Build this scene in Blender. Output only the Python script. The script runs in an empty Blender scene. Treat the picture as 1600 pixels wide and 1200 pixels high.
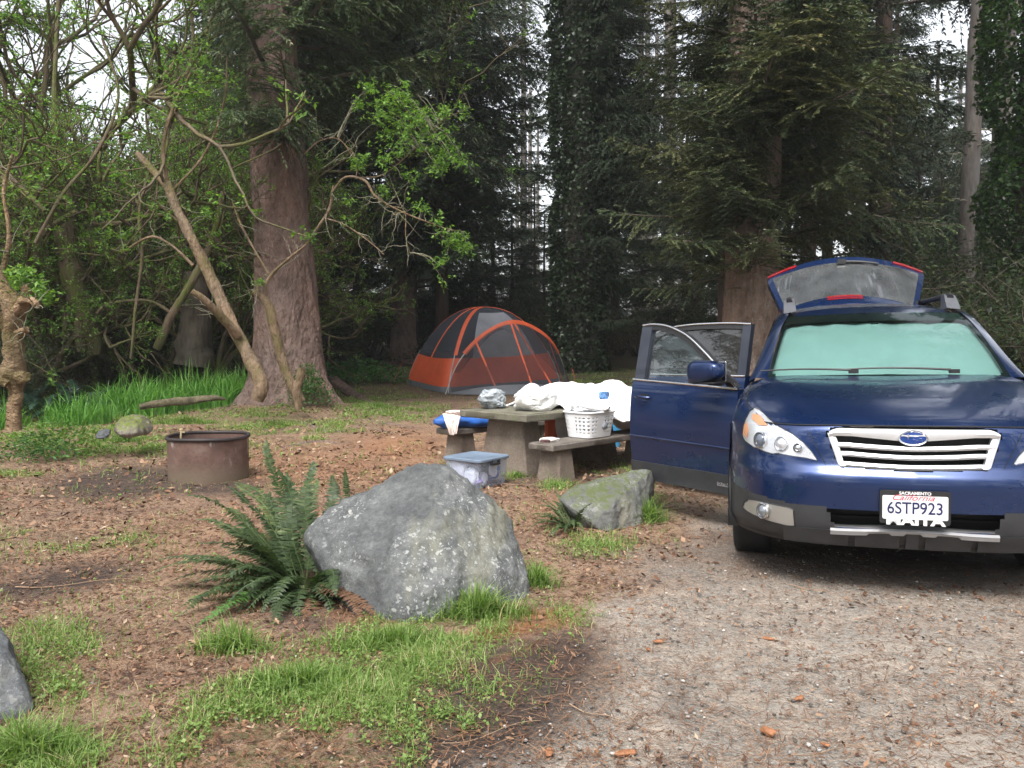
import bpy, bmesh, math, random
import numpy as np
from mathutils import Vector, Matrix
rng = np.random.default_rng(7); random.seed(7)
SC = bpy.context.scene
COL = SC.collection
R = math.radians

# ------------------------------------------------------------------ camera
CAMH, PITCH, F = 1.35, 0.056, 1340.0
cd = bpy.data.cameras.new('camera'); cam = bpy.data.objects.new('camera', cd); COL.objects.link(cam)
cam.location = (0, 0, CAMH); cam.rotation_euler = (math.pi/2 - PITCH, 0, 0)
cd.sensor_width = 36; cd.lens = 36*F/1600; cd.clip_start = 0.05; cd.clip_end = 2000
SC.camera = cam
SC.render.resolution_x, SC.render.resolution_y = 1024, 768

# ------------------------------------------------------------------ sky and sun (bright overcast)
W = bpy.data.worlds.new('World'); SC.world = W; W.use_nodes = True
nt = W.node_tree; nt.nodes.clear()
sky = nt.nodes.new('ShaderNodeTexSky'); sky.sky_type = 'NISHITA'; sky.sun_disc = False
SUN_EL, SUN_ROT = R(56), R(200)
sky.sun_elevation = SUN_EL; sky.sun_rotation = SUN_ROT; sky.dust_density = 4; sky.air_density = 1.0
hs = nt.nodes.new('ShaderNodeHueSaturation'); hs.inputs['Saturation'].default_value = 0.22
hs.inputs['Value'].default_value = 1.0
bg = nt.nodes.new('ShaderNodeBackground'); bg.inputs['Strength'].default_value = 0.15
out = nt.nodes.new('ShaderNodeOutputWorld')
nt.links.new(sky.outputs[0], hs.inputs['Color']); nt.links.new(hs.outputs[0], bg.inputs['Color']); nt.links.new(bg.outputs[0], out.inputs[0])
sd = bpy.data.lights.new('sun', 'SUN'); sd.energy = 1.2; sd.angle = R(25); sd.color = (1, .97, .92)
sun = bpy.data.objects.new('sun', sd); COL.objects.link(sun)
# Nishita: sun_rotation clockwise from +Y
sdir = Vector((math.sin(SUN_ROT)*math.cos(SUN_EL), math.cos(SUN_ROT)*math.cos(SUN_EL), math.sin(SUN_EL)))
sun.rotation_euler = sdir.to_track_quat('Z', 'Y').to_euler()
vs = SC.view_settings; vs.view_transform = 'Standard'; vs.look = 'None'; vs.exposure = 1.33; vs.gamma = 1; vs.use_curve_mapping = False
SC.cycles.max_bounces = 8; SC.cycles.transparent_max_bounces = 12
SC.cycles.diffuse_bounces = 3; SC.cycles.glossy_bounces = 3

# ------------------------------------------------------------------ projection helpers (photo pixel -> place)
_c, _s = math.cos(PITCH), math.sin(PITCH)
def ray(px, py):
    x = (px-800)/F; y = (600-py)/F
    return np.array([x, _c + y*_s, -_s + y*_c])
def at(px, py, Y):
    d = ray(px, py); return np.array([0, 0, CAMH]) + d*(Y/d[1])
def ground_z(x, y):
    x = np.asarray(x, float); y = np.asarray(y, float)
    z = np.where(y > 19.5, .06*(y-19.5), 0.0)
    z = np.where(y > 30, .63+.02*(y-30), z)
    z = np.minimum(z, 1.6)
    z = z + .02*np.sin(x*.9+1.3)*np.sin(y*.7)*np.clip((np.abs(x-3)-1.5)/2, 0, 1)*np.clip((y-9)/4, 0, 1)
    z = z + np.where(y < -2, .0, 0)
    return z
def gp(px, py):
    """ground point seen at a pixel"""
    d = ray(px, py); t = 1.0
    if d[2] >= -1e-4: d[2] = -1e-4
    t = CAMH/-d[2]
    for _ in range(25):
        p = d*t; z = float(ground_z(p[0], p[1])); t2 = (CAMH-z)/-d[2]; t = .5*t+.5*t2
    p = d*t; return np.array([p[0], p[1], float(ground_z(p[0], p[1]))])
def project(P):
    P = np.asarray(P, float); x = P[..., 0]; y = P[..., 1]; z = P[..., 2]-CAMH
    dd = np.maximum(y*_c - z*_s, 1e-3); v = y*_s + z*_c
    return 800+F*x/dd, 600-F*v/dd

# ------------------------------------------------------------------ noise in numpy
_perm = np.random.default_rng(3).random((64, 64, 64))
def vnoise(P):
    P = np.asarray(P, float); i = np.floor(P).astype(int); f = P-i; f = f*f*(3-2*f)
    r = 0
    for a in (0, 1):
        for b in (0, 1):
            for c in (0, 1):
                w = (f[..., 0] if a else 1-f[..., 0])*(f[..., 1] if b else 1-f[..., 1])*(f[..., 2] if c else 1-f[..., 2])
                r = r + w*_perm[(i[..., 0]+a) % 64, (i[..., 1]+b) % 64, (i[..., 2]+c) % 64]
    return r*2-1
def fbm(P, o=4, g=.5):
    P = np.asarray(P, float); r = 0; a = 1
    for k in range(o):
        r = r + a*vnoise(P*2**k+k*7.3); a *= g
    return r

# ------------------------------------------------------------------ mesh helpers
def mesh_np(name, V, faces, rnd=None, smooth=False, mats=(), midx=None, attrs=None):
    """V (n,3); faces: list of (k,m) int arrays"""
    me = bpy.data.meshes.new(name)
    V = np.ascontiguousarray(V, dtype=np.float32)
    faces = [np.asarray(f, dtype=np.int32) for f in faces if len(f)]
    me.vertices.add(len(V)); me.vertices.foreach_set('co', V.ravel())
    nl = sum(f.size for f in faces); nf = sum(len(f) for f in faces)
    me.loops.add(nl); me.loops.foreach_set('vertex_index', np.concatenate([f.ravel() for f in faces]))
    me.polygons.add(nf)
    tot = np.concatenate([np.full(len(f), f.shape[1], np.int32) for f in faces])
    st = np.concatenate([[0], np.cumsum(tot)[:-1]]).astype(np.int32)
    me.polygons.foreach_set('loop_start', st)
    if smooth is True: me.polygons.foreach_set('use_smooth', np.ones(nf, bool))
    else: me.polygons.foreach_set('use_smooth', np.zeros(nf, bool))
    for m in mats: me.materials.append(m)
    if midx is not None: me.polygons.foreach_set('material_index', np.asarray(midx, np.int32))
    if rnd is not None:
        at_ = me.attributes.new('rnd', 'FLOAT', 'FACE'); at_.data.foreach_set('value', np.asarray(rnd, np.float32))
    if attrs:
        for k, a in attrs.items():
            t = me.attributes.new(k, 'FLOAT', 'POINT'); t.data.foreach_set('value', np.asarray(a, np.float32))
    me.update(calc_edges=True); me.validate()
    return me
class MB:
    """collects geometry of one mesh"""
    def __init__(s): s.V = []; s.F3 = []; s.F4 = []; s.r3 = []; s.r4 = []; s.m3 = []; s.m4 = []; s.n = 0
    def add(s, V, F, rnd=None, m=0):
        V = np.asarray(V, float).reshape(-1, 3); F = np.asarray(F, int)
        if len(F) == 0: return
        r = np.zeros(len(F)) if rnd is None else np.broadcast_to(rnd, (len(F),))
        mm = np.full(len(F), m)
        s.V.append(V)
        if F.shape[1] == 3: s.F3.append(F+s.n); s.r3.append(r); s.m3.append(mm)
        else: s.F4.append(F+s.n); s.r4.append(r); s.m4.append(mm)
        s.n += len(V)
    def quads(s, Q, rnd=None, m=0):
        Q = np.asarray(Q, float); n = len(Q)
        if n: s.add(Q.reshape(-1, 3), np.arange(4*n).reshape(n, 4), rnd, m)
    def tris(s, Q, rnd=None, m=0):
        Q = np.asarray(Q, float); n = len(Q)
        if n: s.add(Q.reshape(-1, 3), np.arange(3*n).reshape(n, 3), rnd, m)
    def grid(s, P, rnd=None, m=0, closed=False, mask=None):
        P = np.asarray(P, float); a, b = P.shape[:2]; idx = np.arange(a*b).reshape(a, b)
        if closed: idx = np.concatenate([idx, idx[:, :1]], 1)
        F = np.stack([idx[:-1, :-1], idx[1:, :-1], idx[1:, 1:], idx[:-1, 1:]], -1).reshape(-1, 4)
        if mask is not None: F = F[mask.ravel()]
        s.add(P.reshape(-1, 3), F, rnd, m)
    def poly(s, P, m=0):
        """fan a planar-ish polygon about its centre"""
        P = np.asarray(P, float); n = len(P); V = np.vstack([P, P.mean(0)])
        s.add(V, [[i, (i+1) % n, n] for i in range(n)], None, m)
    def prism(s, P, d, m=0):
        """polygon P extruded by vector d, capped"""
        P = np.asarray(P, float); Q = P+np.asarray(d, float); n = len(P)
        V = np.vstack([P, Q]); s.add(V, [[i, (i+1) % n, n+(i+1) % n, n+i] for i in range(n)], None, m)
        s.poly(P[::-1], m); s.poly(Q, m)
    def box(s, c, sz, rot=None, m=0, taper=1.0, bev=0.0):
        c = np.asarray(c, float); h = np.asarray(sz, float)/2
        if bev <= 0:
            X = np.array([[x, y, z] for z in (-1, 1) for (x, y) in ((-1, -1), (1, -1), (1, 1), (-1, 1))], float)*h
            X[4:, :2] *= taper
            F = [[0, 3, 2, 1], [4, 5, 6, 7], [0, 1, 5, 4], [1, 2, 6, 5], [2, 3, 7, 6], [3, 0, 4, 7]]
        else:
            b = min(bev, h.min()*.9); ring = []
            for z, ins in ((-h[2], b), (-h[2]+b, 0), (h[2]-b, 0), (h[2], b)):
                hx, hy = h[0]-ins, h[1]-ins; k = taper if z > 0 else 1
                pts = []
                for sx, sy in ((-1, -1), (1, -1), (1, 1), (-1, 1)):
                    b2 = b*.8
                    q = [(sx*hx, sy*(hy-b2)), (sx*(hx-b2), sy*hy)]
                    if sx*sy < 0: q = q[::-1]
                    pts += q
                pts = np.array(pts)*k
                # order around
                an = np.arctan2(pts[:, 1]/h[1], pts[:, 0]/h[0]); pts = pts[np.argsort(an)]
                ring.append(np.column_stack([pts, np.full(8, z)]))
            X = np.vstack(ring); F = []
            for r_ in range(3):
                for i in range(8): F.append([r_*8+i, r_*8+(i+1) % 8, r_*8+8+(i+1) % 8, r_*8+8+i])
            if rot is not None: X = X@np.asarray(rot).T
            s.add(X+c, F, None, m)
            s.poly((X[:8][::-1])+c, m); s.poly(X[24:]+c, m); return
        if rot is not None: X = X@np.asarray(rot).T
        s.add(X+c, F, None, m)
    def tube(s, pts, rad, n=8, m=0, cap=True, rnd=None, sq=None):
        pts = np.asarray(pts, float); k = len(pts); rad = np.broadcast_to(rad, (k,))
        T = np.gradient(pts, axis=0); T /= np.linalg.norm(T, axis=1)[:, None]+1e-12
        up = np.array([0, 0, 1.]) if abs(T[0, 2]) < .9 else np.array([1., 0, 0])
        N = np.cross(T, up); N /= np.linalg.norm(N, axis=1)[:, None]+1e-12; B = np.cross(T, N)
        a = np.arange(n)*2*math.pi/n
        G = pts[:, None]+rad[:, None, None]*(np.cos(a)[None, :, None]*N[:, None]*(1 if sq is None else sq)+np.sin(a)[None, :, None]*B[:, None])
        s.grid(G, rnd, m, closed=True)
        if cap:
            s.poly(G[0][::-1], m); s.poly(G[-1], m)
    def lathe(s, prof, c=(0, 0, 0), n=32, m=0, rot=None):
        prof = np.asarray(prof, float); a = np.arange(n)*2*math.pi/n
        G = np.stack([prof[:, :1]*np.cos(a), prof[:, :1]*np.sin(a), np.repeat(prof[:, 1:2], n, 1)], -1)
        if rot is not None: G = G@np.asarray(rot).T
        s.grid(G+np.asarray(c, float), None, m, closed=True)
    def mesh(s, name, mats, smooth=False):
        V = np.vstack(s.V); F = []; r = []; mi = []
        if s.F3: F.append(np.vstack(s.F3)); r += s.r3; mi += s.m3
        if s.F4: F.append(np.vstack(s.F4)); r += s.r4; mi += s.m4
        return mesh_np(name, V, F, np.concatenate(r), smooth, mats, np.concatenate(mi))
    def obj(s, name, mats, parent=None, smooth=False, loc=None, autosmooth=None, weld=False):
        if not isinstance(mats, (list, tuple)): mats = [mats]
        me = s.mesh(name, mats, smooth)
        if weld or autosmooth is not None:
            bm = bmesh.new(); bm.from_mesh(me); bmesh.ops.remove_doubles(bm, verts=bm.verts, dist=1e-5)
            bmesh.ops.recalc_face_normals(bm, faces=bm.faces)
            if autosmooth is not None:
                an = R(autosmooth)
                for f in bm.faces: f.smooth = True
                for e in bm.edges:
                    if len(e.link_faces) == 2 and e.calc_face_angle(0) > an: e.smooth = False
            bm.to_mesh(me); bm.free()
        return link(name, me, parent, loc)
def link(name, me, parent=None, loc=None):
    o = bpy.data.objects.new(name, me); COL.objects.link(o)
    if parent is not None: o.parent = parent
    if loc is not None: o.location = [float(v) for v in loc]
    return o
def tag(o, label=None, cat=None, group=None, kind=None):
    if label: o['label'] = label
    if cat: o['category'] = cat
    if group: o['group'] = group
    if kind: o['kind'] = kind
    return o
def empty(name, loc=(0, 0, 0), rz=0):
    o = bpy.data.objects.new(name, None); COL.objects.link(o); o.empty_display_size = .1
    o.location = [float(v) for v in loc]; o.rotation_euler = (0, 0, rz); return o
def copy_tree(root, loc, rz=0, sc=1, label=None):
    r = root.copy(); COL.objects.link(r); r.location = [float(v) for v in loc]; r.rotation_euler = (0, 0, rz)
    r.scale = (sc,)*3 if np.isscalar(sc) else sc
    if label: r['label'] = label
    for ch in list(root.children):
        c = ch.copy(); COL.objects.link(c); c.parent = r
        for g in ch.children:
            d = g.copy(); COL.objects.link(d); d.parent = c
    return r
def bsm(me, f=1.0):
    pass
def rz3(a):
    c, s = math.cos(a), math.sin(a); return np.array([[c, -s, 0], [s, c, 0], [0, 0, 1.]])
def rodr(axis, a):
    axis = np.asarray(axis, float); axis = axis/np.linalg.norm(axis); K = np.array([[0, -axis[2], axis[1]], [axis[2], 0, -axis[0]], [-axis[1], axis[0], 0]])
    return np.eye(3)+math.sin(a)*K+(1-math.cos(a))*K@K
def crom(P, n, ax=0):
    """Catmull-Rom resampling of P along axis"""
    P = np.moveaxis(np.asarray(P, float), ax, 0); k = len(P)
    Q = np.concatenate([2*P[:1]-P[1:2], P, 2*P[-1:]-P[-2:-1]])
    t = np.linspace(0, k-1, n); i = np.minimum(t.astype(int), k-2); f = (t-i).reshape((-1,)+(1,)*(P.ndim-1))
    p0, p1, p2, p3 = Q[i], Q[i+1], Q[i+2], Q[i+3]
    r = .5*((2*p1)+(-p0+p2)*f+(2*p0-5*p1+4*p2-p3)*f**2+(-p0+3*p1-3*p2+p3)*f**3)
    return np.moveaxis(r, 0, ax)
def text_mesh(txt, size, mat, shear=0, bold=0, ext=.0006, sx=1.0):
    cu = bpy.data.curves.new('letters', 'FONT'); cu.body = txt; cu.size = size; cu.align_x = 'CENTER'; cu.align_y = 'CENTER'
    cu.extrude = ext; cu.shear = shear; cu.offset = bold
    o = bpy.data.objects.new('letters', cu); COL.objects.link(o)
    dg = bpy.context.evaluated_depsgraph_get(); me = bpy.data.meshes.new_from_object(o.evaluated_get(dg))
    bpy.data.objects.remove(o); me.materials.clear(); me.materials.append(mat)
    V = np.empty(len(me.vertices)*3, np.float32); me.vertices.foreach_get('co', V); V = V.reshape(-1, 3)
    V[:, 0] *= sx
    V = np.column_stack([V[:, 0], -V[:, 2], V[:, 1]])  # text faces -Y, upright
    me.vertices.foreach_set('co', V.astype(np.float32).ravel()); me.update(); return me

# ------------------------------------------------------------------ materials
def newmat(name):
    m = bpy.data.materials.new(name); m.use_nodes = True; n = m.node_tree.nodes; n.clear()
    o = n.new('ShaderNodeOutputMaterial'); b = n.new('ShaderNodeBsdfPrincipled'); m.node_tree.links.new(b.outputs[0], o.inputs[0])
    return m, m.node_tree, b, o
def N(nt, t, **kw):
    n = nt.nodes.new('ShaderNode'+t)
    for k, v in kw.items():
        if hasattr(n, k) and not k.startswith('i_'): setattr(n, k, v)
    return n
def L(nt, a, b): nt.links.new(a, b)
def tex(nt, kind='Noise', scale=5, detail=4, rough=.6, coord='Object', sc=None, **kw):
    tc = N(nt, 'TexCoord'); t = N(nt, 'Tex'+kind)
    if sc is not None:
        mp = N(nt, 'Mapping'); mp.inputs['Scale'].default_value = sc; L(nt, tc.outputs[coord], mp.inputs[0]); L(nt, mp.outputs[0], t.inputs['Vector'])
    else: L(nt, tc.outputs[coord], t.inputs['Vector'])
    t.inputs['Scale'].default_value = scale
    if 'Detail' in t.inputs: t.inputs['Detail'].default_value = detail
    if 'Roughness' in t.inputs: t.inputs['Roughness'].default_value = rough
    for k, v in kw.items(): setattr(t, k, v)
    return t
def ramp(nt, inp, stops, interp='LINEAR'):
    r = N(nt, 'ValToRGB'); L(nt, inp, r.inputs[0]); e = r.color_ramp.elements; r.color_ramp.interpolation = interp
    while len(e) < len(stops): e.new(.5)
    for k, (p, c) in enumerate(stops):
        e[k].position = p; e[k].color = (*c, 1) if len(c) == 3 else c
    return r
def mix(nt, f, a, b, blend='MIX'):
    m = N(nt, 'Mix'); m.data_type = 'RGBA'; m.blend_type = blend
    for s, v in ((m.inputs[0], f), (m.inputs[6], a), (m.inputs[7], b)):
        if hasattr(v, 'is_output') or isinstance(v, bpy.types.NodeSocket): L(nt, v, s)
        elif isinstance(v, (tuple, list)): s.default_value = (*v, 1) if len(v) == 3 else v
        else: s.default_value = v
    return m.outputs[2]
def math_(nt, op, a, b=None, clamp=False):
    m = N(nt, 'Math'); m.operation = op; m.use_clamp = clamp
    for s, v in ((m.inputs[0], a), (m.inputs[1], b)):
        if v is None: continue
        if isinstance(v, bpy.types.NodeSocket): L(nt, v, s)
        else: s.default_value = v
    return m.outputs[0]
def bump(nt, b, h, strength=.5, dist=.01):
    n = N(nt, 'Bump'); n.inputs['Strength'].default_value = strength; n.inputs['Distance'].default_value = dist
    L(nt, h, n.inputs['Height']); L(nt, n.outputs[0], b.inputs['Normal']); return n
def attr(nt, name):
    a = N(nt, 'Attribute'); a.attribute_name = name; return a.outputs['Fac']
def simple(name, col, rough=.6, metal=0, var=.12, scale=8, bmp=0, bdist=.003, coat=0, spec=None, bscale=None, coord='Object'):
    m, nt, b, o = newmat(name)
    t = tex(nt, 'Noise', scale, 5, .6, coord)
    c = np.array(col); lo = tuple(np.clip(c*(1-var), 0, 1)); hi = tuple(np.clip(c*(1+var), 0, 1))
    r = ramp(nt, t.outputs['Fac'], [(.3, lo), (.7, hi)]); L(nt, r.outputs[0], b.inputs['Base Color'])
    b.inputs['Roughness'].default_value = rough; b.inputs['Metallic'].default_value = metal; b.inputs['Coat Weight'].default_value = coat
    if spec is not None: b.inputs['Specular IOR Level'].default_value = spec
    if bmp:
        t2 = tex(nt, 'Noise', bscale or scale*6, 5, .6, coord); bump(nt, b, t2.outputs['Fac'], bmp, bdist)
    return m
def leafmat(name, stops, rough=.55, trans=.35, tcol=(1.6, 1.7, .6), big=None):
    """foliage: colour from a random number per leaf; some light passes through"""
    m, nt, b, o = newmat(name)
    f = attr(nt, 'rnd')
    r = ramp(nt, f, stops)
    col = r.outputs[0]
    if big:
        t = tex(nt, 'Noise', big[0], 3, .5); col = mix(nt, ramp(nt, t.outputs['Fac'], [(.4, (0, 0, 0)), (.62, (1, 1, 1))]).outputs[0], col, mix(nt, 1.0, col, big[1], 'MULTIPLY'))
    L(nt, col, b.inputs['Base Color']); b.inputs['Roughness'].default_value = rough; b.inputs['Specular IOR Level'].default_value = .35
    if trans:
        tr = N(nt, 'BsdfTranslucent'); L(nt, mix(nt, 1.0, col, tcol, 'MULTIPLY'), tr.inputs['Color'])
        ms = N(nt, 'MixShader'); ms.inputs[0].default_value = trans
        L(nt, b.outputs[0], ms.inputs[1]); L(nt, tr.outputs[0], ms.inputs[2]); L(nt, ms.outputs[0], o.inputs[0])
    return m
def barkmat(name, dark, light, sc=(1, 1, .25), scale=14, moss=None, mossamt=.5, dist=.03, lichen=None):
    m, nt, b, o = newmat(name)
    v = tex(nt, 'Voronoi', scale, sc=sc); v.feature = 'F1'
    n = tex(nt, 'Noise', scale*1.6, 6, .65, sc=sc); n2 = tex(nt, 'Noise', 1.3, 3, .5)
    h = math_(nt, 'MULTIPLY', math_(nt, 'ADD', math_(nt, 'MULTIPLY', v.outputs['Distance'], 1.0), n.outputs['Fac']), .62)
    c = ramp(nt, h, [(.40, dark), (.51, tuple((np.array(dark)*.6+np.array(light)*.4))), (.66, light)]).outputs[0]
    c = mix(nt, ramp(nt, n2.outputs['Fac'], [(.35, (0, 0, 0)), (.7, (1, 1, 1))]).outputs[0], c, mix(nt, 1.0, c, (1.25, 1.12, 1.05), 'MULTIPLY'))
    n5 = tex(nt, 'Noise', scale*.45, 5, .7, sc=sc); c = mix(nt, ramp(nt, n5.outputs['Fac'], [(.38, (0, 0, 0)), (.62, (1, 1, 1))]).outputs[0], mix(nt, 1.0, c, (.6, .58, .57), 'MULTIPLY'), c)
    if moss is not None:
        t = tex(nt, 'Noise', 2.6, 5, .6); f = ramp(nt, t.outputs['Fac'], [(1-mossamt-.12, (0, 0, 0)), (1-mossamt+.1, (1, 1, 1))]).outputs[0]
        c = mix(nt, f, c, moss)
    if lichen is not None:
        t = tex(nt, 'Noise', 9, 4, .6); f = ramp(nt, t.outputs['Fac'], [(.58, (0, 0, 0)), (.64, (1, 1, 1))]).outputs[0]
        c = mix(nt, f, c, lichen)
    L(nt, c, b.inputs['Base Color']); b.inputs['Roughness'].default_value = .9; b.inputs['Specular IOR Level'].default_value = .2
    bump(nt, b, h, .9, dist); return m
# ================================================================== GROUND
def blob(px, py, B, noise=None):
    """B: list of (cx, cy, rx, ry, strength[, angle deg]) in photo pixels; returns summed soft masks"""
    r = np.zeros(np.shape(px))
    for b in B:
        cx, cy, rx, ry, s = b[:5]; an = R(b[5]) if len(b) > 5 else 0
        dx = px-cx; dy = py-cy; c, sn = math.cos(an), math.sin(an)
        u = (dx*c+dy*sn)/rx; v = (-dx*sn+dy*c)/ry
        r = np.maximum(r, s*np.clip(1.35-np.sqrt(u*u+v*v), 0, 1))
    return r
GRASS = [(600, 1030, 190, 60, 1, -20), (740, 960, 90, 30, 1, -12), (420, 1110, 120, 60, .8, -15), (560, 1130, 190, 60, .5, -10), (450, 1190, 170, 40, .75), (870, 965, 60, 20, .3), (590, 1080, 80, 25, .7),
         (80, 1020, 65, 50, .55), (90, 1070, 50, 40, .5), (60, 1185, 90, 40, .6), (365, 1010, 55, 25, .4), (700, 1130, 60, 30, .3), (630, 1190, 60, 20, .3),
         (230, 695, 120, 16, .8), (420, 660, 90, 18, .85), (600, 640, 80, 22, .8), (520, 665, 60, 12, .5), (360, 690, 60, 12, .6), (560, 615, 60, 14, .5), (480, 690, 60, 8, .4),
         (940, 590, 70, 22, 1), (900, 572, 120, 10, .9), (640, 575, 50, 9, .6), (560, 580, 70, 12, .7), (20, 738, 60, 8, .6), (130, 705, 40, 10, .5), (110, 845, 120, 16, .33), (200, 850, 60, 10, .4),
         (930, 855, 60, 16, .7), (1010, 790, 28, 28, .5), (840, 905, 20, 12, .9), (810, 745, 26, 10, .5), (870, 760, 30, 9, .5), (950, 735, 60, 8, .35), (700, 728, 16, 8, .4), (300, 640, 120, 14, .9), (180, 660, 90, 18, .8), (60, 690, 80, 14, .5),
         (300, 735, 40, 6, .3), (180, 610, 200, 30, .7), (60, 640, 90, 30, .7)]
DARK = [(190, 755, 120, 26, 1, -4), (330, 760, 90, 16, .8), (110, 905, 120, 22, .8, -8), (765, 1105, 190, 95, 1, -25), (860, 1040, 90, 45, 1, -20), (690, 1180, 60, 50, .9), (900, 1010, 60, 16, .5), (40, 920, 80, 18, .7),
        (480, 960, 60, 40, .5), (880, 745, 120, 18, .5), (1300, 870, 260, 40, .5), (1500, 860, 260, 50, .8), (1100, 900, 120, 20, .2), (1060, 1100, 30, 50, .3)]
NEEDLE = [(800, 985, 110, 13, 1, -10), (860, 960, 90, 9, .9, -4), (760, 1040, 90, 9, .8, -22), (880, 1030, 70, 10, .7), (610, 830, 120, 60, .2), (500, 730, 200, 40, .35), (960, 1170, 60, 50, .35), (560, 960, 60, 30, .4), (330, 850, 200, 60, .15), (620, 700, 90, 30, .5), (900, 800, 80, 40, .4), (1200, 800, 60, 60, .4)]
def gravel_mask(x, y):
    px, py = project(np.stack([x, y, ground_z(x, y)], -1))
    n = fbm(np.stack([x*1.3, y*1.3, 0*x], -1), 4)
    # boundary line of the drive: from (650,1200) up to (1150,745), world x as a function of y
    ys = np.array([-60, 0, 2.75, 3.2, 3.7, 4.3, 5.0, 6.0, 7.5, 10, 14, 40]); xs = np.array([-.2, -.2, -.25, -.22, 0.08, .45, .9, 1.15, 1.6, 2.3, 3.0, 4])
    bx = np.interp(y, ys, xs)
    far = np.clip((15-y)/3, 0, 1)
    return np.clip((x-bx)/.5+.4+n*.9, 0, 1)*far
ys_ = np.concatenate([np.linspace(-60, 1.2, 40), np.geomspace(1.3, 30, 620), np.geomspace(30.5, 400, 60)])
t_ = np.linspace(-1, 1, 561); S_ = 1.2*np.maximum(ys_, 0)+14
X_ = (S_[:, None])*(.16*t_+.84*t_**3)[None, :]; Y_ = np.repeat(ys_[:, None], len(t_), 1)
Z_ = ground_z(X_, Y_)
P_ = np.stack([X_, Y_, 0*X_], -1)
near = np.clip((14-Y_)/8, 0, 1)*(Y_ > 1)
gm = gravel_mask(X_, Y_)
Z_ = Z_+(fbm(P_*2.2, 3)*.012+fbm(P_*9, 3)*.009*(1-.5*gm)+fbm(P_*30, 2)*.005)*near+fbm(P_*.8, 3)*.03*np.clip((Y_-14)/10, 0, 1)
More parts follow.
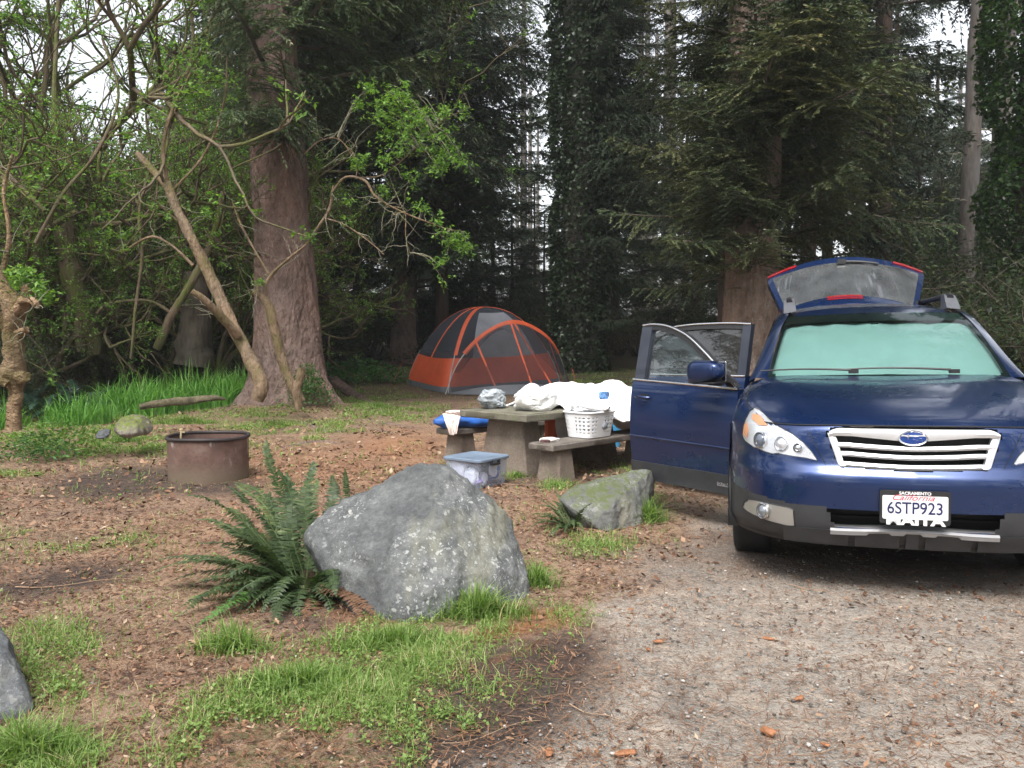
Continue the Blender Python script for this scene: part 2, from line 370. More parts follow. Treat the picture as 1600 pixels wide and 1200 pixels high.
# mound of soil and roots round the big spruce
def mound(x, y): return .16*np.exp(-(((x+4.1)/1.5)**2+((y-15.3)/1.3)**2))
Z_ = Z_+mound(X_, Y_)
V_ = np.stack([X_, Y_, Z_], -1)
px_, py_ = project(V_); infront = (Y_ > 1)
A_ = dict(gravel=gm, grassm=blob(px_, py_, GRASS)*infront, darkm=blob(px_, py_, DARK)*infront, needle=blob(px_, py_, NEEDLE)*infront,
          forest=np.clip((Y_-17)/5+np.clip((-X_-5)/3, 0, 1), 0, 1))
def ground_material():
    m, nt, b, o = newmat('forest floor')
    def T(kind, s, d=4, r=.6, **kw): return tex(nt, kind, s, d, r, **kw)
    # chips: two voronoi sizes, colour per cell
    v1 = T('Voronoi', 38, coord='Object', sc=(1, .8, .4)); v2 = T('Voronoi', 80); v3 = T('Voronoi', 16)
    n1 = T('Noise', 2.2, 6, .65); n2 = T('Noise', 12, 6, .7); n3 = T('Noise', 60, 4, .7)
    sep1 = N(nt, 'SeparateColor'); L(nt, v1.outputs['Color'], sep1.inputs[0]); sep2 = N(nt, 'SeparateColor'); L(nt, v2.outputs['Color'], sep2.inputs[0])
    chips = ramp(nt, sep1.outputs[0], [(0, (.028, .015, .01)), (.3, (.075, .036, .022)), (.55, (.14, .066, .038)), (.75, (.21, .105, .062)), (.9, (.3, .18, .115)), (1, (.62, .48, .36))]).outputs[0]
    fine = ramp(nt, sep2.outputs[1], [(0, (.03, .018, .013)), (.5, (.1, .055, .036)), (.85, (.2, .12, .08)), (1, (.5, .42, .34))]).outputs[0]
    soil = mix(nt, 1.0, mix(nt, .4, chips, fine), (.62, .53, .455), 'MULTIPLY')
    soil = mix(nt, ramp(nt, n1.outputs['Fac'], [(.35, (0, 0, 0)), (.65, (1, 1, 1))]).outputs[0], soil, mix(nt, 1.0, soil, (.62, .62, .68), 'MULTIPLY'))
    needle = mix(nt, ramp(nt, n3.outputs['Fac'], [(.35, (0, 0, 0)), (.65, (1, 1, 1))]).outputs[0], (.22, .085, .03), (.46, .2, .085))
    nf = math_(nt, 'MULTIPLY', attr(nt, 'needle'), ramp(nt, n2.outputs['Fac'], [(.3, (.35,)*3), (.55, (1, 1, 1))]).outputs[0])
    soil = mix(nt, nf, soil, needle)
    # gravel of the drive: grey stones among brown litter
    sep3 = N(nt, 'SeparateColor'); vg = T('Voronoi', 62); L(nt, vg.outputs['Color'], sep3.inputs[0])
    st = ramp(nt, sep3.outputs[0], [(0, (.1, .078, .058)), (.35, (.21, .17, .132)), (.6, (.31, .262, .212)), (.85, (.44, .39, .335)), (1, (.68, .64, .58))]).outputs[0]
    st = mix(nt, ramp(nt, vg.outputs['Distance'], [(.25, (0, 0, 0)), (.9, (.7,)*3)]).outputs[0], st, (.12, .1, .08))
    br = mix(nt, .5, chips, fine)
    n4 = T('Noise', 5, 6, .7)
    gr = mix(nt, ramp(nt, n4.outputs['Fac'], [(.40, (.02,)*3), (.72, (.5,)*3)]).outputs[0], st, br)
    col = mix(nt, attr(nt, 'gravel'), soil, gr)
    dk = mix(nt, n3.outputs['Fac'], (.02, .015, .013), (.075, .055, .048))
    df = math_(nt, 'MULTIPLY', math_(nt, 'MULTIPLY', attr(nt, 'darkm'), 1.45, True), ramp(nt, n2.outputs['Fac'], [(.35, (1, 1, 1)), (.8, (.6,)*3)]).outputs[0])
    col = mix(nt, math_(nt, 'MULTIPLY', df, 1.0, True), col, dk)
    # moss and low green under the grass
    gcol = mix(nt, n2.outputs['Fac'], (.05, .085, .02), (.13, .19, .05))
    gf = math_(nt, 'MULTIPLY', attr(nt, 'grassm'), ramp(nt, n2.outputs['Fac'], [(.42, (0, 0, 0)), (.6, (.75,)*3)]).outputs[0])
    col = mix(nt, gf, col, gcol)
    fcol = mix(nt, ramp(nt, n2.outputs['Fac'], [(.4, (0, 0, 0)), (.6, (1, 1, 1))]).outputs[0], (.05, .035, .022), (.035, .05, .018))
    col = mix(nt, math_(nt, 'MULTIPLY', attr(nt, 'forest'), .7), col, fcol)
    L(nt, col, b.inputs['Base Color'])
    b.inputs['Roughness'].default_value = .85; b.inputs['Specular IOR Level'].default_value = .3
    h = math_(nt, 'ADD', math_(nt, 'MULTIPLY', v1.outputs['Distance'], -.6), math_(nt, 'ADD', n3.outputs['Fac'], math_(nt, 'MULTIPLY', vg.outputs['Distance'], -.5)))
    bump(nt, b, h, .8, .012)
    return m
GM = ground_material()
idx = np.arange(V_.shape[0]*V_.shape[1]).reshape(V_.shape[:2])
FQ = np.stack([idx[:-1, :-1], idx[:-1, 1:], idx[1:, 1:], idx[1:, :-1]], -1).reshape(-1, 4)
gface = gm[:-1, :-1].ravel() > .5
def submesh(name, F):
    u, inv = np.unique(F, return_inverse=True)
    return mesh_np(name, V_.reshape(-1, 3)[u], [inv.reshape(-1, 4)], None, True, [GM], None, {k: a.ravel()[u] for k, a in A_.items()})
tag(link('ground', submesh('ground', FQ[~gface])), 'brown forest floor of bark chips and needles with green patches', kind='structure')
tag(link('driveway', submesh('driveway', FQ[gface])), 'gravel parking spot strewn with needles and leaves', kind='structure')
def gz(x, y): return ground_z(x, y)+mound(x, y)

# ------------------------------------------------------------------ loose litter lying on the ground (nobody could count it)
M_LIT = leafmat('litter', [(0, (.045, .024, .016)), (.3, (.12, .06, .035)), (.55, (.2, .1, .055)), (.75, (.27, .15, .085)), (.93, (.34, .22, .14)), (1, (.46, .36, .26))], .7, 0)
M_STONE = leafmat('stones', [(0, (.08, .07, .065)), (.5, (.22, .2, .18)), (.85, (.34, .32, .3)), (1, (.55, .52, .48))], .8, 0)
def scatter(n, ylo=2.3, yhi=16):
    y = ylo*(yhi/ylo)**rng.random(n); x = (rng.random(n)*2-1)*(y*.66+.3); return x, y
def litter():
    n = 120000; x, y = scatter(n); g = gravel_mask(x, y); P = np.stack([x, y, 0*x], -1)
    qx, qy = project(P); dkm = blob(qx, qy, DARK)
    keep = rng.random(n) < np.where(g > .5, .22, .8)*(1-.75*dkm)*np.clip(.75+fbm(P*1.2, 3), .15, 1); x, y, g = x[keep], y[keep], g[keep]; n = len(x)
    a = rng.random(n)*2*math.pi; l = (.005+.018*rng.random(n)**2.4)*np.clip(y/4.5, .8, 2.2); w = l*(.18+.5*rng.random(n)); tilt = rng.normal(0, .35, n)
    u = np.stack([np.cos(a), np.sin(a), tilt], -1)*l[:, None]; v = np.stack([-np.sin(a), np.cos(a), rng.normal(0, .3, n)], -1)*w[:, None]
    c = np.stack([x, y, gz(x, y)+.006+.008*rng.random(n)], -1)
    Q = np.stack([c-u, c-v*.9+u*.1, c+u, c+v], 1)
    mb = MB(); mb.quads(Q, rng.random(n)**1.15)
    # long needles and twigs
    n = 26000; x, y = scatter(n, 2.3, 9); a = rng.random(n)*math.pi; l = .012+.03*rng.random(n)**2; u = np.stack([np.cos(a), np.sin(a), rng.normal(0, .15, n)], -1)*l[:, None]
    v = np.stack([-np.sin(a), np.cos(a), 0*a], -1)*.0013; c = np.stack([x, y, gz(x, y)+.011], -1)
    mb.quads(np.stack([c-u-v, c+u-v, c+u+v, c-u+v], 1), .2+.7*rng.random(n))
    o = mb.obj('leaf_litter', M_LIT); tag(o, 'scattered bark chips, dead leaves and needles over the ground', 'litter', kind='stuff')
litter()
def rock_mesh_unit(seed, sub=2, amp=.35):
    bm = bmesh.new(); bmesh.ops.create_icosphere(bm, subdivisions=sub, radius=1)
    V = np.array([v.co for v in bm.verts]); F = np.array([[v.index for v in f.verts] for f in bm.faces]); bm.free()
    V = V*(1+amp*fbm(V*1.3+seed*5.1, 3)[:, None]); return V, F
def pebbles():
    mb = MB(); un = [rock_mesh_unit(k, 1, .3) for k in range(6)]
    n = 9000; x, y = scatter(n, 2.3, 9); g = gravel_mask(x, y)
    s = .003+.009*rng.random(n)**3.0
    for i in range(n):
        if rng.random() > (1.0 if g[i] > .5 else .22): continue
        V, F = un[i % 6]; mb.add((V*np.array([1, .8, .55])*s[i])@rz3(rng.random()*6).T+[x[i], y[i], float(gz(x[i], y[i]))+.004], F, rng.random())
    tag(mb.obj('pebbles', M_STONE, smooth=True), 'small grey and pale stones scattered over the gravel', 'pebbles', kind='stuff')
pebbles()
def twigs():
    mt = simple('twig', (.3, .2, .13), .8, var=.3); 
    for k, (px, py, L_, an, w) in enumerate([(125, 915, .62, 8, .004), (250, 905, .3, 18, .003), (560, 850, .25, -30, .003), (1270, 925, .22, -35, .0035), (1120, 1035, .12, 10, .003), (930, 1120, .2, -30, .003), (770, 1150, .35, 20, .0025), (1300, 1180, .28, 4, .0025), (1490, 1015, .1, -40, .003), (1200, 1100, .12, 60, .002), (820, 760, .4, -12, .004)]):
        p = gp(px, py); t = np.linspace(-.5, .5, 9); a = R(an)
        P = np.stack([p[0]+t*L_*math.cos(a), p[1]+t*L_*math.sin(a)*1.3, p[2]+.014+.006*np.sin(t*7)], -1); P[:, 1] += .05*L_*np.sin(t*5+k)
        mb = MB(); mb.tube(P-p, np.linspace(w, w*.4, 9), 5)
        o = mb.obj('twig', mt, smooth=True, loc=p)
        tag(o, ['long curved twig lying on the dark soil patch at the left', 'short pale twig beside the long curved twig at the left', 'crooked twig on bark chips left of the lichened boulder', 'dark forked twig on gravel in front of the blue car', 'short twig in the middle of the gravel', 'twig on the gravel right of the dark wet patch', 'thin pale twig on the dark wet patch', 'straw coloured twig near the lower right edge', 'dark stubby twig on gravel at the right edge', 'upright pointing twig on the sunlit gravel', 'long fallen stick between boulder and storage bin'][k], 'twig', 'fallen twigs')
twigs()
def cones():
    mt = simple('cone', (.3, .13, .06), .7, var=.35, scale=60, bmp=.6, bdist=.004, bscale=120)
    sp = [(1028, 1004, .022), (1013, 1016, .016), (1201, 1000, .022), (1248, 1093, .022), (1200, 1146, .028), (978, 1180, .03), (858, 1178, .024), (314, 1003, .02), (140, 994, .02), (1290, 1165, .015)]
    tx = ['rust brown fallen leaf curled beside a smaller one on the gravel', 'small rust brown leaf scrap next to a bigger curled one', 'flat orange brown leaf in the middle right gravel', 'orange leaf standing on the gravel at the lower right', 'brown spruce cone on the gravel near the lower edge', 'orange leaf heap at the bottom edge of the gravel', 'reddish leaf at the bottom edge on the dark patch', 'orange leaf near the fern on bare soil', 'dark brown cone on the green patch by the left rock', 'small pale brown leaf at the lower right edge']
    for k, (px, py, s) in enumerate(sp):
        p = gp(px, py); V, F = rock_mesh_unit(k+20, 3, .25); V = V*np.array([1.5, .7, .35 if k not in (4, 8) else .6])*s*.8
        mb = MB(); mb.add(V@rz3(k*1.3).T, F)
        o = mb.obj('spruce_cone' if k in (4, 8) else 'fallen_leaf', mt, smooth=True, loc=p+[0, 0, s*.3]); tag(o, tx[k], 'cone' if k in (4, 8) else 'leaf')
cones()

# ================================================================== GRASS
def blades(x, y, h, w, lean=.5, nseg=3, zf=None):
    """curved tapering blades as quads; returns quads (n*nseg,4,3)"""
    n = len(x); a = rng.random(n)*2*math.pi; ln = np.abs(rng.normal(0, lean, n))+.08
    d = np.stack([np.cos(a), np.sin(a), 0*a], -1); sd_ = np.stack([-np.sin(a+rng.normal(0, .6, n)), np.cos(a), 0*a], -1)
    base = np.stack([x, y, (zf or gz)(x, y)-.005], -1)
    pts = []
    for k in range(nseg+1):
        t = k/nseg; pts.append((base+d*(h*ln*t*t)[:, None]+np.array([0, 0, 1])*(h*(t-.35*ln*t*t))[:, None], (w*(1-t)**.7*.5+.0004)))
    Q = []
    for k in range(nseg):
        (p, a0), (q, a1) = pts[k], pts[k+1]
        Q.append(np.stack([p-sd_*a0[:, None], p+sd_*a0[:, None], q+sd_*a1[:, None], q-sd_*a1[:, None]], 1))
    return np.concatenate(Q), nseg
M_GRASS = leafmat('grass', [(0, (.08, .14, .03)), (.35, (.16, .26, .06)), (.7, (.25, .36, .11)), (.88, (.36, .44, .17)), (1, (.52, .44, .26))], .5, .35, (1.2, 1.4, .5))
def grass_patch():
    mb = MB()
    n = 620000; y = 2.4*(26/2.4)**rng.random(n); x = (rng.random(n)*2-1)*(y*.64+.2)
    px, py = project(np.stack([x, y, ground_z(x, y)], -1)); m = blob(px, py, GRASS)
    m = m+.035*(gravel_mask(x, y) < .4)
    nz = fbm(np.stack([x*2.3, y*2.3, 0*x], -1), 4)+.5*fbm(np.stack([x*9, y*9, 0*x], -1), 2)
    keep = (rng.random(n) < np.clip(m*1.25, 0, 1)*np.clip(.48+nz*1.5, 0, 1)); x, y, nz = x[keep], y[keep], nz[keep]; n = len(x)
    sc = np.clip(y/6, .8, 2.2)
    h = (.022+.05*rng.random(n)**1.7)*np.clip(.8+nz, .5, 1.6)*(1+.25*(sc-1)); Q, k = blades(x, y, h, .0042*sc, .7, 2)
    mb.quads(Q, np.tile(np.clip(.45+.25*rng.normal(size=n)+.2*nz, 0, 1), k))
    # clover-like flat leaflets
    n2 = n//2; j = rng.integers(0, n, n2); c = np.stack([x[j], y[j], gz(x[j], y[j])+.012+.02*rng.random(n2)], -1)+rng.normal(0, .01, (n2, 3))*[1, 1, .2]
    a = rng.random(n2)*6.28; s = (.004+.006*rng.random(n2))*sc[j]; u = np.stack([np.cos(a), np.sin(a), rng.normal(0, .4, n2)], -1)*s[:, None]; v = np.stack([-np.sin(a), np.cos(a), rng.normal(0, .4, n2)], -1)*s[:, None]
    mb.quads(np.stack([c-u, c-v, c+u, c+v], 1), np.clip(.5+.2*rng.normal(size=n2), 0, .95))
    tag(mb.obj('grass', M_GRASS), 'short bright green grass and clover growing through the litter', 'grass', kind='stuff')
    print('grass blades', n)
grass_patch()
def tuft(name, px, py, rx, ry, n, h, label, w=.007, mat=None, lean=.75, cat='grass tuft', group=None, ground=None):
    c = gp(px, py); r2 = np.abs(rng.normal(0, .5, n)) if cat == 'grass tuft' else rng.random(n)**.5; a = rng.random(n)*6.28
    x = c[0]+rx*r2*np.cos(a); y = c[1]+ry*r2*np.sin(a)
    hh = h*(.35+.9*rng.random(n)**1.5)*(1-.45*np.clip(r2, 0, 1))
    Q, k = blades(x, y, hh, np.full(n, w), lean, 4); mb = MB(); mb.quads(Q-c, np.tile(np.clip(.45+.22*rng.normal(size=n), 0, 1), k))
    o = mb.obj(name, mat or M_GRASS, loc=c); tag(o, label, cat, group); return o
tuft('grass_tuft', 745, 962, .3, .11, 900, .17, 'long bladed grass tuft at the foot of the lichened boulder')
tuft('grass_tuft', 838, 915, .12, .08, 420, .15, 'small grass tuft at the right corner of the lichened boulder')
tuft('grass_tuft', 365, 1015, .2, .1, 420, .16, 'loose grass tuft in front of the big fern')
tuft('grass_tuft', 620, 1010, .4, .14, 1100, .12, 'thick grass band below the left end of the lichened boulder')
tuft('grass_tuft', 470, 1075, .34, .14, 1100, .12, 'low spreading grass clump left in the foreground strip')
tuft('grass_tuft', 1012, 815, .13, .12, 600, .21, 'tall green grass tuft at the right side of the leaning slab rock', w=.008)
tuft('grass_tuft', 40, 1185, .25, .1, 900, .15, 'green grass tuft in the lower left corner by the dark rock')
tuft('grass_tuft', 195, 690, .3, .2, 500, .22, 'grass tuft growing round the small mossy rock', w=.01)
tuft('grass_tuft', 290, 662, .8, .2, 1500, .13, 'fringe of grass in front of the rotting log', w=.012)
tuft('grass_tuft', 590, 640, .5, .3, 900, .11, 'grass patch on the right root of the big spruce', w=.01)
tuft('grass_tuft', 545, 612, .6, .4, 700, .14, 'grass patch between the big spruce and the tent', w=.012)
tuft('grass_tuft', 810, 745, .16, .1, 160, .08, 'weeds at the foot of the picnic table pedestal', w=.012)
tuft('grass_tuft', 868, 762, .16, .1, 160, .09, 'weeds at the foot of the near bench leg', w=.012)
tuft('grass_tuft', 702, 730, .1, .06, 120, .09, 'weeds behind the storage bin by the left bench leg', w=.012)
M_IRIS = leafmat('iris blades', [(0, (.07, .19, .035)), (.5, (.15, .34, .07)), (.85, (.25, .46, .11)), (1, (.36, .54, .18))], .4, .35, (1.2, 1.4, .5))
for args in [(300, 642, 1.0, .7, 1500, .95, 'tall sword bladed iris bed in front of the dark stump', .03), (205, 650, .8, .6, 1100, .85, 'tall iris bed left of centre beside the fallen log', .028), (385, 636, .55, .6, 800, .95, 'tall iris clump at the left foot of the big spruce', .03),
             (120, 662, .5, .5, 800, .6, 'lower paler iris clump right of the gnarled trunk', .024), (5, 668, .3, .5, 300, .6, 'iris clump behind the gnarled trunk at the left edge', .024)]:
    tuft('iris_plant', args[0], args[1], args[2], args[3], args[4], args[5], args[6], w=args[7], mat=M_IRIS, lean=.5, cat='iris plant', group='iris bed along the thicket')

# ================================================================== ROCKS
def hull_rock(name, pts, mat, label, sub=5, noise=.03, nsc=3.0, smooth_it=3, seed=0, loc=None, fine=.006, scale=(1, 1, 1), shift=(0, 0, 0)):
    pts = np.asarray(pts, float); loc = pts.mean(0)*[1, 1, 0] if loc is None else loc
    bm = bmesh.new()
    for p in pts-loc: bm.verts.new(p)
    r = bmesh.ops.convex_hull(bm, input=bm.verts); 
    bmesh.ops.delete(bm, geom=[v for v in bm.verts if not v.link_faces], context='VERTS')
    for k in range(sub):
        bmesh.ops.subdivide_edges(bm, edges=[e for e in bm.edges if e.calc_length() > (.35 if k == 0 else .16 if k == 1 else .06 if k == 2 else .028 if k == 3 else .016)], cuts=1, use_grid_fill=True)
        bmesh.ops.triangulate(bm, faces=bm.faces)
        if k in (1, 2):
            for _ in range(smooth_it if k == 1 else 0): bmesh.ops.smooth_vert(bm, verts=bm.verts, factor=.5, use_axis_x=True, use_axis_y=True, use_axis_z=True)
    bm.normal_update()
    V = np.array([v.co for v in bm.verts]); Nn = np.array([v.normal for v in bm.verts])
    d = fbm(V*nsc+seed, 4)*noise+np.abs(fbm(V*nsc*2.5+seed+9, 3))*-noise*.6+fbm(V*22+seed, 3)*fine
    V = V+Nn*d[:, None]
    for v, c in zip(bm.verts, V): v.co = c
    bmesh.ops.recalc_face_normals(bm, faces=bm.faces)
    for f in bm.faces: f.smooth = True
    me = bpy.data.meshes.new(name); bm.to_mesh(me); bm.free(); me.materials.append(mat)
    o = link(name, me, loc=loc+np.array(shift)); o.scale = scale; tag(o, label, 'rock'); return o
def rockmat(name, dark, mid, light, lichen=.5, moss=None, ochre=.3, blu=0):
    m, nt, b, o = newmat(name)
    n1 = tex(nt, 'Noise', 2.2, 6, .6); n2 = tex(nt, 'Noise', 14, 8, .7); n3 = tex(nt, 'Noise', 60, 4, .7)
    c = ramp(nt, math_(nt, 'ADD', math_(nt, 'MULTIPLY', n1.outputs['Fac'], .55), math_(nt, 'MULTIPLY', n2.outputs['Fac'], .45)), [(.36, dark), (.5, mid), (.66, light)]).outputs[0]
    c = mix(nt, ramp(nt, n3.outputs['Fac'], [(.35, (0, 0, 0)), (.7, (1, 1, 1))]).outputs[0], c, mix(nt, 1.0, c, (1.5, 1.5, 1.5), 'MULTIPLY'))
    if ochre:   # pale ochre-green crust running down from the top
        t = tex(nt, 'Noise', 1.7, 4, .6, sc=(2.2, 1, .55)); f = ramp(nt, t.outputs['Fac'], [(.56, (0, 0, 0)), (.68, (ochre,)*3)]).outputs[0]; c = mix(nt, f, c, (.3, .29, .2))
    if moss:
        g = N(nt, 'NewGeometry'); s = N(nt, 'SeparateXYZ'); L(nt, g.outputs['Normal'], s.inputs[0])
        f = math_(nt, 'MULTIPLY', ramp(nt, s.outputs[2], [(.35, (0, 0, 0)), (.8, (1, 1, 1))]).outputs[0], ramp(nt, n2.outputs['Fac'], [(.4, (0, 0, 0)), (.55, (1, 1, 1))]).outputs[0]); c = mix(nt, f, c, moss)
    if lichen:
        for sc, th, col in ((38, .61, (.4, .41, .4)), (85, .62, (.32, .33, .32)), (17, .64, (.42, .42, .39))):
            tn = tex(nt, 'Noise', sc, 3, .55); tv = tex(nt, 'Noise', 2.6, 2, .5)
            f = math_(nt, 'MULTIPLY', ramp(nt, tn.outputs['Fac'], [(th, (0, 0, 0)), (th+.03, (lichen*1.3,)*3)]).outputs[0], ramp(nt, tv.outputs['Fac'], [(.42, (0, 0, 0)), (.56, (1, 1, 1))]).outputs[0], True)
            c = mix(nt, f, c, col)
    L(nt, c, b.inputs['Base Color']); b.inputs['Roughness'].default_value = .82; b.inputs['Specular IOR Level'].default_value = .3
    bump(nt, b, math_(nt, 'ADD', n2.outputs['Fac'], math_(nt, 'MULTIPLY', n3.outputs['Fac'], .5)), .8, .018); return m
M_R1 = rockmat('boulder stone', (.05, .052, .055), (.095, .1, .1), (.18, .185, .18), .6, None, .42)
M_R2 = rockmat('slab stone', (.07, .072, .07), (.13, .132, .125), (.24, .24, .22), .35, (.1, .12, .05), .6)
M_R3 = rockmat('edge stone', (.06, .065, .07), (.1, .105, .11), (.16, .165, .17), .25, None, .25)
def pts3(L_): return np.array([at(*p) for p in L_])
b1 = pts3([(662, 728, 4.75), (690, 726, 4.8), (735, 755, 4.75), (625, 735, 4.8), (482, 828, 4.6), (500, 812, 4.7), (535, 792, 4.75), (595, 757, 4.8), (490, 850, 4.5), (530, 895, 4.38), (548, 938, 4.25), (572, 968, 4.1), (602, 982, 4.02), (650, 965, 4.06), (700, 948, 4.12), (760, 938, 4.2), (812, 932, 4.35), (822, 905, 4.5), (812, 850, 4.65), (790, 800, 4.75), (768, 775, 4.8),
    (690, 800, 4.42), (700, 890, 4.15), (620, 870, 4.17), (560, 850, 4.34), (780, 880, 4.35), (745, 800, 4.55), (520, 830, 4.5)])
bk = b1[:8]*[1, 1, .8]+[0.05, .45, 0]; bk2 = bk.copy(); bk2[:, 2] = -.05; lo = b1[[10, 11, 12, 14, 16, 17]]*[1, 1, 0]+[0, .05, -.1]
hull_rock('boulder', np.vstack([b1, bk, bk2, lo]), M_R1, 'large pointed grey boulder spotted with white lichen beside the fern', scale=(1.05, 1.02, 1.09), shift=(0, -.06, -.03), noise=.035, nsc=2.6, seed=4, smooth_it=1, fine=.008)
b2 = pts3([(872, 778, 6.0), (885, 764, 6.1), (940, 750, 6.2), (990, 738, 6.35), (1016, 736, 6.45), (1017, 752, 6.4), (992, 772, 6.2), (1004, 832, 6.05), (985, 836, 6.0), (955, 840, 5.85), (925, 818, 5.85), (893, 800, 5.95), (960, 785, 5.9), (980, 790, 6.0)])
bk = b2[:6]+[0.1, .3, -.02]; 
hull_rock('slab_rock', np.vstack([b2, bk, b2[[7, 8, 9, 10]]*[1, 1, 0]+[0, .25, -.1]]), M_R2, 'wedge shaped mossy grey slab leaning over a grass tuft near the car door', noise=.015, nsc=4, seed=11, smooth_it=0)
b3 = pts3([(-60, 960, 3.3), (2, 972, 3.25), (22, 990, 3.2), (38, 1030, 3.1), (52, 1075, 3.05), (64, 1112, 3.0), (48, 1150, 2.9), (0, 1168, 2.85), (-80, 1175, 2.85), (-20, 1060, 2.95), (-120, 1000, 3.1)])
hull_rock('edge_rock', np.vstack([b3, b3+[-.36, .4, -.05], b3*[1, 1, 0]+[-.1, .15, -.05]]), M_R3, 'smooth dark grey rock cut off by the left edge of the picture', noise=.015, nsc=3, seed=3)
b4 = pts3([(172, 668, 9.4), (178, 650, 9.5), (200, 645, 9.6), (216, 652, 9.6), (222, 668, 9.5), (214, 680, 9.3), (180, 684, 9.2)])
hull_rock('mossy_rock', np.vstack([b4, b4+[0, .5, -.05]]), rockmat('mossy stone', (.08, .07, .06), (.15, .13, .11), (.25, .22, .19), .3, (.16, .2, .04), .3), 'small pale rock with a mossy top behind the fire ring', noise=.02, seed=5)
b5 = pts3([(141, 680, 9.2), (148, 670, 9.3), (160, 670, 9.3), (166, 682, 9.2), (160, 690, 9.1), (144, 690, 9.1)])
hull_rock('dark_stone', np.vstack([b5, b5+[0, .25, 0]]), M_R3, 'small dark round stone left of the mossy rock', noise=.01, seed=6)

# ================================================================== FERNS
M_FERN = leafmat('fern', [(0, (.03, .05, .022)), (.5, (.06, .095, .038)), (.85, (.11, .155, .06)), (1, (.18, .22, .08))], .45, .25, (1.1, 1.3, .5))
M_FERNB = leafmat('bright fern', [(0, (.05, .13, .03)), (1, (.12, .26, .06))], .45, .3, (1.1, 1.3, .5))
M_FERND = leafmat('dead fern', [(0, (.06, .03, .018)), (1, (.19, .105, .06))], .8, .1)
def frond(mb, base, az, L_, up, droop, w, tone=.5, npin=None, twist=0):
    n = 16; t = np.linspace(0, 1, n); d = np.array([math.cos(az), math.sin(az), 0])
    r = L_*(math.cos(up)*t+.0*t); z = L_*(math.sin(up)*t-droop*(1+.15*math.sin(up))*t**2.5)
    side = np.array([-math.sin(az), math.cos(az), 0])
    P = base+r[:, None]*d+z[:, None]*np.array([0, 0, 1])+side*(L_*(.22*twist*t**2+.02*np.sin(t*9+az*5)))[:, None]
    mb.tube(P, np.linspace(.0035, .0008, n), 4, cap=False, rnd=.8)
    k = npin or int(L_/.0165); tt = np.linspace(.13, .985, k); Pc = np.stack([np.interp(tt, t, P[:, i]) for i in range(3)], -1)
    T = np.gradient(Pc, axis=0); T /= np.linalg.norm(T, axis=1)[:, None]; S = np.cross(T, [0, 0, 1.]); S /= np.linalg.norm(S, axis=1)[:, None]+1e-9; U = np.cross(S, T)
    ln = w*np.minimum(1, tt/.22)**.6*(1-tt**3)**.75*1.0; pw = L_/k*.82
    for sg in (-1, 1):
        jit = rng.normal(0, .12, k)
        D = S*sg+T*(.32+jit)[:, None]+U*(rng.normal(.02, .16, k))[:, None]; D /= np.linalg.norm(D, axis=1)[:, None]
        l = (ln*(.9+.2*rng.random(k)))[:, None]; hw = T*pw*.5
        a0 = Pc-hw*.55; a1 = Pc+hw*.8; m0 = Pc+D*l*.45-hw*1.0; m1 = Pc+D*l*.45+hw*.9; e = Pc+D*l-U*l*.14
        rn = np.clip(tone+rng.normal(0, .15, k), 0, 1)
        mb.quads(np.stack([a0, m0, m1, a1], 1), rn); mb.tris(np.stack([m0, e, m1], 1), rn)
def fern(name, base, fr, label, mats, w=.06, group=None, lsc=1.0):
    o = empty(name, base) if len(mats) > 1 else None
    mbs = {}
    for f in fr:
        az, L_, up, dr, tone = f[:5]; L_ *= lsc; kind = f[5] if len(f) > 5 else 0
        mb = mbs.setdefault(kind, MB()); off = np.array([math.cos(az), math.sin(az), 0])*.03
        frond(mb, off, az, L_, up, dr, w*.85*(L_/.7)**.5, tone, twist=rng.normal(0, .6))
    if o is None: o = mbs[0].obj(name, mats[0], loc=base)
    else:
        for k, mb in mbs.items(): mb.obj(['foliage', 'young_frond', 'dead_fronds'][k], mats[k], parent=o)
    tag(o, label, 'fern', group); return o
fb = gp(478, 925)
fr = [(2.2, .75, 1.25, .18, .4), (1.75, .8, 1.3, .2, .5), (2.5, .85, 1.2, .1, .6), (2.75, .8, 1.1, .25, .3), (3.1, .72, .85, .35, .4), (3.35, .7, .45, .38, .5), (2.95, .62, .3, .3, .3), (3.6, .62, .5, .45, .6), (2.5, .7, .95, .2, .3),
      (3.9, .5, .25, .3, .7), (4.3, .5, .7, .75, .4), (4.9, .45, .6, .7, .35), (5.3, .42, .7, .6, .5), (.9, .72, 1.2, .2, .3), (.45, .6, 1.0, .3, .3), (2.4, .6, .8, .2, .2), (3.0, .75, .95, .3, .6), (3.3, .55, .9, .4, .3), (2.65, .65, .7, .3, .4), (4.6, .55, .9, .8, .35), (3.75, .6, .85, .6, .3)]
fr += [(rng.uniform(2.2, 4.2), rng.uniform(.5, .8), rng.uniform(.25, 1.05), rng.uniform(.15, .45), rng.uniform(.1, .8)) for _ in range(16)]
fr += [(rng.uniform(3.9, 5.6), rng.uniform(.4, .6), rng.uniform(.35, .9), rng.uniform(.5, .8), rng.uniform(.1, .7)) for _ in range(9)]
fr += [(rng.uniform(1.6, 3.6), rng.uniform(.75, .95), rng.uniform(.7, 1.15), rng.uniform(.15, .3), rng.uniform(.3, .9)) for _ in range(5)]
fr += [(4.0, .6, .35, .35, .55, 1), (5.5, .42, .9, .5, .8, 1), (3.5, .5, .2, .15, .5, 1)]
fr += [(rng.uniform(2.8, 6.0), rng.uniform(.35, .6), rng.uniform(.1, .5), rng.uniform(.3, .6), .7, 2) for _ in range(24)]
fern('sword_fern', fb, fr, 'big dark green sword fern spreading left of the large boulder', [M_FERN, M_FERNB, M_FERND], .075, lsc=1.12)
fb = gp(552, 868)+[0, .5, 0]; fb = at(552, 835, 5.1); fb[2] = 0
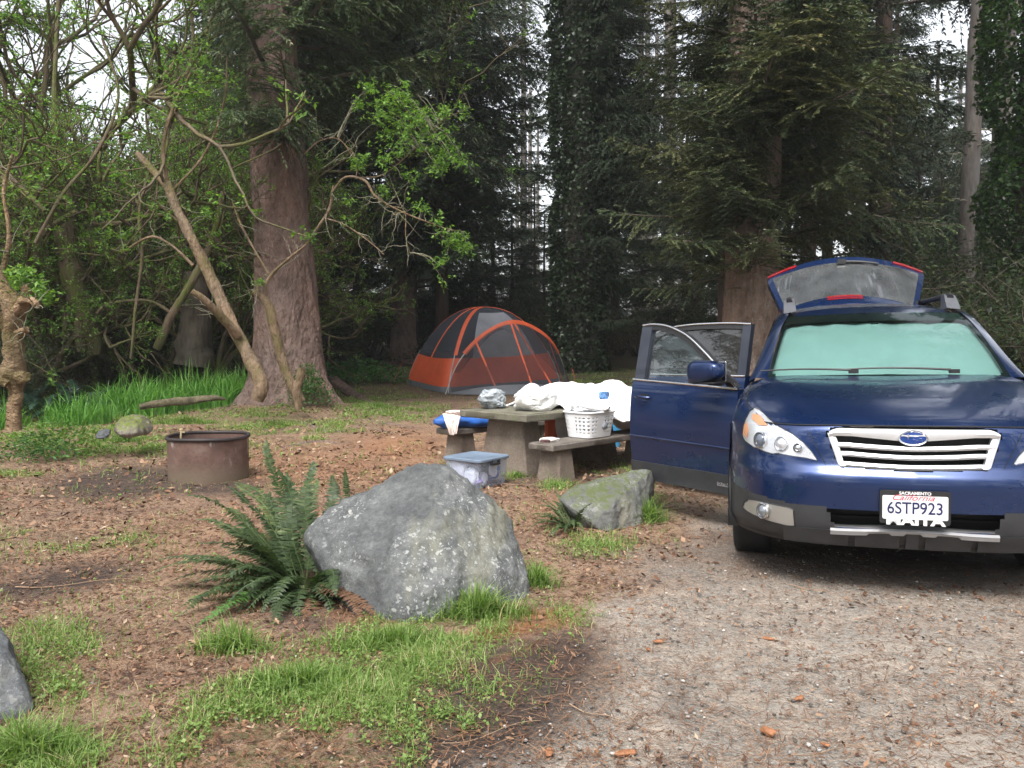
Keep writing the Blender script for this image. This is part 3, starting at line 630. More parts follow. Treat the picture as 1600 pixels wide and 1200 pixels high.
fern('sword_fern', fb, [(1.6, .62, 1.45, .1, .5), (.7, .6, 1.1, .12, .6), (2.3, .5, 1.2, .2, .5), (.2, .45, .8, .3, .6), (2.9, .5, .9, .3, .5), (1.2, .5, 1.2, .15, .4), (4.2, .4, .9, .4, .5)], 'upright fern rising behind the left slope of the large boulder', [M_FERN], .06)
fb = gp(895, 826)+[0, .0, 0]
fern('sword_fern', fb, [(a, rng.uniform(.28, .42), rng.uniform(.3, 1.2), rng.uniform(.2, .5), rng.uniform(.2, .7)) for a in np.linspace(1.2, 5.2, 26)], 'low tangled fern at the left side of the slab rock', [M_FERN], .045)
fb = at(625, 760, 5.9); fb[2] = 0
fern('sword_fern', fb, [(a, rng.uniform(.35, .55), rng.uniform(.7, 1.2), .3, .4) for a in np.linspace(0, 5.6, 8)], 'small fern whose tips peek over the top of the boulder', [M_FERN], .05)
M_FERNBL = leafmat('blue fern', [(0, (.012, .03, .02)), (1, (.035, .075, .05))], .4, .15)
for k, (px, py, Y) in enumerate([(70, 622, 13.5), (125, 602, 14.5), (160, 588, 15.5), (35, 600, 15)]):
    fb = at(px, py, Y); fb[2] = float(gz(fb[0], fb[1]))
    fern('sword_fern', fb, [(a, rng.uniform(.8, 1.2), rng.uniform(.5, 1.2), rng.uniform(.3, .6), rng.uniform(.2, .9)) for a in np.linspace(0, 6, 18)], ['blue green fern right behind the gnarled left trunk', 'blue green fern between gnarled trunk and iris bed', 'dark fern at the foot of the forked dark trunk', 'fern deep in the thicket at the left edge'][k], [M_FERNBL], .13, 'ferns under the thicket')
M_LOWLEAF = leafmat('low leaves', [(0, (.03, .08, .025)), (.6, (.06, .15, .04)), (1, (.13, .25, .07))], .5, .3)
def lowplant(name, px, py, Y, rx, ry, h, n, s, label, cat='plant', mat=None):
    c = at(px, py, Y); c[2] = float(gz(c[0], c[1])); P = rng.normal(0, .5, (n, 3))*[rx, ry, 0]; P[:, 2] = h*rng.random(n)**.7*np.exp(-((P[:, 0]/rx)**2+(P[:, 1]/ry)**2)*.8)+.02
    leaves(mb := MB(), P, s, up=.4); tag(mb.obj(name, mat or M_LOWLEAF, loc=c), label, cat)
def leaves(mb, P, s, up=.3, tone=.5, var=.2, aspect=.42, m=0, curl=True, down=None):
    """leaf = two-quad folded blade at each point"""
    n = len(P); d = rng.normal(0, 1, (n, 3)); d[:, 2] = d[:, 2]*.6+up*0
    if down is not None: d[:, 2] -= down
    d /= np.linalg.norm(d, axis=1)[:, None]
    nn = rng.normal(0, .7, (n, 3))+[0, 0, 1]; sdv = np.cross(d, nn); sdv /= np.linalg.norm(sdv, axis=1)[:, None]+1e-9; uu = np.cross(sdv, d)
    s = (np.broadcast_to(s, (n,))*(.6+.8*rng.random(n)))[:, None]
    e = P+d*s-uu*s*.12; w = s*aspect*.5
    mb.quads(np.stack([P, P+d*s*.45+sdv*w, e, P+d*s*.45-sdv*w], 1), np.clip(tone+rng.normal(0, var, n), 0, 1), m)
# ================================================================== TREES
M_BARK1 = barkmat('spruce bark', (.035, .022, .018), (.27, .2, .175), sc=(1, 1, .45), scale=11, dist=.08)
M_BARK2 = barkmat('spruce bark brown', (.022, .017, .014), (.25, .195, .16), sc=(1, 1, .55), scale=9, dist=.08, lichen=(.25, .22, .19))
M_BARKD = barkmat('dark bark', (.02, .015, .012), (.08, .06, .05), scale=9, dist=.03)
M_BARKG = barkmat('grey bark', (.05, .045, .042), (.17, .16, .15), scale=9, dist=.03)
M_BARKM = barkmat('mossy bark', (.03, .025, .018), (.15, .12, .085), scale=12, moss=(.1, .12, .03), mossamt=.45)
M_SNAG = barkmat('bare wood bark', (.03, .02, .013), (.25, .185, .125), sc=(1, 1, .35), scale=22, dist=.04, moss=(.13, .12, .045), mossamt=.42)
M_TWIG = simple('twigs', (.07, .055, .04), .9, var=.4)
M_TWIGL = simple('lichened twigs', (.2, .19, .13), .9, var=.35)
SP1 = [(0, (.02, .036, .018)), (.35, (.038, .065, .027)), (.7, (.065, .105, .036)), (.92, (.11, .15, .05)), (1, (.18, .18, .09))]
M_SPR = leafmat('spruce needles', SP1, .6, .18, (1.2, 1.3, .6))
M_SPO = leafmat('olive spruce needles', [(0, (.018, .034, .018)), (.35, (.034, .056, .026)), (.7, (.06, .088, .036)), (.94, (.105, .13, .055)), (1, (.22, .22, .16))], .6, .18, (1.2, 1.2, .6), big=(.9, (1.25, 1.0, .75)))
M_DRK = leafmat('dark fir needles', [(0, (.02, .035, .02)), (.5, (.042, .068, .034)), (.9, (.07, .1, .048)), (1, (.11, .13, .06))], .6, .12, (1.2, 1.2, .7))
M_FAR = leafmat('far fir needles', [(0, (.02, .03, .02)), (.5, (.04, .06, .035)), (1, (.09, .11, .06))], .6, .2, (1.2, 1.2, .7))

def trunk_mb(path, rad, n=36, flare=0, roots=0, bumpy=.03, rootdir=None, seed=0, m=0, mb=None, ringn=60):
    """tapered trunk with bark relief; buttress roots spread at its foot"""
    path = np.asarray(path, float); k = ringn; P = crom(path, k); r = np.interp(np.linspace(0, 1, k), np.linspace(0, 1, len(rad)), rad)
    a = np.arange(n)*2*math.pi/n; z = P[:, 2]-P[0, 2]
    rr = np.repeat(r[:, None], n, 1)
    if flare:
        f = np.exp(-z/(flare*1.0))[:, None]
        lob = np.zeros(n)
        if rootdir is not None:
            for ad, am, wd in rootdir:
                d = (a-ad+math.pi) % (2*math.pi)-math.pi; lob = lob+am*np.exp(-(d/wd)**2)
        rr = rr*(1+f*(.25+lob[None, :]))
    C = np.stack([np.cos(a)[None, :]*rr, np.sin(a)[None, :]*rr, np.zeros((k, n))], -1)+P[:, None]
    nz = fbm(np.stack([np.cos(a)[None, :]*3+0*rr, np.sin(a)[None, :]*3+0*rr, P[:, 2:3]*1.2+0*rr+seed], -1), 4)
    C[..., :2] += (C[..., :2]-P[:, None, :2])*nz[..., None]*bumpy*3
    if n >= 100:
        q = np.stack([np.cos(a)[None, :]*7+0*rr, np.sin(a)[None, :]*7+0*rr, P[:, 2:3]*4.5+0*rr+seed], -1); pl_ = np.abs(vnoise(q))+.6*np.abs(vnoise(q*2.3+5)); C[..., :2] += (C[..., :2]-P[:, None, :2])/rr[..., None]*(np.clip(pl_, 0, .5)*.07)[..., None]
    mb = mb or MB(); mb.grid(C, None, m, closed=True); return mb

def bough(L_, seed, drop=.35, hang=.5, dens=1.0, bl=.085, bw=.017, bare=.18, flat=.5):
    """a spruce bough along +x: woody axis, side shoots, needle sprays. returns (sticks [(pts,rad)], quads, rnd)"""
    g = np.random.default_rng(seed)
    n = 12; t = np.linspace(0, 1, n); ax = np.stack([L_*t, .08*L_*np.sin(t*3+g.random()*6)*t, L_*(.12*t-drop*t**1.7+.12*t**4)], -1)
    st = [(ax, np.linspace(.018*L_**.7+.004, .003, n))]
    Q = []; rn = []
    ns = int(L_/.085*dens**.5); ts = np.sort(g.uniform(bare, 1, ns))
    for i, tq in enumerate(ts):
        p0 = np.array([np.interp(tq, t, ax[:, j]) for j in range(3)])
        for sg in (-1, 1):
            l = L_*.36*(1-tq)**.6*min(1, (tq/.35))*(.6+.6*g.random())+.1
            an = R(52+14*g.normal()); k = max(3, int(l/.042*dens)); s = np.linspace(.05, 1, k)
            d = np.array([math.cos(an), sg*math.sin(an), flat*.4*g.normal()])
            sp = p0+s[:, None]*l*d; sp[:, 2] -= hang*l*s**1.8*(.6+.8*g.random())
            if l > .3: st.append((sp[::max(1, k//3)], .003))
            tdir = np.gradient(sp, axis=0) if k > 2 else np.tile(d, (k, 1)); tdir /= np.linalg.norm(tdir, axis=1)[:, None]
            for s2 in (-1, 1, 0):
                kk = k
                dd = tdir*(.75 if s2 else 1)+np.cross(tdir, [0, 0, 1.])*s2*.75+g.normal(0, .22, (kk, 3)); dd[:, 2] -= .12
                dd /= np.linalg.norm(dd, axis=1)[:, None]
                ll = bl*(.6+.8*g.random((kk, 1)))*(1-.3*s[:, None]); sd = np.cross(dd, g.normal(0, 1, (kk, 3))+[0, 0, 1.5]); sd /= np.linalg.norm(sd, axis=1)[:, None]+1e-9
                b0 = sp; w = bw*(.7+.6*g.random((kk, 1)))/2
                Q.append(np.stack([b0-dd*.01, b0+dd*ll*.4+sd*w, b0+dd*ll, b0+dd*ll*.4-sd*w], 1))
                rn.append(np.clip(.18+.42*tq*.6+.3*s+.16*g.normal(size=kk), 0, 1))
    return st, np.concatenate(Q), np.concatenate(rn)
BOUGHS = {}
def get_boughs(key, n=5, **kw):
    if key not in BOUGHS: BOUGHS[key] = [bough(seed=hash(key) % 1000+i if False else sum(map(ord, key))*7+i, **kw) for i in range(n)]
    return BOUGHS[key]
def place_bough(mbw, mbf, b, p, az, pitch, sc, L0, tone=0, roll=0, m=0):
    st, Q, rn = b; Rm = rz3(az)@rodr([0, 1, 0], -pitch)@rodr([1, 0, 0], roll)*sc
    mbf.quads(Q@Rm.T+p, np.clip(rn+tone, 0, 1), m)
    for P, r in st: mbw.tube(P@Rm.T+p, np.broadcast_to(r, (len(P),))*sc, 4, cap=False)
def conifer(name, base, H, rt, z0, spec, bkey, label, bark, leaf, nb=110, lean=(0, 0), group=None, cat='spruce tree', bk={}, rootdir=None, flare=.5, trunk_rad=None, azf=None, tone=0, seed=1, barestubs=0, pitch0=.12):
    g = np.random.default_rng(seed); o = empty(name, base); tag(o, label, cat, group)
    path = [(0, 0, -.15), (lean[0]*.25, lean[1]*.25, H*.25), (lean[0]*.5, lean[1]*.5, H*.5), (lean[0], lean[1], H)]
    rad = trunk_rad or [rt, rt*.86, rt*.72, rt*.58, rt*.42, rt*.28, .05]
    mb = trunk_mb(path, rad, 140 if rt > .4 else 40 if rt > .3 else 16, flare, 0, .02 if rt > .3 else .015, rootdir, seed, ringn=520 if rt > .4 else 90 if rt > .3 else 30)
    mb.obj('trunk', bark, parent=o, smooth=True)
    bs = get_boughs(bkey, **bk); L0 = bk.get('L_', 3); w = MB(); f = MB()
    for i in range(nb):
        z = z0+(H*.97-z0)*((i+g.random())/nb)**1.0; az = g.random()*2*math.pi if azf is None else azf(g, z)
        if az is None: continue
        Lr = spec(z, az)*(.75+.4*g.random())
        if Lr <= .15: continue
        c = np.array([np.interp(z, [p[2] for p in path], [p[j] for p in path]) for j in (0, 1)]+[z])
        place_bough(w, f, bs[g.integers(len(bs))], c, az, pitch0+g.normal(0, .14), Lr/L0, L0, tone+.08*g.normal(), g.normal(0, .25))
    for i in range(barestubs):
        z = 1.5+(z0+1)*g.random(); az = g.random()*6.28; l = .3+.9*g.random()**2; d = np.array([math.cos(az), math.sin(az), -.1])
        t = np.linspace(0, 1, 5)[:, None]; P = np.array([0, 0, z])+d*t*l+rng.normal(0, .02, (5, 3)); w.tube(P, np.linspace(.014, .004, 5), 5, cap=False)
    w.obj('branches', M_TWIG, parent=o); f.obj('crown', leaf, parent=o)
    return o
# --- the big spruce left of the tent
bA = gp(466, 633); bA = np.array([-4.0, 15.6, 0])
def specA(z, az):
    base = np.interp(z, [4, 6, 10, 20], [2.2, 3.6, 4.2, 1.5]); return base*(.38 if math.cos(az) < -.1 and z < 12 else 1)
conifer('spruce_tree', bA, 21, .56, 4.7, specA, 'near', 'big spruce with thick purplish brown trunk and spreading roots behind the fire ring', M_BARK1, M_SPR, nb=210, azf=lambda g, z: (g.normal(-1.5, .9) if z < 9 and g.random() < .5 else g.random()*6.28),
        lean=(-1.0, .3), bk=dict(L_=3.0, drop=.3, hang=.55, dens=1.0), rootdir=[(5.9, 1.0, .42), (4.35, .55, .3), (3.5, .9, .35), (2.0, .5, .4), (.8, .6, .4)], flare=.42, seed=3, tone=.08, barestubs=6,
        trunk_rad=[.64, .52, .47, .43, .38, .31, .24, .17, .05])
# surface roots running out from it
rt = MB()
for pl in [[(520, 600, .25), (560, 622, .12), (590, 636, .07), (612, 645, .02)], [(400, 612, .2), (390, 635, .1), (388, 655, .02)], [(455, 610, .25), (450, 640, .12), (452, 655, .02)], [(500, 612, .25), (530, 636, .13), (545, 650, .03)]]:
    P = np.array([gp(a, b_)+[0, 0, r*.25-.02] for a, b_, r in pl]); rt.tube(crom(P-bA, 12), np.interp(np.linspace(0, 1, 12), np.linspace(0, 1, len(pl)), [p[2]*.75 for p in pl]), 10, cap=False)
o_ = [o for o in bpy.data.objects if o.name.startswith('spruce_tree')][0]
rt.obj('root', M_BARK1, parent=o_, smooth=True)
rt = MB()
for pl in [[(470, 660, .06), (520, 675, .05), (560, 668, .05), (610, 676, .04), (640, 684, .02)], [(440, 700, .05), (500, 690, .05), (560, 700, .03)], [(560, 655, .05), (650, 668, .04), (670, 672, .02)]]:
    P = np.array([gp(a, b_)+[0, 0, -.032] for a, b_, r in pl]); rt.tube(crom(P-bA, 16), np.interp(np.linspace(0, 1, 16), np.linspace(0, 1, len(pl)), [p[2] for p in pl]), 8, cap=False)
rt.obj('root', M_BARK1, parent=o_, smooth=True)

# --- the big spruce behind the car
bB = np.array([4.05, 14.6, 0])
def specB(z, az):
    base = np.interp(z, [2.0, 3.2, 5, 8, 13, 18, 24], [2.0, 3.2, 3.5, 3.9, 4.8, 4.2, 1]); return (min(base, np.interp(z, [3, 5, 8, 10, 12], [2.9, 2.8, 2.3, 3.3, 5])) if math.cos(az) > .3 else base if math.cos(az) > -.2 else base* np.interp(z, [4, 6, 9, 11], [.75, .5, .5, 1]))
def azB(g, z):
    a = g.random()*6.28
    d = abs((a-(-math.pi/2-.25)+math.pi) % (2*math.pi)-math.pi)
    if z < 2.75 and d < 1.1: return None
    if z < 6 and g.random() < .35: return g.normal(-1.75, .55)
    if 5.8 < z < 8.6 and d < 1.2: return None
    return a
conifer('spruce_tree', bB, 24, .45, 2.3, specB, 'nearB', 'big olive green spruce with a rough brown trunk rising behind the blue car', M_BARK2, M_SPO, nb=430, lean=(.1, .2), azf=azB,
        bk=dict(L_=3.0, drop=.16, hang=.22, dens=1.2, bl=.075, bw=.022, bare=.1), rootdir=[(4.0, .4, .5), (5.6, .3, .4)], seed=5, tone=.04, barestubs=10, pitch0=.05,
        trunk_rad=[.47, .43, .41, .39, .35, .3, .22, .15, .04])
conifer('spruce_tree', (10.8, 9.8, 0), 20, .35, 6.0, lambda z, a: np.interp(z, [6, 9, 14, 20], [2.5, 4.5, 4, 1]), 'nearB', 'spruce outside the right edge of the picture overhanging the car', M_BARK2, M_SPO, nb=110, seed=77, bk=dict(L_=3.0))
# --- second dark trunk just left of it, further back
conifer('spruce_tree', (4.35, 17.3, 0), 18, .24, 4.2, lambda z, a: np.interp(z, [3, 6, 12, 18], [2.5, 3.2, 3, .6])*(1 if math.cos(a) > 0 else np.interp(z, [5.5, 6.5], [.9, .45])), 'dark', 'slim dark spruce close behind the left side of the big olive spruce', M_BARKD, M_DRK, nb=100,
        bk=dict(L_=3.0, drop=.3, hang=.5, dens=.85, bl=.1, bw=.022), seed=8, lean=(.05, 0))
# --- spruce right of the left big one, hanging boughs
conifer('spruce_tree', at(632, 545, 27.5)*[1, 1, 0]+[0, 0, .45], 22, .36, 3.6, lambda z, a: np.interp(z, [3, 6, 14, 22], [3.0, 4.6, 4.5, 1]), 'dark', 'spruce with a straight reddish trunk standing left of the tent', M_BARK1, M_DRK, nb=130, seed=10, flare=.6, rootdir=[(5.5, .4, .5), (3.6, .4, .5)],
        bk=dict(L_=3.0), trunk_rad=[.42, .38, .36, .34, .3, .25, .18, .1, .04])
conifer('spruce_tree', (-2.1, 25.8, .35), 19, .22, 4.0, lambda z, a: np.interp(z, [3, 6, 12, 19], [2.4, 4.2, 3.6, .8])*(1 if math.cos(a) < .2 else .7), 'near', 'spruce with drooping boughs hanging above the tent', M_BARKD, M_DRK, nb=115, seed=12, bk=dict(L_=3.0))
# --- ivy clad trunk in the middle
bI = at(905, 540, 25)*[1, 1, 0]+[0, 0, .33]
oI = empty('spruce_tree', bI); tag(oI, 'broad trunk wrapped in dark ivy beside the bright gap in the middle', 'ivy clad tree')
trunk_mb([(0, 0, -.2), (0, 0, 6), (-.1, 0, 18)], [.55, .5, .45, .35], 24, .5, seed=4).obj('trunk', M_BARKG, parent=oI, smooth=True)
M_IVY = leafmat('ivy leaves', [(0, (.012, .022, .012)), (.6, (.03, .05, .02)), (.93, (.05, .08, .03)), (1, (.2, .23, .17))], .35, .12)
M_IVYG = leafmat('green ivy leaves', [(0, (.02, .05, .015)), (.6, (.05, .11, .025)), (1, (.12, .2, .05))], .35, .3)
def ivy(n, H, r, s, z0=0):
    z = z0+(H-z0)*rng.random(n); a = rng.random(n)*6.28; rr = r(z)*(1+.35*fbm(np.stack([np.cos(a)*1.5, np.sin(a)*1.5, z*.9], -1), 3))+rng.random(n)**2*.12
    P = np.stack([rr*np.cos(a), rr*np.sin(a), z], -1); mb = MB(); leaves(mb, P, s, down=.6, aspect=.9); return mb
ivy(26000, 12, lambda z: .72+.0*z, .11).obj('ivy', M_IVY, parent=oI)
w = MB(); f = MB(); bs = get_boughs('dark')
for i in range(170):
    z = 1.2+12*rng.random(); az = rng.normal(.3, 1.1) if rng.random() < .7 else rng.random()*6.28
    place_bough(w, f, bs[i % 5], np.array([0, 0, z]), az, .1, (1.2+1.5*rng.random())/3*(1 if math.cos(az) > 0 else .25), 3, 0)
for i in range(90):
    z = 4.4+7*rng.random(); place_bough(w, f, bs[i % 5], np.array([0, 0, z]), rng.normal(-.15, .45), .1, (1.8+1.7*rng.random())/3*(.75 if z > 8 else 1), 3, 0)
w.obj('branches', M_TWIG, parent=oI); f.obj('crown', M_DRK, parent=oI)
# --- green ivy column at the right edge
bJ = at(1600, 545, 19)*[1, 1, 0]; oJ = empty('ivy_clad_tree', bJ); tag(oJ, 'bright green ivy clad tree cut off by the right edge', 'ivy clad tree')
trunk_mb([(0, 0, -.2), (0, 0, 6), (.1, 0, 16)], [.3, .28, .2], 16, .4).obj('trunk', M_BARKD, parent=oJ, smooth=True)
ivy(30000, 12, lambda z: np.interp(z, [0, 2.5, 4, 9], [.3, .45, .75, .85]), .1, .5).obj('ivy', M_IVYG, parent=oJ)
# --- two bare grey trunks at the right with dead branches
for k, (px, Y, r) in enumerate([(1503, 24, .23), (1548, 26, .28)]):
    b_ = at(px, 545, Y)*[1, 1, 0]+[0, 0, .3]; o = empty('bare_tree', b_); tag(o, ['straight grey trunk with dead branches right of the olive spruce', 'second grey trunk with dead branches next to the ivy clad tree'][k], 'tree')
    trunk_mb([(0, 0, -.2), (.1, 0, 6), (.35, 0, 16)], [r*1.1, r, r*.9, r*.6], 20, .4, seed=k, ringn=50).obj('trunk', M_BARKG, parent=o, smooth=True)
    w = MB()
    for i in range(22):
        z = 3+9*rng.random(); az = rng.random()*6.28; l = .7+1.5*rng.random(); t = np.linspace(0, 1, 7)[:, None]
        P = np.array([.03*z, 0, z])+np.array([math.cos(az), math.sin(az), 0])*t*l+np.array([0, 0, -.5])*l*t**1.5*rng.uniform(0, 1)+rng.normal(0, .025, (7, 3)); w.tube(P, np.linspace(.025, .006, 7), 5, cap=False)
        for q in range(3):
            j = rng.integers(2, 6); P2 = P[j]+np.linspace(0, 1, 4)[:, None]*rng.normal(0, .25, 3); w.tube(P2, .006, 4, cap=False)
    w.obj('branches', M_TWIGL, parent=o)

# --- forest behind: a few conifers, copied
gp_forest = 'dark conifers of the forest behind the campsite'
def proto(name, H, r, z0, sp, seed, leaf, lab, nb=75, bark=M_BARKD): return conifer(name, (0, 0, 0), H, r, z0, sp, 'far', lab, bark, leaf, nb=nb, seed=seed, group=gp_forest, cat='conifer', bk=dict(L_=3.0, drop=.3, hang=.5, dens=.6, bl=.14, bw=.04))
lab = 'tall dark conifer standing among the dense forest behind the campsite'
pr = [proto('conifer', 22, .3, 1.2, lambda z, a: np.interp(z, [1, 5, 14, 22], [3.6, 4.2, 3.2, .6]), 21, M_DRK, lab), proto('conifer', 25, .35, 3, lambda z, a: np.interp(z, [2, 6, 14, 25], [3.2, 4.2, 3.6, .6]), 22, M_DRK, lab),
      proto('conifer', 20, .26, .8, lambda z, a: np.interp(z, [.8, 5, 12, 20], [3.2, 3.8, 3, .6]), 23, M_FAR, lab)]
spots = []
def gapok(px, Y, w=4.0):
    half = w/Y*F*.62
    for gx, gw in ((818, 8), (1022, 22), (1525, 12)):
        if px-half < gx+gw and px+half > gx-gw: return False
    return True
FX = [(-60, 30), (395, 27), (385, 33), (640, 27.5), (690, 24.5), (500, 25), (560, 33), (420, 38), (690, 31), (620, 40), (740, 25.5), (700, 46), (520, 50), (900, 33), (905, 44), (935, 24), (925, 60), (1130, 27), (1180, 38), (1110, 50), (1190, 22), (1260, 24), (1290, 33), (1370, 26), (1390, 36), (1580, 29), (1620, 24), (1690, 20), (1650, 36), (1340, 46), (1230, 55), (780, 55), (660, 60), (330, 55), (1480, 52), (1560, 50), (1750, 30), (-200, 26), (-120, 40), (1090, 33)]
first = {0: 1, 1: 1, 2: 1}
FX = [q for q in FX if gapok(*q)]; print('forest', len(FX))
for i, (px, Y) in enumerate(FX):
    k = i % 3; p = at(px, 525, Y); p[2] = float(gz(p[0], p[1]))-.1; rz = rng.random()*6.28; sc = rng.uniform(.85, 1.15)
    if first[k]: pr[k].location = p; pr[k].rotation_euler = (0, 0, rz); pr[k].scale = (sc,)*3; first[k] = 0
    else: copy_tree(pr[k], p, rz, sc)
for i, (px, Y, top) in enumerate([(948, 31, -200), (800, 33, 300), (835, 38, 280), (770, 36, 250), (960, 34, 150), (1070, 38, 160), (1430, 34, 190), (1500, 36, 170), (1560, 34, 190), (1465, 28, 270), (1530, 30, 260), (1455, 50, 70), (1500, 56, 60), (1545, 52, 80), (1590, 48, 40), (1095, 46, 200), (1135, 42, 110), (1085, 31, 140), (850, 31, 330), (300, 30, 330), (220, 27, 360), (120, 30, 330), (40, 31, 320), (360, 26, 250)]):
    p = at(px, 525, Y); p[2] = float(gz(p[0], p[1]))-.1; k = i % 3; H = at(px, top, Y)[2]-p[2]; sc = H/(22, 25, 20)[k]; wd = 1.6 if i else .42; copy_tree(pr[k], p, i*2.2, (sc*wd, sc*wd, sc), 'young dark conifer with its top below the surrounding tall trees')['group'] = 'young conifers in the gaps of the forest'
# conifers behind the camera: they shade the site and are mirrored in the car's paint and glass
for i, (x, y) in enumerate([(-9, -6), (-3, -13), (5, -15), (12, -8), (15, 3), (-13, 3), (-11, -14), (10, -17), (16, 10), (-16, 10), (1, -20), (-6, -19)]):
    copy_tree(pr[i % 3], (x, y, -.1), rng.random()*6.28, .9)
# far pale bare trunks seen in the gaps
trp = empty('far_tree', (0, 0, 0)); tag(trp, 'thin pale trunk far away in the bright gap between the conifers', 'tree', 'pale trunks far off in the gaps')
trunk_mb([(0, 0, -.3), (0, 0, 8), (0, 0, 26)], [.32, .28, .25, .15], 12, .4, ringn=16).obj('trunk', M_BARKG, parent=trp, smooth=True)
w = MB(); f = MB(); bs = get_boughs('far')
for i in range(40):
    z = 7+18*rng.random(); place_bough(w, f, bs[i % 5], np.array([0, 0, z]), rng.random()*6.28, .1, (.5+1.1*rng.random())/3, 3, .1)
f.obj('crown', M_FAR, parent=trp)
for i, (px, Y) in enumerate([(1043, 44), (818, 50), (1008, 60), (1022, 75), (1035, 90), (828, 70), (998, 52), (1062, 66), (808, 85), (1052, 100), (1490, 60), (990, 95), (1015, 120), (840, 95)]):
    p = at(px, 525, Y); p[2] = float(gz(p[0], p[1]))
    if i == 0: trp.location = p; trp.scale = (1.15,)*3
    else: copy_tree(trp, p, i*1.7, rng.uniform(.7, 1.0))

# --- undergrowth: bushes in a hedge behind the clearing
def bush(name, seed, n, leafm, stemm, h=1.8, r=1.3, leaf=.06, stems=40, lab=None, grp=None):
    g = np.random.default_rng(seed); o = empty(name); tag(o, lab, 'bush', grp); w = MB(); f = MB(); tips = []
    for i in range(stems):
        a = g.random()*6.28; l = h*(.5+.6*g.random()); rr = r*g.random()**.6; t = np.linspace(0, 1, 7)[:, None]
        P = np.array([.25*math.cos(a), .25*math.sin(a), 0])*g.random()+np.array([math.cos(a)*rr, math.sin(a)*rr, 0])*t**1.3+np.array([0, 0, 1])*l*(t-.2*t**3)+np.cumsum(g.normal(0, .035, (7, 3)), 0)
        w.tube(P, np.linspace(.014, .004, 7), 4, cap=False)
        for q in range(6):
            j = g.integers(2, 7); d = g.normal(0, .28, 3)+[0, 0, .1]; P2 = P[j]+np.linspace(0, 1, 4)[:, None]*d+np.cumsum(g.normal(0, .03, (4, 3)), 0); w.tube(P2, .004, 3, cap=False); tips += [P2[1], P2[2], P2[3], P[j]]
    T = np.array(tips); P = T[g.integers(0, len(T), n)]+g.normal(0, .09, (n, 3)); P = P[P[:, 2] > .02]
    leaves(f, P, leaf, tone=.5, var=.28); w.obj('stems', stemm, parent=o); f.obj('foliage', leafm, parent=o); return o
M_BSH = leafmat('bush leaves', [(0, (.014, .026, .012)), (.6, (.032, .052, .02)), (1, (.08, .11, .04))], .5, .25)
M_BSHB = leafmat('brown bush leaves', [(0, (.06, .04, .026)), (.5, (.15, .1, .065)), (.75, (.2, .18, .09)), (1, (.32, .32, .16))], .6, .2)
M_BSHG = leafmat('fresh leaves', [(0, (.05, .1, .02)), (.6, (.12, .24, .045)), (1, (.25, .4, .1))], .45, .4)
hg = 'bushes in the undergrowth behind the clearing'
bu = [bush('bush', 31, 8200, M_BSH, M_TWIG, lab='dark leafy bush in the undergrowth at the back of the clearing', grp=hg), bush('bush', 32, 2600, M_BSHB, M_TWIG, leaf=.05, lab='brown half bare bush in the undergrowth right of the tent', grp='brown bushes right of the tent'), bush('bush', 33, 9500, M_BSH, M_TWIG, h=2.6, r=1.5, lab='dark leafy bush in the undergrowth at the back of the clearing', grp=hg)]
BX = [(0, 490, 25), (2, 540, 27), (0, 580, 30), (2, 660, 31), (0, 700, 29), (2, 745, 30), (0, 780, 29), (2, 820, 30), (0, 860, 28.5), (1, 905, 30), (1, 940, 29), (1, 970, 31), (1, 1000, 30), (1, 1035, 33), (1, 1075, 31), (0, 1100, 27), (1, 890, 34), (1, 955, 36), (1, 1010, 38), (1, 1060, 38), (0, 520, 33), (2, 620, 36), (2, 720, 36), (0, 1230, 21), (2, 1260, 24), (2, 1420, 21), (0, 1480, 18), (2, 1530, 19), (2, 1570, 16), (0, 1600, 14), (2, 1640, 17), (0, 1500, 23), (2, 1390, 26), (2, 1340, 22), (0, 460, 28), (2, 410, 24), (0, 350, 25), (2, 290, 23), (2, 1660, 13), (0, 790, 35), (2, 850, 36)]
first = {0: 1, 1: 1, 2: 1}
for k, px, Y in BX:
    p = at(px, 525, Y); p[2] = float(gz(p[0], p[1])); sc = rng.uniform(.85, 1.2)*(1 if px < 1380 else 1.15); sc = np.array([sc*1.25, sc*1.25, sc*(.95 if k == 1 else 1.1)])
    if first[k]: bu[k].location = p; bu[k].scale = sc; first[k] = 0
    else: copy_tree(bu[k], p, rng.random()*6.28, tuple(sc))
# small fresh green bush by the spruce root, green leafy plants at the forest edge
def lp(*a, **k): lowplant(*a, **k)
lp('bush', 482, 600, 14.8, .35, .3, .75, 1500, .055, 'small dark green bush growing in the fork of the big spruce roots', 'bush', leafmat('root bush', [(0, (.02, .07, .015)), (1, (.09, .2, .04))], .45, .3))
lp('plant', 560, 560, 22, 1.6, .6, .6, 1500, .12, 'low green leafy plants left of the spruce by the tent')
lp('plant', 700, 546, 27, 2.4, .6, .6, 1200, .12, 'low leafy plants along the forest edge behind the tent', mat=M_BSH)
lp('plant', 90, 668, 9.6, .7, .5, .4, 1300, .05, 'bright leafy weeds right of the gnarled trunk foot', mat=M_BSHG)
lp('plant', 60, 690, 9.2, .4, .3, .3, 700, .045, 'dark leafy weeds at the foot of the gnarled trunk')

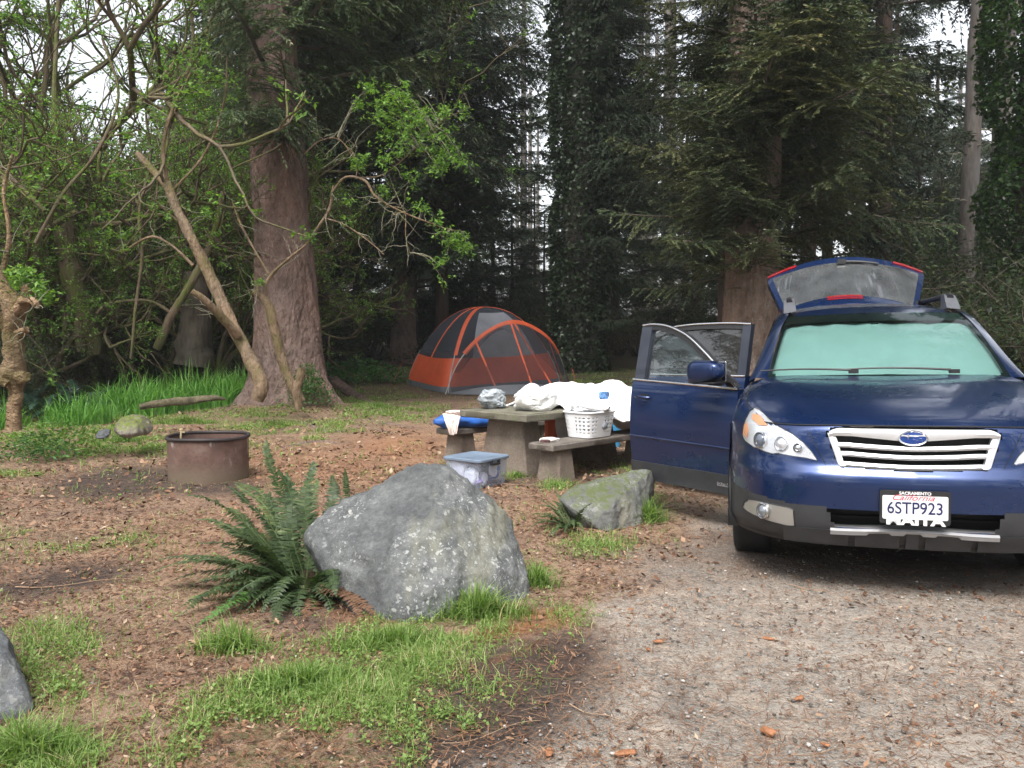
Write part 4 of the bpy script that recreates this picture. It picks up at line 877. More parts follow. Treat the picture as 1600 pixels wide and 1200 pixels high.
# ================================================================== THE THICKET AT THE LEFT
def grow(w, p, d, l, r, depth, g, tips, wob=.28, mats=0, up=.05, ratio=.68, kids=(2, 4), thin=.0025):
    n = 7; P = [np.array(p, float)]; d = np.array(d, float); d /= np.linalg.norm(d)
    for i in range(n-1):
        d = d+g.normal(0, wob/2.2, 3)+[0, 0, up]; d /= np.linalg.norm(d); P.append(P[-1]+d*l/(n-1))
    P = np.array(P); w.tube(P, np.linspace(r, r*.6, n), 8 if r > .04 else 5 if r > .012 else 3, cap=False, m=mats)
    if depth == 0 or r < thin: tips += [P[3], P[5], P[6]]; return
    if depth <= 2: tips += [P[5]]
    for k in range(g.integers(*kids)+1):
        j = g.integers(2, n) if k else n-1; a = g.normal(0, .75, 3); dd = (P[j]-P[j-1]); dd /= np.linalg.norm(dd); grow(w, P[j], dd+a*.75, l*ratio*(.7+.5*g.random()), r*(.62 if k else .72), depth-1, g, tips, wob, mats, up, ratio, kids, thin)
def rosettes(f, T, g, n, s=.05, per=6, tone=.6):
    idx = g.integers(0, len(T), n); C = T[idx]+g.normal(0, .05, (n, 3)); P = np.repeat(C, per, 0)+g.normal(0, .018, (n*per, 3)); leaves(f, P, s, tone=tone, var=.22, aspect=.45)
def thicket(name, seed, H, r, depth, nleaf, leafm, bark, lab, grp=None, stems=3, ls=.055, wob=.32):
    g = np.random.default_rng(seed); o = empty(name); tag(o, lab, 'tree', grp); w = MB(); f = MB(); tips = []
    for i in range(stems): a = g.random()*6.28; grow(w, (.15*math.cos(a), .15*math.sin(a), -.1), (math.cos(a)*.45, math.sin(a)*.45, 1), H*.36, r*(.6+.5*g.random()), depth, g, tips, wob)
    rosettes(f, np.array(tips), g, nleaf, ls); w.obj('branches', bark, parent=o, smooth=True); f.obj('leaves', leafm, parent=o); return o
lab = 'tangled mossy tree with fresh green spring leaves in the thicket at the left'; tg = 'leafing trees of the left thicket'
th = [thicket('leafing_tree', 41, 7.5, .085, 5, 3300, M_BSHG, M_BARKM, lab, tg), thicket('leafing_tree', 42, 6.5, .07, 5, 3400, M_BSHG, M_BARKM, lab, tg, stems=4), thicket('leafing_tree', 43, 8.5, .1, 5, 3000, M_BSHG, M_BARKM, lab, tg)]
TX = [(0, 40, 17), (1, 150, 18), (2, 235, 18), (1, 310, 17), (0, 90, 20), (2, 0, 20), (0, 200, 22), (1, 370, 20), (2, 300, 23), (1, 20, 25), (0, 130, 26), (2, -60, 16), (1, 260, 27), (2, 360, 27), (2, 180, 30), (0, 330, 32)]
TX += [(0, 70, 19.5), (2, 190, 21), (1, -10, 22), (0, 330, 24)]
first = {0: 1, 1: 1, 2: 1}
for j_, (k, px, Y) in enumerate(TX):
    p = at(px, 525, Y); p[2] = float(gz(p[0], p[1])); sc = rng.uniform(.85, 1.15) if j_ < 16 else rng.uniform(1.45, 1.8)
    if first[k]: th[k].location = p; th[k].scale = (sc,)*3; first[k] = 0
    else: copy_tree(th[k], p, rng.random()*6.28, sc)
for k, (px, Y, s) in enumerate([(30, 17, 1), (110, 19, .9), (180, 18, .8), (250, 19.5, 1), (330, 20, .9), (0, 14, .8), (215, 24, 1.2), (80, 24, 1.2), (380, 22, 1)]):
    p = at(px, 525, Y); p[2] = float(gz(p[0], p[1])); copy_tree(bu[(0, 1, 2)[k % 3]], p, k*2.1, s*.8, 'scrubby bush low in the thicket at the left')['group'] = 'scrub in the left thicket'
def limb_obj(name, limbs, mat, label, cat='tree', leafpts=None, leafm=None, n=10, Y=None, nl=60, ls=.06, bump_=.12, seed=0, thin_=True, twigs_=7):
    """limbs: list of [(px,py,Y,r_px)...]; a tree built of limbs joined at forks"""
    b0 = at(*limbs[0][0][:3]); b0[2] = max(float(gz(b0[0], b0[1])), 0)
    o = empty(name, b0) if leafpts else None; w = MB()
    for li in limbs:
        P = np.array([at(*q[:3]) for q in li]); r = np.array([q[3]*q[2]/F for q in li])*(.6 if thin_ and max(q[3] for q in li) < 6.5 else .86); k = max(12, 6*len(li)); P = crom(P, k)
        rr = np.interp(np.linspace(0, 1, k), np.linspace(0, 1, len(li)), r); a = np.arange(14)*2*math.pi/14
        T = np.gradient(P, axis=0); T /= np.linalg.norm(T, axis=1)[:, None]; Nn = np.cross(T, [0, 1., 0]); Nn /= np.linalg.norm(Nn, axis=1)[:, None]+1e-9; B = np.cross(T, Nn)
        G = np.cos(a)[None, :, None]*Nn[:, None]+np.sin(a)[None, :, None]*B[:, None]
        nz = 1+bump_*2*fbm(G*1.6+P[:, None]*5+seed, 3); G = P[:, None]+G*(rr[:, None]*nz)[..., None]
        w.grid(G-b0, None, 0, closed=True); w.poly((G[0]-b0)[::-1]); w.poly(G[-1]-b0)
    if o is None: o = w.obj(name, mat, smooth=True, loc=b0)
    else:
        w.obj('trunk', mat, parent=o, smooth=True); f = MB()
        for (px, py, Yc, rad, cnt) in leafpts:
            c = at(px, py, Yc)-b0; R_ = rad*Yc/F; C = c+rng.normal(0, .45, (cnt, 3))*R_; P = np.repeat(C, 7, 0)+rng.normal(0, .02, (cnt*7, 3)); leaves(f, P, ls, tone=.6, var=.22, aspect=.42)
        f.obj('leaves', leafm or M_BSHG, parent=o)
    # fine twigs springing from the thin limbs
    tw = MB(); g = np.random.default_rng(int(abs(limbs[0][0][0]))+5)
    allp = [crom(np.array([at(*q[:3]) for q in li]), 30) for li in limbs]
    if twigs_:
        for P_, li in zip(allp, limbs):
            if li[-1][3] > 6: continue
            for _ in range(twigs_):
                j = g.integers(8, 30); l = g.uniform(.15, .6); d = g.normal(0, 1, 3); d /= np.linalg.norm(d); t = np.linspace(0, 1, 6)[:, None]; Q = P_[j]+d*t*l+np.cumsum(g.normal(0, .02, (6, 3)), 0)+np.array([0, 0, .12])*l*t**2; tw.tube(Q-b0, np.linspace(.006, .002, 6), 4, cap=False)
                if g.random() < .6: Q2 = Q[3]+g.normal(0, .6, 3)*t*l*.5; tw.tube(Q2-b0, .0025, 3, cap=False)
        A_all = np.vstack(allp)
        for (px, py, Yc, rad, cnt) in (leafpts or []):
            for _ in range(1+cnt//10):
                c = at(px, py, Yc)+g.normal(0, .4, 3)*rad*Yc/F; j = np.argmin(np.linalg.norm(A_all-c, axis=1)); t = np.linspace(0, 1, 8)[:, None]; Q = A_all[j]*(1-t)+c*t+np.array([0, 0, .15])*np.sin(t*math.pi)*np.linalg.norm(c-A_all[j])+np.cumsum(g.normal(0, .012, (8, 3)), 0); tw.tube(Q-b0, np.linspace(.007, .002, 8), 4, cap=False)
        if tw.n and leafpts: tw.obj('twigs', M_TWIGL, parent=o, smooth=True)
    tag(o, label, cat); return o
# gnarled trunk at the left edge
limb_obj('gnarled_tree', [[(23, 672, 8.9, 12), (22, 640, 8.9, 10), (25, 610, 8.9, 13), (20, 588, 8.9, 20), (20, 565, 8.9, 15), (20, 535, 8.9, 16), (22, 505, 8.9, 17), (20, 480, 8.9, 18), (6, 452, 8.9, 13), (-8, 425, 8.9, 10), (-40, 380, 8.9, 8)], [(22, 500, 8.9, 14), (34, 478, 8.85, 11), (42, 458, 8.8, 8), (38, 448, 8.8, 8)], [(34, 470, 8.8, 8), (50, 470, 8.7, 7.5), (58, 478, 8.6, 6)], [(30, 592, 8.85, 10), (42, 588, 8.8, 8)], [(12, 600, 8.8, 7), (0, 590, 8.8, 8)], [(30, 520, 8.85, 8), (42, 514, 8.8, 5)], [(10, 470, 8.9, 7), (4, 430, 9, 5), (14, 370, 9, 4), (6, 300, 9.1, 3), (20, 240, 9.1, 2)], [(5, 500, 8.9, 16), (-20, 510, 9, 10)]],
         barkmat('gnarled bark', (.035, .022, .014), (.33, .24, .15), sc=(1, 1, 1.3), scale=15, dist=.06, moss=(.1, .11, .03), mossamt=.4), 'gnarled pale brown trunk with sawn off limbs at the left edge', leafpts=[(40, 438, 8.9, 30, 60), (68, 460, 8.8, 18, 24), (15, 440, 9.0, 20, 16)], bump_=.2, seed=3)
# leaning snag and its neighbour
limb_obj('leaning_tree', [[(402, 625, 12.6, 12), (408, 600, 12.6, 13), (385, 550, 12.8, 12), (350, 480, 13.0, 11), (318, 410, 13.1, 10), (290, 355, 13.2, 9), (275, 325, 13.3, 8), (262, 290, 13.4, 9), (240, 268, 13.6, 7), (215, 240, 13.8, 5)], [(372, 525, 12.75, 9), (345, 495, 12.5, 7), (322, 470, 12.3, 6), (300, 455, 12.2, 5)], [(276, 345, 13.2, 4), (258, 328, 13.1, 3), (236, 308, 13.0, 2)],
        [(302, 415, 13.1, 4), (270, 385, 13.2, 3), (235, 370, 13.4, 3), (190, 395, 13.6, 2)], [(262, 290, 13.4, 6), (255, 230, 13.4, 5), (270, 170, 13.4, 4), (300, 110, 13.5, 3)], [(268, 300, 13.4, 4), (320, 240, 13.4, 3), (350, 160, 13.4, 3), (355, 90, 13.4, 2)]],
         M_SNAG, 'leaning bare tree with peeling tan bark crossing left of the big spruce', leafpts=[(240, 322, 13.0, 10, 10), (264, 340, 13.1, 10, 10), (323, 332, 13.2, 12, 10), (300, 120, 13.4, 60, 60), (250, 180, 13.4, 70, 50), (340, 160, 13.4, 60, 40)], bump_=.1)
limb_obj('broken_tree', [[(470, 628, 13.6, 9), (455, 600, 13.6, 9), (440, 560, 13.6, 9), (428, 510, 13.6, 9), (418, 475, 13.6, 8), (396, 455, 13.5, 5)], [(418, 485, 13.6, 6), (414, 452, 13.6, 5), (424, 430, 13.6, 4.5), (450, 405, 13.5, 3), (480, 380, 13.5, 2.5), (497, 355, 13.4, 3), (515, 325, 13.4, 4), (521, 290, 13.3, 3)], [(424, 435, 13.6, 3), (400, 395, 13.7, 2.5), (376, 350, 13.7, 3), (363, 315, 13.7, 2)], [(404, 462, 13.5, 4), (401, 447, 13.5, 3)],
        [(519, 300, 13.3, 3), (540, 277, 13.2, 3), (570, 282, 13.1, 3.5), (585, 305, 13.1, 3), (610, 322, 13, 2.5), (650, 340, 12.9, 2), (700, 358, 12.8, 1.4), (718, 360, 12.8, .8)], [(505, 340, 13.4, 2.5), (540, 352, 13.3, 2), (580, 380, 13.2, 1.8), (600, 398, 13.1, 1)], [(610, 322, 13, 1.5), (632, 330, 13, 1.3), (634, 370, 13, 1.3), (640, 395, 13, .8)], [(557, 278, 13.2, 1.5), (555, 245, 13.2, 1.2), (528, 215, 13.2, 1)], [(557, 278, 13.2, 1.5), (600, 272, 13.1, 1.4), (650, 230, 13, 1.2), (690, 190, 12.9, .8), (735, 168, 12.8, .6)],
        [(476, 240, 13.6, 1.5), (500, 220, 13.5, 1.5), (530, 218, 13.4, 1.3), (555, 250, 13.3, 1)], [(585, 305, 13.1, 1.5), (600, 315, 13, 1.3), (606, 324, 12.9, .8)], [(640, 335, 12.9, 1), (625, 332, 12.8, 1), (612, 334, 12.8, .8)]],
         M_SNAG, 'thin broken tree in front of the big spruce with crooked twigs reaching over the tent', leafpts=[(406, 440, 13.5, 7, 8), (485, 370, 13.4, 9, 12), (570, 250, 13.1, 20, 12), (575, 140, 13.1, 16, 18), (608, 165, 13, 38, 90), (655, 195, 12.9, 42, 110), (690, 235, 12.9, 28, 50), (722, 172, 12.8, 12, 10), (695, 180, 12.8, 14, 14), (630, 215, 13, 40, 70), (560, 250, 13.1, 14, 14), (720, 250, 12.9, 22, 26), (682, 262, 12.9, 18, 20), (640, 275, 12.9, 16, 14), (600, 250, 12.9, 20, 16),
            (595, 295, 13.1, 14, 10), (660, 325, 12.9, 18, 16), (685, 342, 12.8, 14, 12), (705, 375, 12.8, 22, 40), (725, 385, 12.8, 18, 26), (690, 405, 12.8, 18, 16), (545, 310, 13.3, 14, 8), (635, 150, 12.9, 22, 24), (560, 165, 13.1, 10, 10), (545, 340, 13.3, 12, 6), (700, 440, 12.9, 12, 5)], ls=.062, bump_=.1, seed=4)
limb_obj('broken_stub', [[(466, 640, 13.1, 7), (465, 610, 13.1, 7), (469, 590, 13.1, 7), (470, 575, 13.1, 5.5)]], M_SNAG, 'short pale broken stub in front of the big spruce', 'tree stub', bump_=.2, seed=7)
# forked dark trunk and stump in the thicket
limb_obj('forked_tree', [[(150, 555, 16, 11), (143, 520, 16, 15), (125, 470, 16, 20), (112, 420, 16, 20), (100, 370, 16, 18), (85, 340, 16, 15), (50, 310, 16, 9), (0, 280, 16, 7)], [(128, 550, 15.9, 8), (125, 520, 15.9, 9), (128, 490, 16, 13)], [(98, 375, 16, 12), (110, 320, 16.2, 9), (92, 260, 16.4, 8), (85, 150, 16.6, 4.5), (95, -60, 16.8, 3)], [(90, 440, 16, 9), (60, 400, 15.8, 8), (75, 360, 15.6, 6), (120, 330, 15.5, 5)], [(103, 500, 16.4, 7), (100, 430, 16.4, 7), (98, 350, 16.4, 6)]],
         M_BARKM, 'dark forked tree with a split foot rising out of the ferns at the left')
limb_obj('rotten_stump', [[(300, 570, 16.5, 34), (303, 540, 16.5, 31), (306, 500, 16.5, 27), (308, 460, 16.5, 24), (306, 425, 16.5, 20)]], barkmat('stump bark', (.02, .017, .014), (.09, .08, .065), scale=8), 'broad dark rotten stump behind the iris bed', 'stump', bump_=.08)
limb_obj('mossy_tree', [[(205, 560, 14.8, 4), (212, 480, 14.8, 4), (222, 400, 14.9, 4), (218, 330, 15, 4), (235, 250, 15, 3.5), (228, 160, 15.1, 3), (245, 60, 15.2, 3)]], M_BARKM, 'slender upright mossy stem in the middle of the thicket')
limb_obj('mossy_tree', [[(245, 545, 15.5, 7), (270, 490, 15.5, 7), (300, 440, 15.6, 7), (330, 380, 15.7, 6), (350, 300, 15.8, 5)], [(270, 490, 15.5, 5), (230, 470, 15.4, 4), (170, 475, 15.3, 4), (150, 490, 15.2, 3)]], M_BARKM, 'mossy slanting branch tree right of the slender stem')
limb_obj('mossy_tree', [[(265, 200, 14.5, 5), (275, 150, 14.5, 5), (300, 90, 14.5, 4), (300, 20, 14.5, 4)], [(70, 330, 14, 6), (30, 290, 14, 5), (-20, 240, 14, 5)], [(55, 380, 13.5, 5), (100, 300, 13.6, 4), (150, 240, 13.8, 4), (185, 150, 14, 3), (160, 60, 14.2, 3)]], M_BARKM, 'dark arching boughs across the upper left sky')
limb_obj('rotting_log', [[(218, 636, 11.6, 5), (250, 630, 11.7, 7), (300, 626, 11.8, 7), (335, 622, 11.9, 5), (352, 624, 12, 2)]], simple('rotten wood', (.1, .085, .05), .95, var=.6, scale=12, bmp=.8, bdist=.02), 'rotting log lying in grass in front of the iris bed', 'log')
# far wooden shelter wall seen through the gap
p_ = at(1043, 398, 60)
mb = MB(); mb.box((0, 0, .28), (2.6, .12, .75)); mb.box((0, .1, -.6), (2.2, .1, 1.2), m=1); mb.box((-1.25, 0, -.2), (.12, .14, 1.9)); mb.box((1.25, 0, -.2), (.12, .14, 1.9))
tag(mb.obj('wooden_fence', [simple('weathered board', (.28, .25, .15), .8), simple('dark gap', (.03, .028, .02), .9)], loc=p_), 'small pale wooden board fence far away in the bright gap between the trees', 'fence')
# ================================================================== THE BLUE CAR  (local axes: x across, y backwards from the nose, z up)
car = empty('parked_car', (2.0159, 4.2416, 0)); car.rotation_euler = (0, -.018, -.3006)
tag(car, 'dark blue station wagon parked at the right with its side doors and tailgate open', 'car')
def paint(name, col, rough=.32):
    m, nt, b, o = newmat(name); n = tex(nt, 'Noise', 900, 2, .5); n2 = tex(nt, 'Noise', 3.5, 5, .65)
    L(nt, ramp(nt, n.outputs['Fac'], [(.3, tuple(np.array(col)*.8)), (.7, tuple(np.array(col)*1.25))]).outputs[0], b.inputs['Base Color'])
    b.inputs['Metallic'].default_value = .62; b.inputs['Coat Weight'].default_value = .9; L(nt, ramp(nt, n2.outputs['Fac'], [(.4, (.03,)*3), (.7, (.14,)*3)]).outputs[0], b.inputs['Coat Roughness'])
    L(nt, ramp(nt, n2.outputs['Fac'], [(.35, (rough,)*3), (.7, (rough+.14,)*3)]).outputs[0], b.inputs['Roughness'])
    n3 = tex(nt, 'Noise', 5, 2, .5); bump(nt, b, n3.outputs['Fac'], .04, .01); return m
PAINT = paint('blue paint', (.009, .029, .108), .24)
BLK = simple('black plastic', (.018, .018, .02), .5, var=.25, scale=30, bmp=.25, bdist=.001, bscale=400)
CLAD = simple('grey cladding', (.035, .036, .04), .55, var=.25, scale=12, bmp=.3, bdist=.001, bscale=500)
VOID = simple('dark recess', (.008, .008, .009), .8)
CHR = simple('chrome', (.82, .83, .85), .16, 1.0, var=.03)
CHRB = simple('satin silver', (.78, .79, .81), .3, .55, var=.05)
SILV = simple('silver plastic', (.36, .36, .37), .4, .4, var=.08)
RAILM = simple('rail grey', (.13, .135, .15), .4, .3)
RUB = simple('tyre rubber', (.02, .02, .021), .85, var=.3, bmp=.5, bdist=.003, bscale=90)
RED = simple('red lens', (.26, .012, .015), .2, coat=.6)
INT = simple('grey interior cloth', (.08, .08, .085), .9, bmp=.3, bscale=200, bdist=.001)
def glassmat(name, tint, refl_ior=1.5, extra=0.04, sky_grey=0):
    m, nt, b, o = newmat(name); nt.nodes.remove(b)
    tr = N(nt, 'BsdfTransparent'); tr.inputs[0].default_value = (*tint, 1); g = N(nt, 'BsdfGlossy'); g.inputs['Roughness'].default_value = .02
    ge = N(nt, 'NewGeometry'); dt = N(nt, 'VectorMath'); dt.operation = 'DOT_PRODUCT'; L(nt, ge.outputs['Normal'], dt.inputs[0]); L(nt, ge.outputs['Incoming'], dt.inputs[1]); q = math_(nt, 'POWER', math_(nt, 'SUBTRACT', 1.0, math_(nt, 'ABSOLUTE', dt.outputs['Value'])), 5.0); r0 = ((refl_ior-1)/(refl_ior+1))**2; f = math_(nt, 'ADD', math_(nt, 'MULTIPLY', q, 1-r0), r0+extra, True)
    ms = N(nt, 'MixShader'); L(nt, f, ms.inputs[0]); L(nt, g.outputs[0], ms.inputs[2]); L(nt, ms.outputs[0], o.inputs[0])
    if sky_grey:  # diffuse grey mixed in to imitate hazy sky mirrored by the glass
        d = N(nt, 'BsdfDiffuse'); d.inputs[0].default_value = (.34, .36, .37, 1); m2 = N(nt, 'MixShader'); tn = tex(nt, 'Noise', 5, 5, .6); L(nt, ramp(nt, tn.outputs['Fac'], [(.3, (sky_grey*.6,)*3), (.7, (sky_grey*1.4,)*3)]).outputs[0], m2.inputs[0]); L(nt, tr.outputs[0], m2.inputs[1]); L(nt, d.outputs[0], m2.inputs[2]); L(nt, m2.outputs[0], ms.inputs[1])
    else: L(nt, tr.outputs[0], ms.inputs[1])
    return m
GL_WS = glassmat('windshield glass', (.72, .95, .91), 1.5, .0); GL_DOOR = glassmat('door glass', (.55, .66, .66), extra=.08, sky_grey=.06); GL_PRIV = glassmat('dark rear glass', (.12, .14, .14), extra=.06, sky_grey=.06); GL_GATE = glassmat('gate glass', (.34, .38, .39), extra=.2, sky_grey=.22); GL_LAMP = glassmat('lamp glass', (.97, .98, 1), extra=.03)
# ---- front body skin: control grid rows (bottom lip ... windshield base), columns centre ... side
U_ = [0, .30, .55, .70, .80, .87, .905, .918]
rows = [  # (h list, v list, u scale list)
    ([.27]*8, [.10, .11, .15, .24, .34, .45, .54, .60]), ([.33]*8, [.035, .045, .085, .17, .29, .42, .52, .60]),
    ([.42]*8, [.0, .012, .055, .14, .26, .40, .51, .60]), ([.54]*8, [-.012, .002, .045, .13, .25, .39, .50, .60]),
    ([.63]*8, [-.01, .004, .048, .135, .255, .395, .505, .60]), ([.70, .70, .70, .70, .70, .70, .70, .70], [.03, .042, .085, .165, .28, .41, .51, .60]),
    ([.80, .80, .80, .80, .80, .79, .78, .77], [.045, .06, .105, .19, .30, .425, .52, .60]), ([.875, .875, .87, .87, .87, .86, .84, .81], [.065, .08, .13, .225, .34, .46, .54, .61]),
    ([.905, .905, .90, .90, .91, .90, .87, .83], [.10, .115, .175, .28, .40, .51, .57, .63]), ([.945, .945, .94, .94, .95, .935, .89, .84], [.22, .23, .28, .38, .50, .59, .63, .67]),
    ([1.01, 1.012, 1.012, 1.005, 1.0, .965, .91, .84], [.50, .50, .53, .60, .68, .72, .74, .76]), ([1.065, 1.068, 1.072, 1.06, 1.04, .99, .92, .84], [.85, .85, .87, .90, .93, .94, .95, .95]),
    ([1.10, 1.103, 1.105, 1.09, 1.06, 1.0, .93, .84], [1.14, 1.15, 1.20, 1.26, 1.29, 1.30, 1.30, 1.30])]
CG = np.array([[(U_[j], v[j], h[j]) for j in range(8)] for h, v in rows])
CG[0, :, 0] *= .97; CG[5:8, 5:, 0] -= .004
NR, NC = 150, 96
G = crom(crom(CG, NR, 0), NC, 1)
def both(Gr):
    M = Gr.copy(); M[..., 0] *= -1; return np.concatenate([M[:, ::-1], Gr[:, 1:]], 1)
GB = both(G)
flat = GB[:int(NR*.72)].reshape(-1, 3)
from mathutils.kdtree import KDTree
kd = KDTree(len(flat)); [kd.insert((p[0], p[2], 0), i) for i, p in enumerate(flat)]; kd.balance()
def Vof(u, h):
    r = kd.find_n((u, h, 0), 6); w = np.array([1/(d+1e-4) for _, _, d in r]); return float((w*np.array([flat[i][1] for _, i, _ in r])).sum()/w.sum())
def inpoly(P, poly):
    x, y = P[..., 0], P[..., 1]; r = np.zeros(x.shape, bool); n = len(poly)
    for i in range(n):
        (x1, y1), (x2, y2) = poly[i], poly[(i+1) % n]
        c = ((y1 > y) != (y2 > y)) & (x < (x2-x1)*(y-y1)/(y2-y1+1e-12)+x1); r ^= c
    return r
GRILLE = [(-.405, .845), (-.395, .872), (-.37, .885), (0, .895), (.37, .885), (.395, .872), (.405, .845), (.35, .70), (.335, .684), (0, .668), (-.335, .684), (-.35, .70)]
INTAKE = [(-.41, .472), (.41, .472), (.37, .375), (-.37, .375)]
ctr = (GB[:-1, :-1]+GB[1:, 1:])/2
isf = (np.arange(NR-1) < NR*.66)[:, None]
hole = (inpoly(ctr[..., [0, 2]], GRILLE) & isf) | (inpoly(ctr[..., [0, 2]], INTAKE) & isf)
clad = (ctr[..., 2] < np.interp(np.abs(ctr[..., 0]), [0, .355, .36, .42, .425, .55, .75, .92], [.37, .37, .47, .475, .475, .478, .50, .52])) & isf
mb = MB(); mb.grid(GB, None, 0, mask=~hole & ~clad)
body = mb
# fender sides down to the wheel arch, then the panels behind
def prof(h): return np.interp(h, [.22, .30, .42, .60, .84, .95, 1.03, 1.10], [.86, .895, .915, .925, .918, .90, .87, .83])
def side(mb, v0, v1, hb, ht, sg, m=0, nv=40, nh=14, out=0):
    vv = np.linspace(v0, v1, nv); P = np.zeros((nv, nh, 3))
    for i, v in enumerate(vv):
        b_, t_ = (hb(v) if callable(hb) else hb), (ht(v) if callable(ht) else ht); hh = np.linspace(b_, t_, nh)
        P[i] = np.stack([sg*(prof(hh)+out), np.full(nh, v), hh], -1)
    mb.grid(P if sg < 0 else P[:, ::-1], None, m)
WA, WB, WR = .96, 3.70, .40
def arch(c): return lambda v: .335+math.sqrt(max(WR**2-(v-c)**2, 0)) if abs(v-c) < WR else .24
for sg in (-1, 1):
    side(body, .595, 1.31, lambda v: max(arch(WA)(v), .30), .845, sg)
    side(body, 3.25, 4.15, lambda v: max(arch(WB)(v), .30), 1.03, sg); side(body, 4.15, 4.70, .42, 1.03, sg)
    if sg > 0: side(body, 1.315, 3.245, .42, 1.03, sg, nv=60)
# rear quarter top, belt shelf and roof
def strip(mb, A, B, n=24, m=0, th=0):
    A = crom(A, n); B = crom(B, n); mb.grid(np.stack([A, B], 1), None, m)
def roofu(v): return np.interp(v, [2.0, 2.3, 3.0, 4.0, 4.3], [.60, .615, .625, .60, .57])
rv = np.linspace(2.10, 4.28, 40); ru = np.linspace(-1, 1, 33)
RP = np.stack([[(u*roofu(v)*.93, v-(.08*(1-u*u) if v < 2.3 else 0)*(1-(v-2.1)/.25 if v < 2.35 else 0), np.interp(v, [2.1, 2.35, 2.9, 3.6, 4.28], [1.508, 1.57, 1.612, 1.615, 1.585])-.045*abs(u)**2.6) for u in ru] for v in rv])
body.grid(RP, None, 0)
for sg in (-1, 1):
    # A pillar + roof side rail, swept profile
    edge_in = np.array([(.715, 1.26, 1.085), (.675, 1.55, 1.25), (.625, 1.88, 1.42), (.575, 2.10, 1.515), (.572, 2.4, 1.545), (.58, 3.0, 1.565), (.56, 3.9, 1.55), (.53, 4.28, 1.535)])*[sg, 1, 1]
    edge_mid = np.array([(.79, 1.27, 1.085), (.735, 1.60, 1.25), (.68, 1.92, 1.41), (.64, 2.15, 1.50), (.635, 2.45, 1.53), (.645, 3.0, 1.545), (.625, 3.9, 1.53), (.595, 4.28, 1.515)])*[sg, 1, 1]
    edge_out = np.array([(.835, 1.32, 1.06), (.775, 1.68, 1.21), (.715, 2.02, 1.37), (.675, 2.25, 1.46), (.668, 2.5, 1.49), (.675, 3.0, 1.505), (.655, 3.9, 1.49), (.625, 4.28, 1.475)])*[sg, 1, 1]
    A, B, C_ = crom(edge_in, 40), crom(edge_mid, 40), crom(edge_out, 40); body.grid(np.stack([A, B, C_, C_-[sg*.03, 0, .01]], 1), None, 0)
    # C and D pillars
    for (v0, v1, w0, w1) in ((3.98, 4.50, .10, .16), (4.28, 4.66, .10, .12)):
        q = np.array([[(sg*.655, v0, 1.49), (sg*.645, v0+w0, 1.485)], [(sg*.77, (v0+v1)/2, 1.27), (sg*.765, (v0+v1)/2+w1, 1.27)], [(sg*.865, v1-.05, 1.03), (sg*.86, v1+w1-.05, 1.03)]]); body.grid(q, None, 0)
    body.grid(np.array([[(sg*.70, 2.42, 1.48), (sg*.70, 2.5, 1.48)], [(sg*.86, 2.40, 1.03), (sg*.86, 2.5, 1.03)], [(sg*.88, 2.40, .30), (sg*.88, 2.5, .30)]]), None, 0)
    body.grid(np.array([[(sg*.87, 3.25, 1.03), (sg*.87, 4.7, 1.03)], [(sg*.72, 3.25, 1.02), (sg*.72, 4.7, 1.02)]]), None, 0)
    body.grid(np.array([[(sg*.84, 1.30, .30), (sg*.84, 3.3, .30)], [(sg*.84, 1.30, .42), (sg*.84, 3.3, .42)], [(sg*.76, 1.30, .42), (sg*.76, 3.3, .42)]]), None, 0)
body.box((0, 4.66, .62), (1.5, .1, .36), bev=.04); body.grid(np.array([[(-.55, 4.28, 1.535), (.55, 4.28, 1.535)], [(-.55, 4.24, 1.49), (.55, 4.24, 1.49)]]), None, 0)
body = body.obj('body', PAINT, parent=car, autosmooth=40, weld=True)
# ---- cladding, lip, intake
mb = MB(); mb.grid(GB+np.array([0, -.001, 0]), None, 0, mask=clad & ~hole)
for sg in (-1, 1):
    side(mb, 1.31, 3.25, .27, .42, sg, out=.012)
    for c in (WA, WB):
        a = np.linspace(-.08*math.pi, 1.08*math.pi, 40); P = np.stack([np.stack([sg*(.925+.004*np.ones(40)), c+r*np.cos(a), .335+r*np.sin(a)], -1) for r in (.445, .392)], 1)
        P2 = np.stack([P[:, 1], P[:, 1]-[sg*.12, 0, 0]], 1); mb.grid(P); mb.grid(P2)
# ribbed lower lip under the silver strip
for u0, u1, dz in ((-.62, -.30, 0), (-.27, -.06, .0), (-.03, .03, .004), (.06, .27, 0), (.30, .62, 0)):
    uu = np.linspace(u0, u1, 8)
    T = np.array([(u, Vof(u, .35)-.012, .355+dz) for u in uu]); B = np.array([(u, Vof(u, .30)-.004, .27) for u in uu]); K = T+[0, .05, 0]; K2 = B+[0, .08, -.01]
    mb.grid(np.stack([K, T, B, K2], 1))
uu = np.linspace(-.9, .9, 40); T = np.array([(u, Vof(u, .28), .275) for u in uu]); mb.grid(np.stack([T, T+[0, .06, -.03]], 1))
mb.obj('bumper_cladding', CLAD, parent=car, autosmooth=35, weld=True)
uu = np.linspace(-.39, .39, 60); hh = .372+.006*np.cos(uu*8)
mb = MB(); tooth = np.where((np.abs(np.abs(uu)-.16) < .05) | (np.abs(uu) < .035), .010, 0)
P = np.stack([np.stack([uu, [Vof(u, .37)-.006+.03*0 for u in uu], hh], -1), np.stack([uu, [Vof(u, .36)-.022 for u in uu], hh-.010], -1), np.stack([uu, [Vof(u, .35)-.018 for u in uu], hh-.032+tooth], -1)], 1)
mb.grid(P); mb.grid(np.stack([P[:, 0], P[:, 0]+[0, .09, .004]], 1)); mb.obj('skid_strip', SILV, parent=car, autosmooth=30)
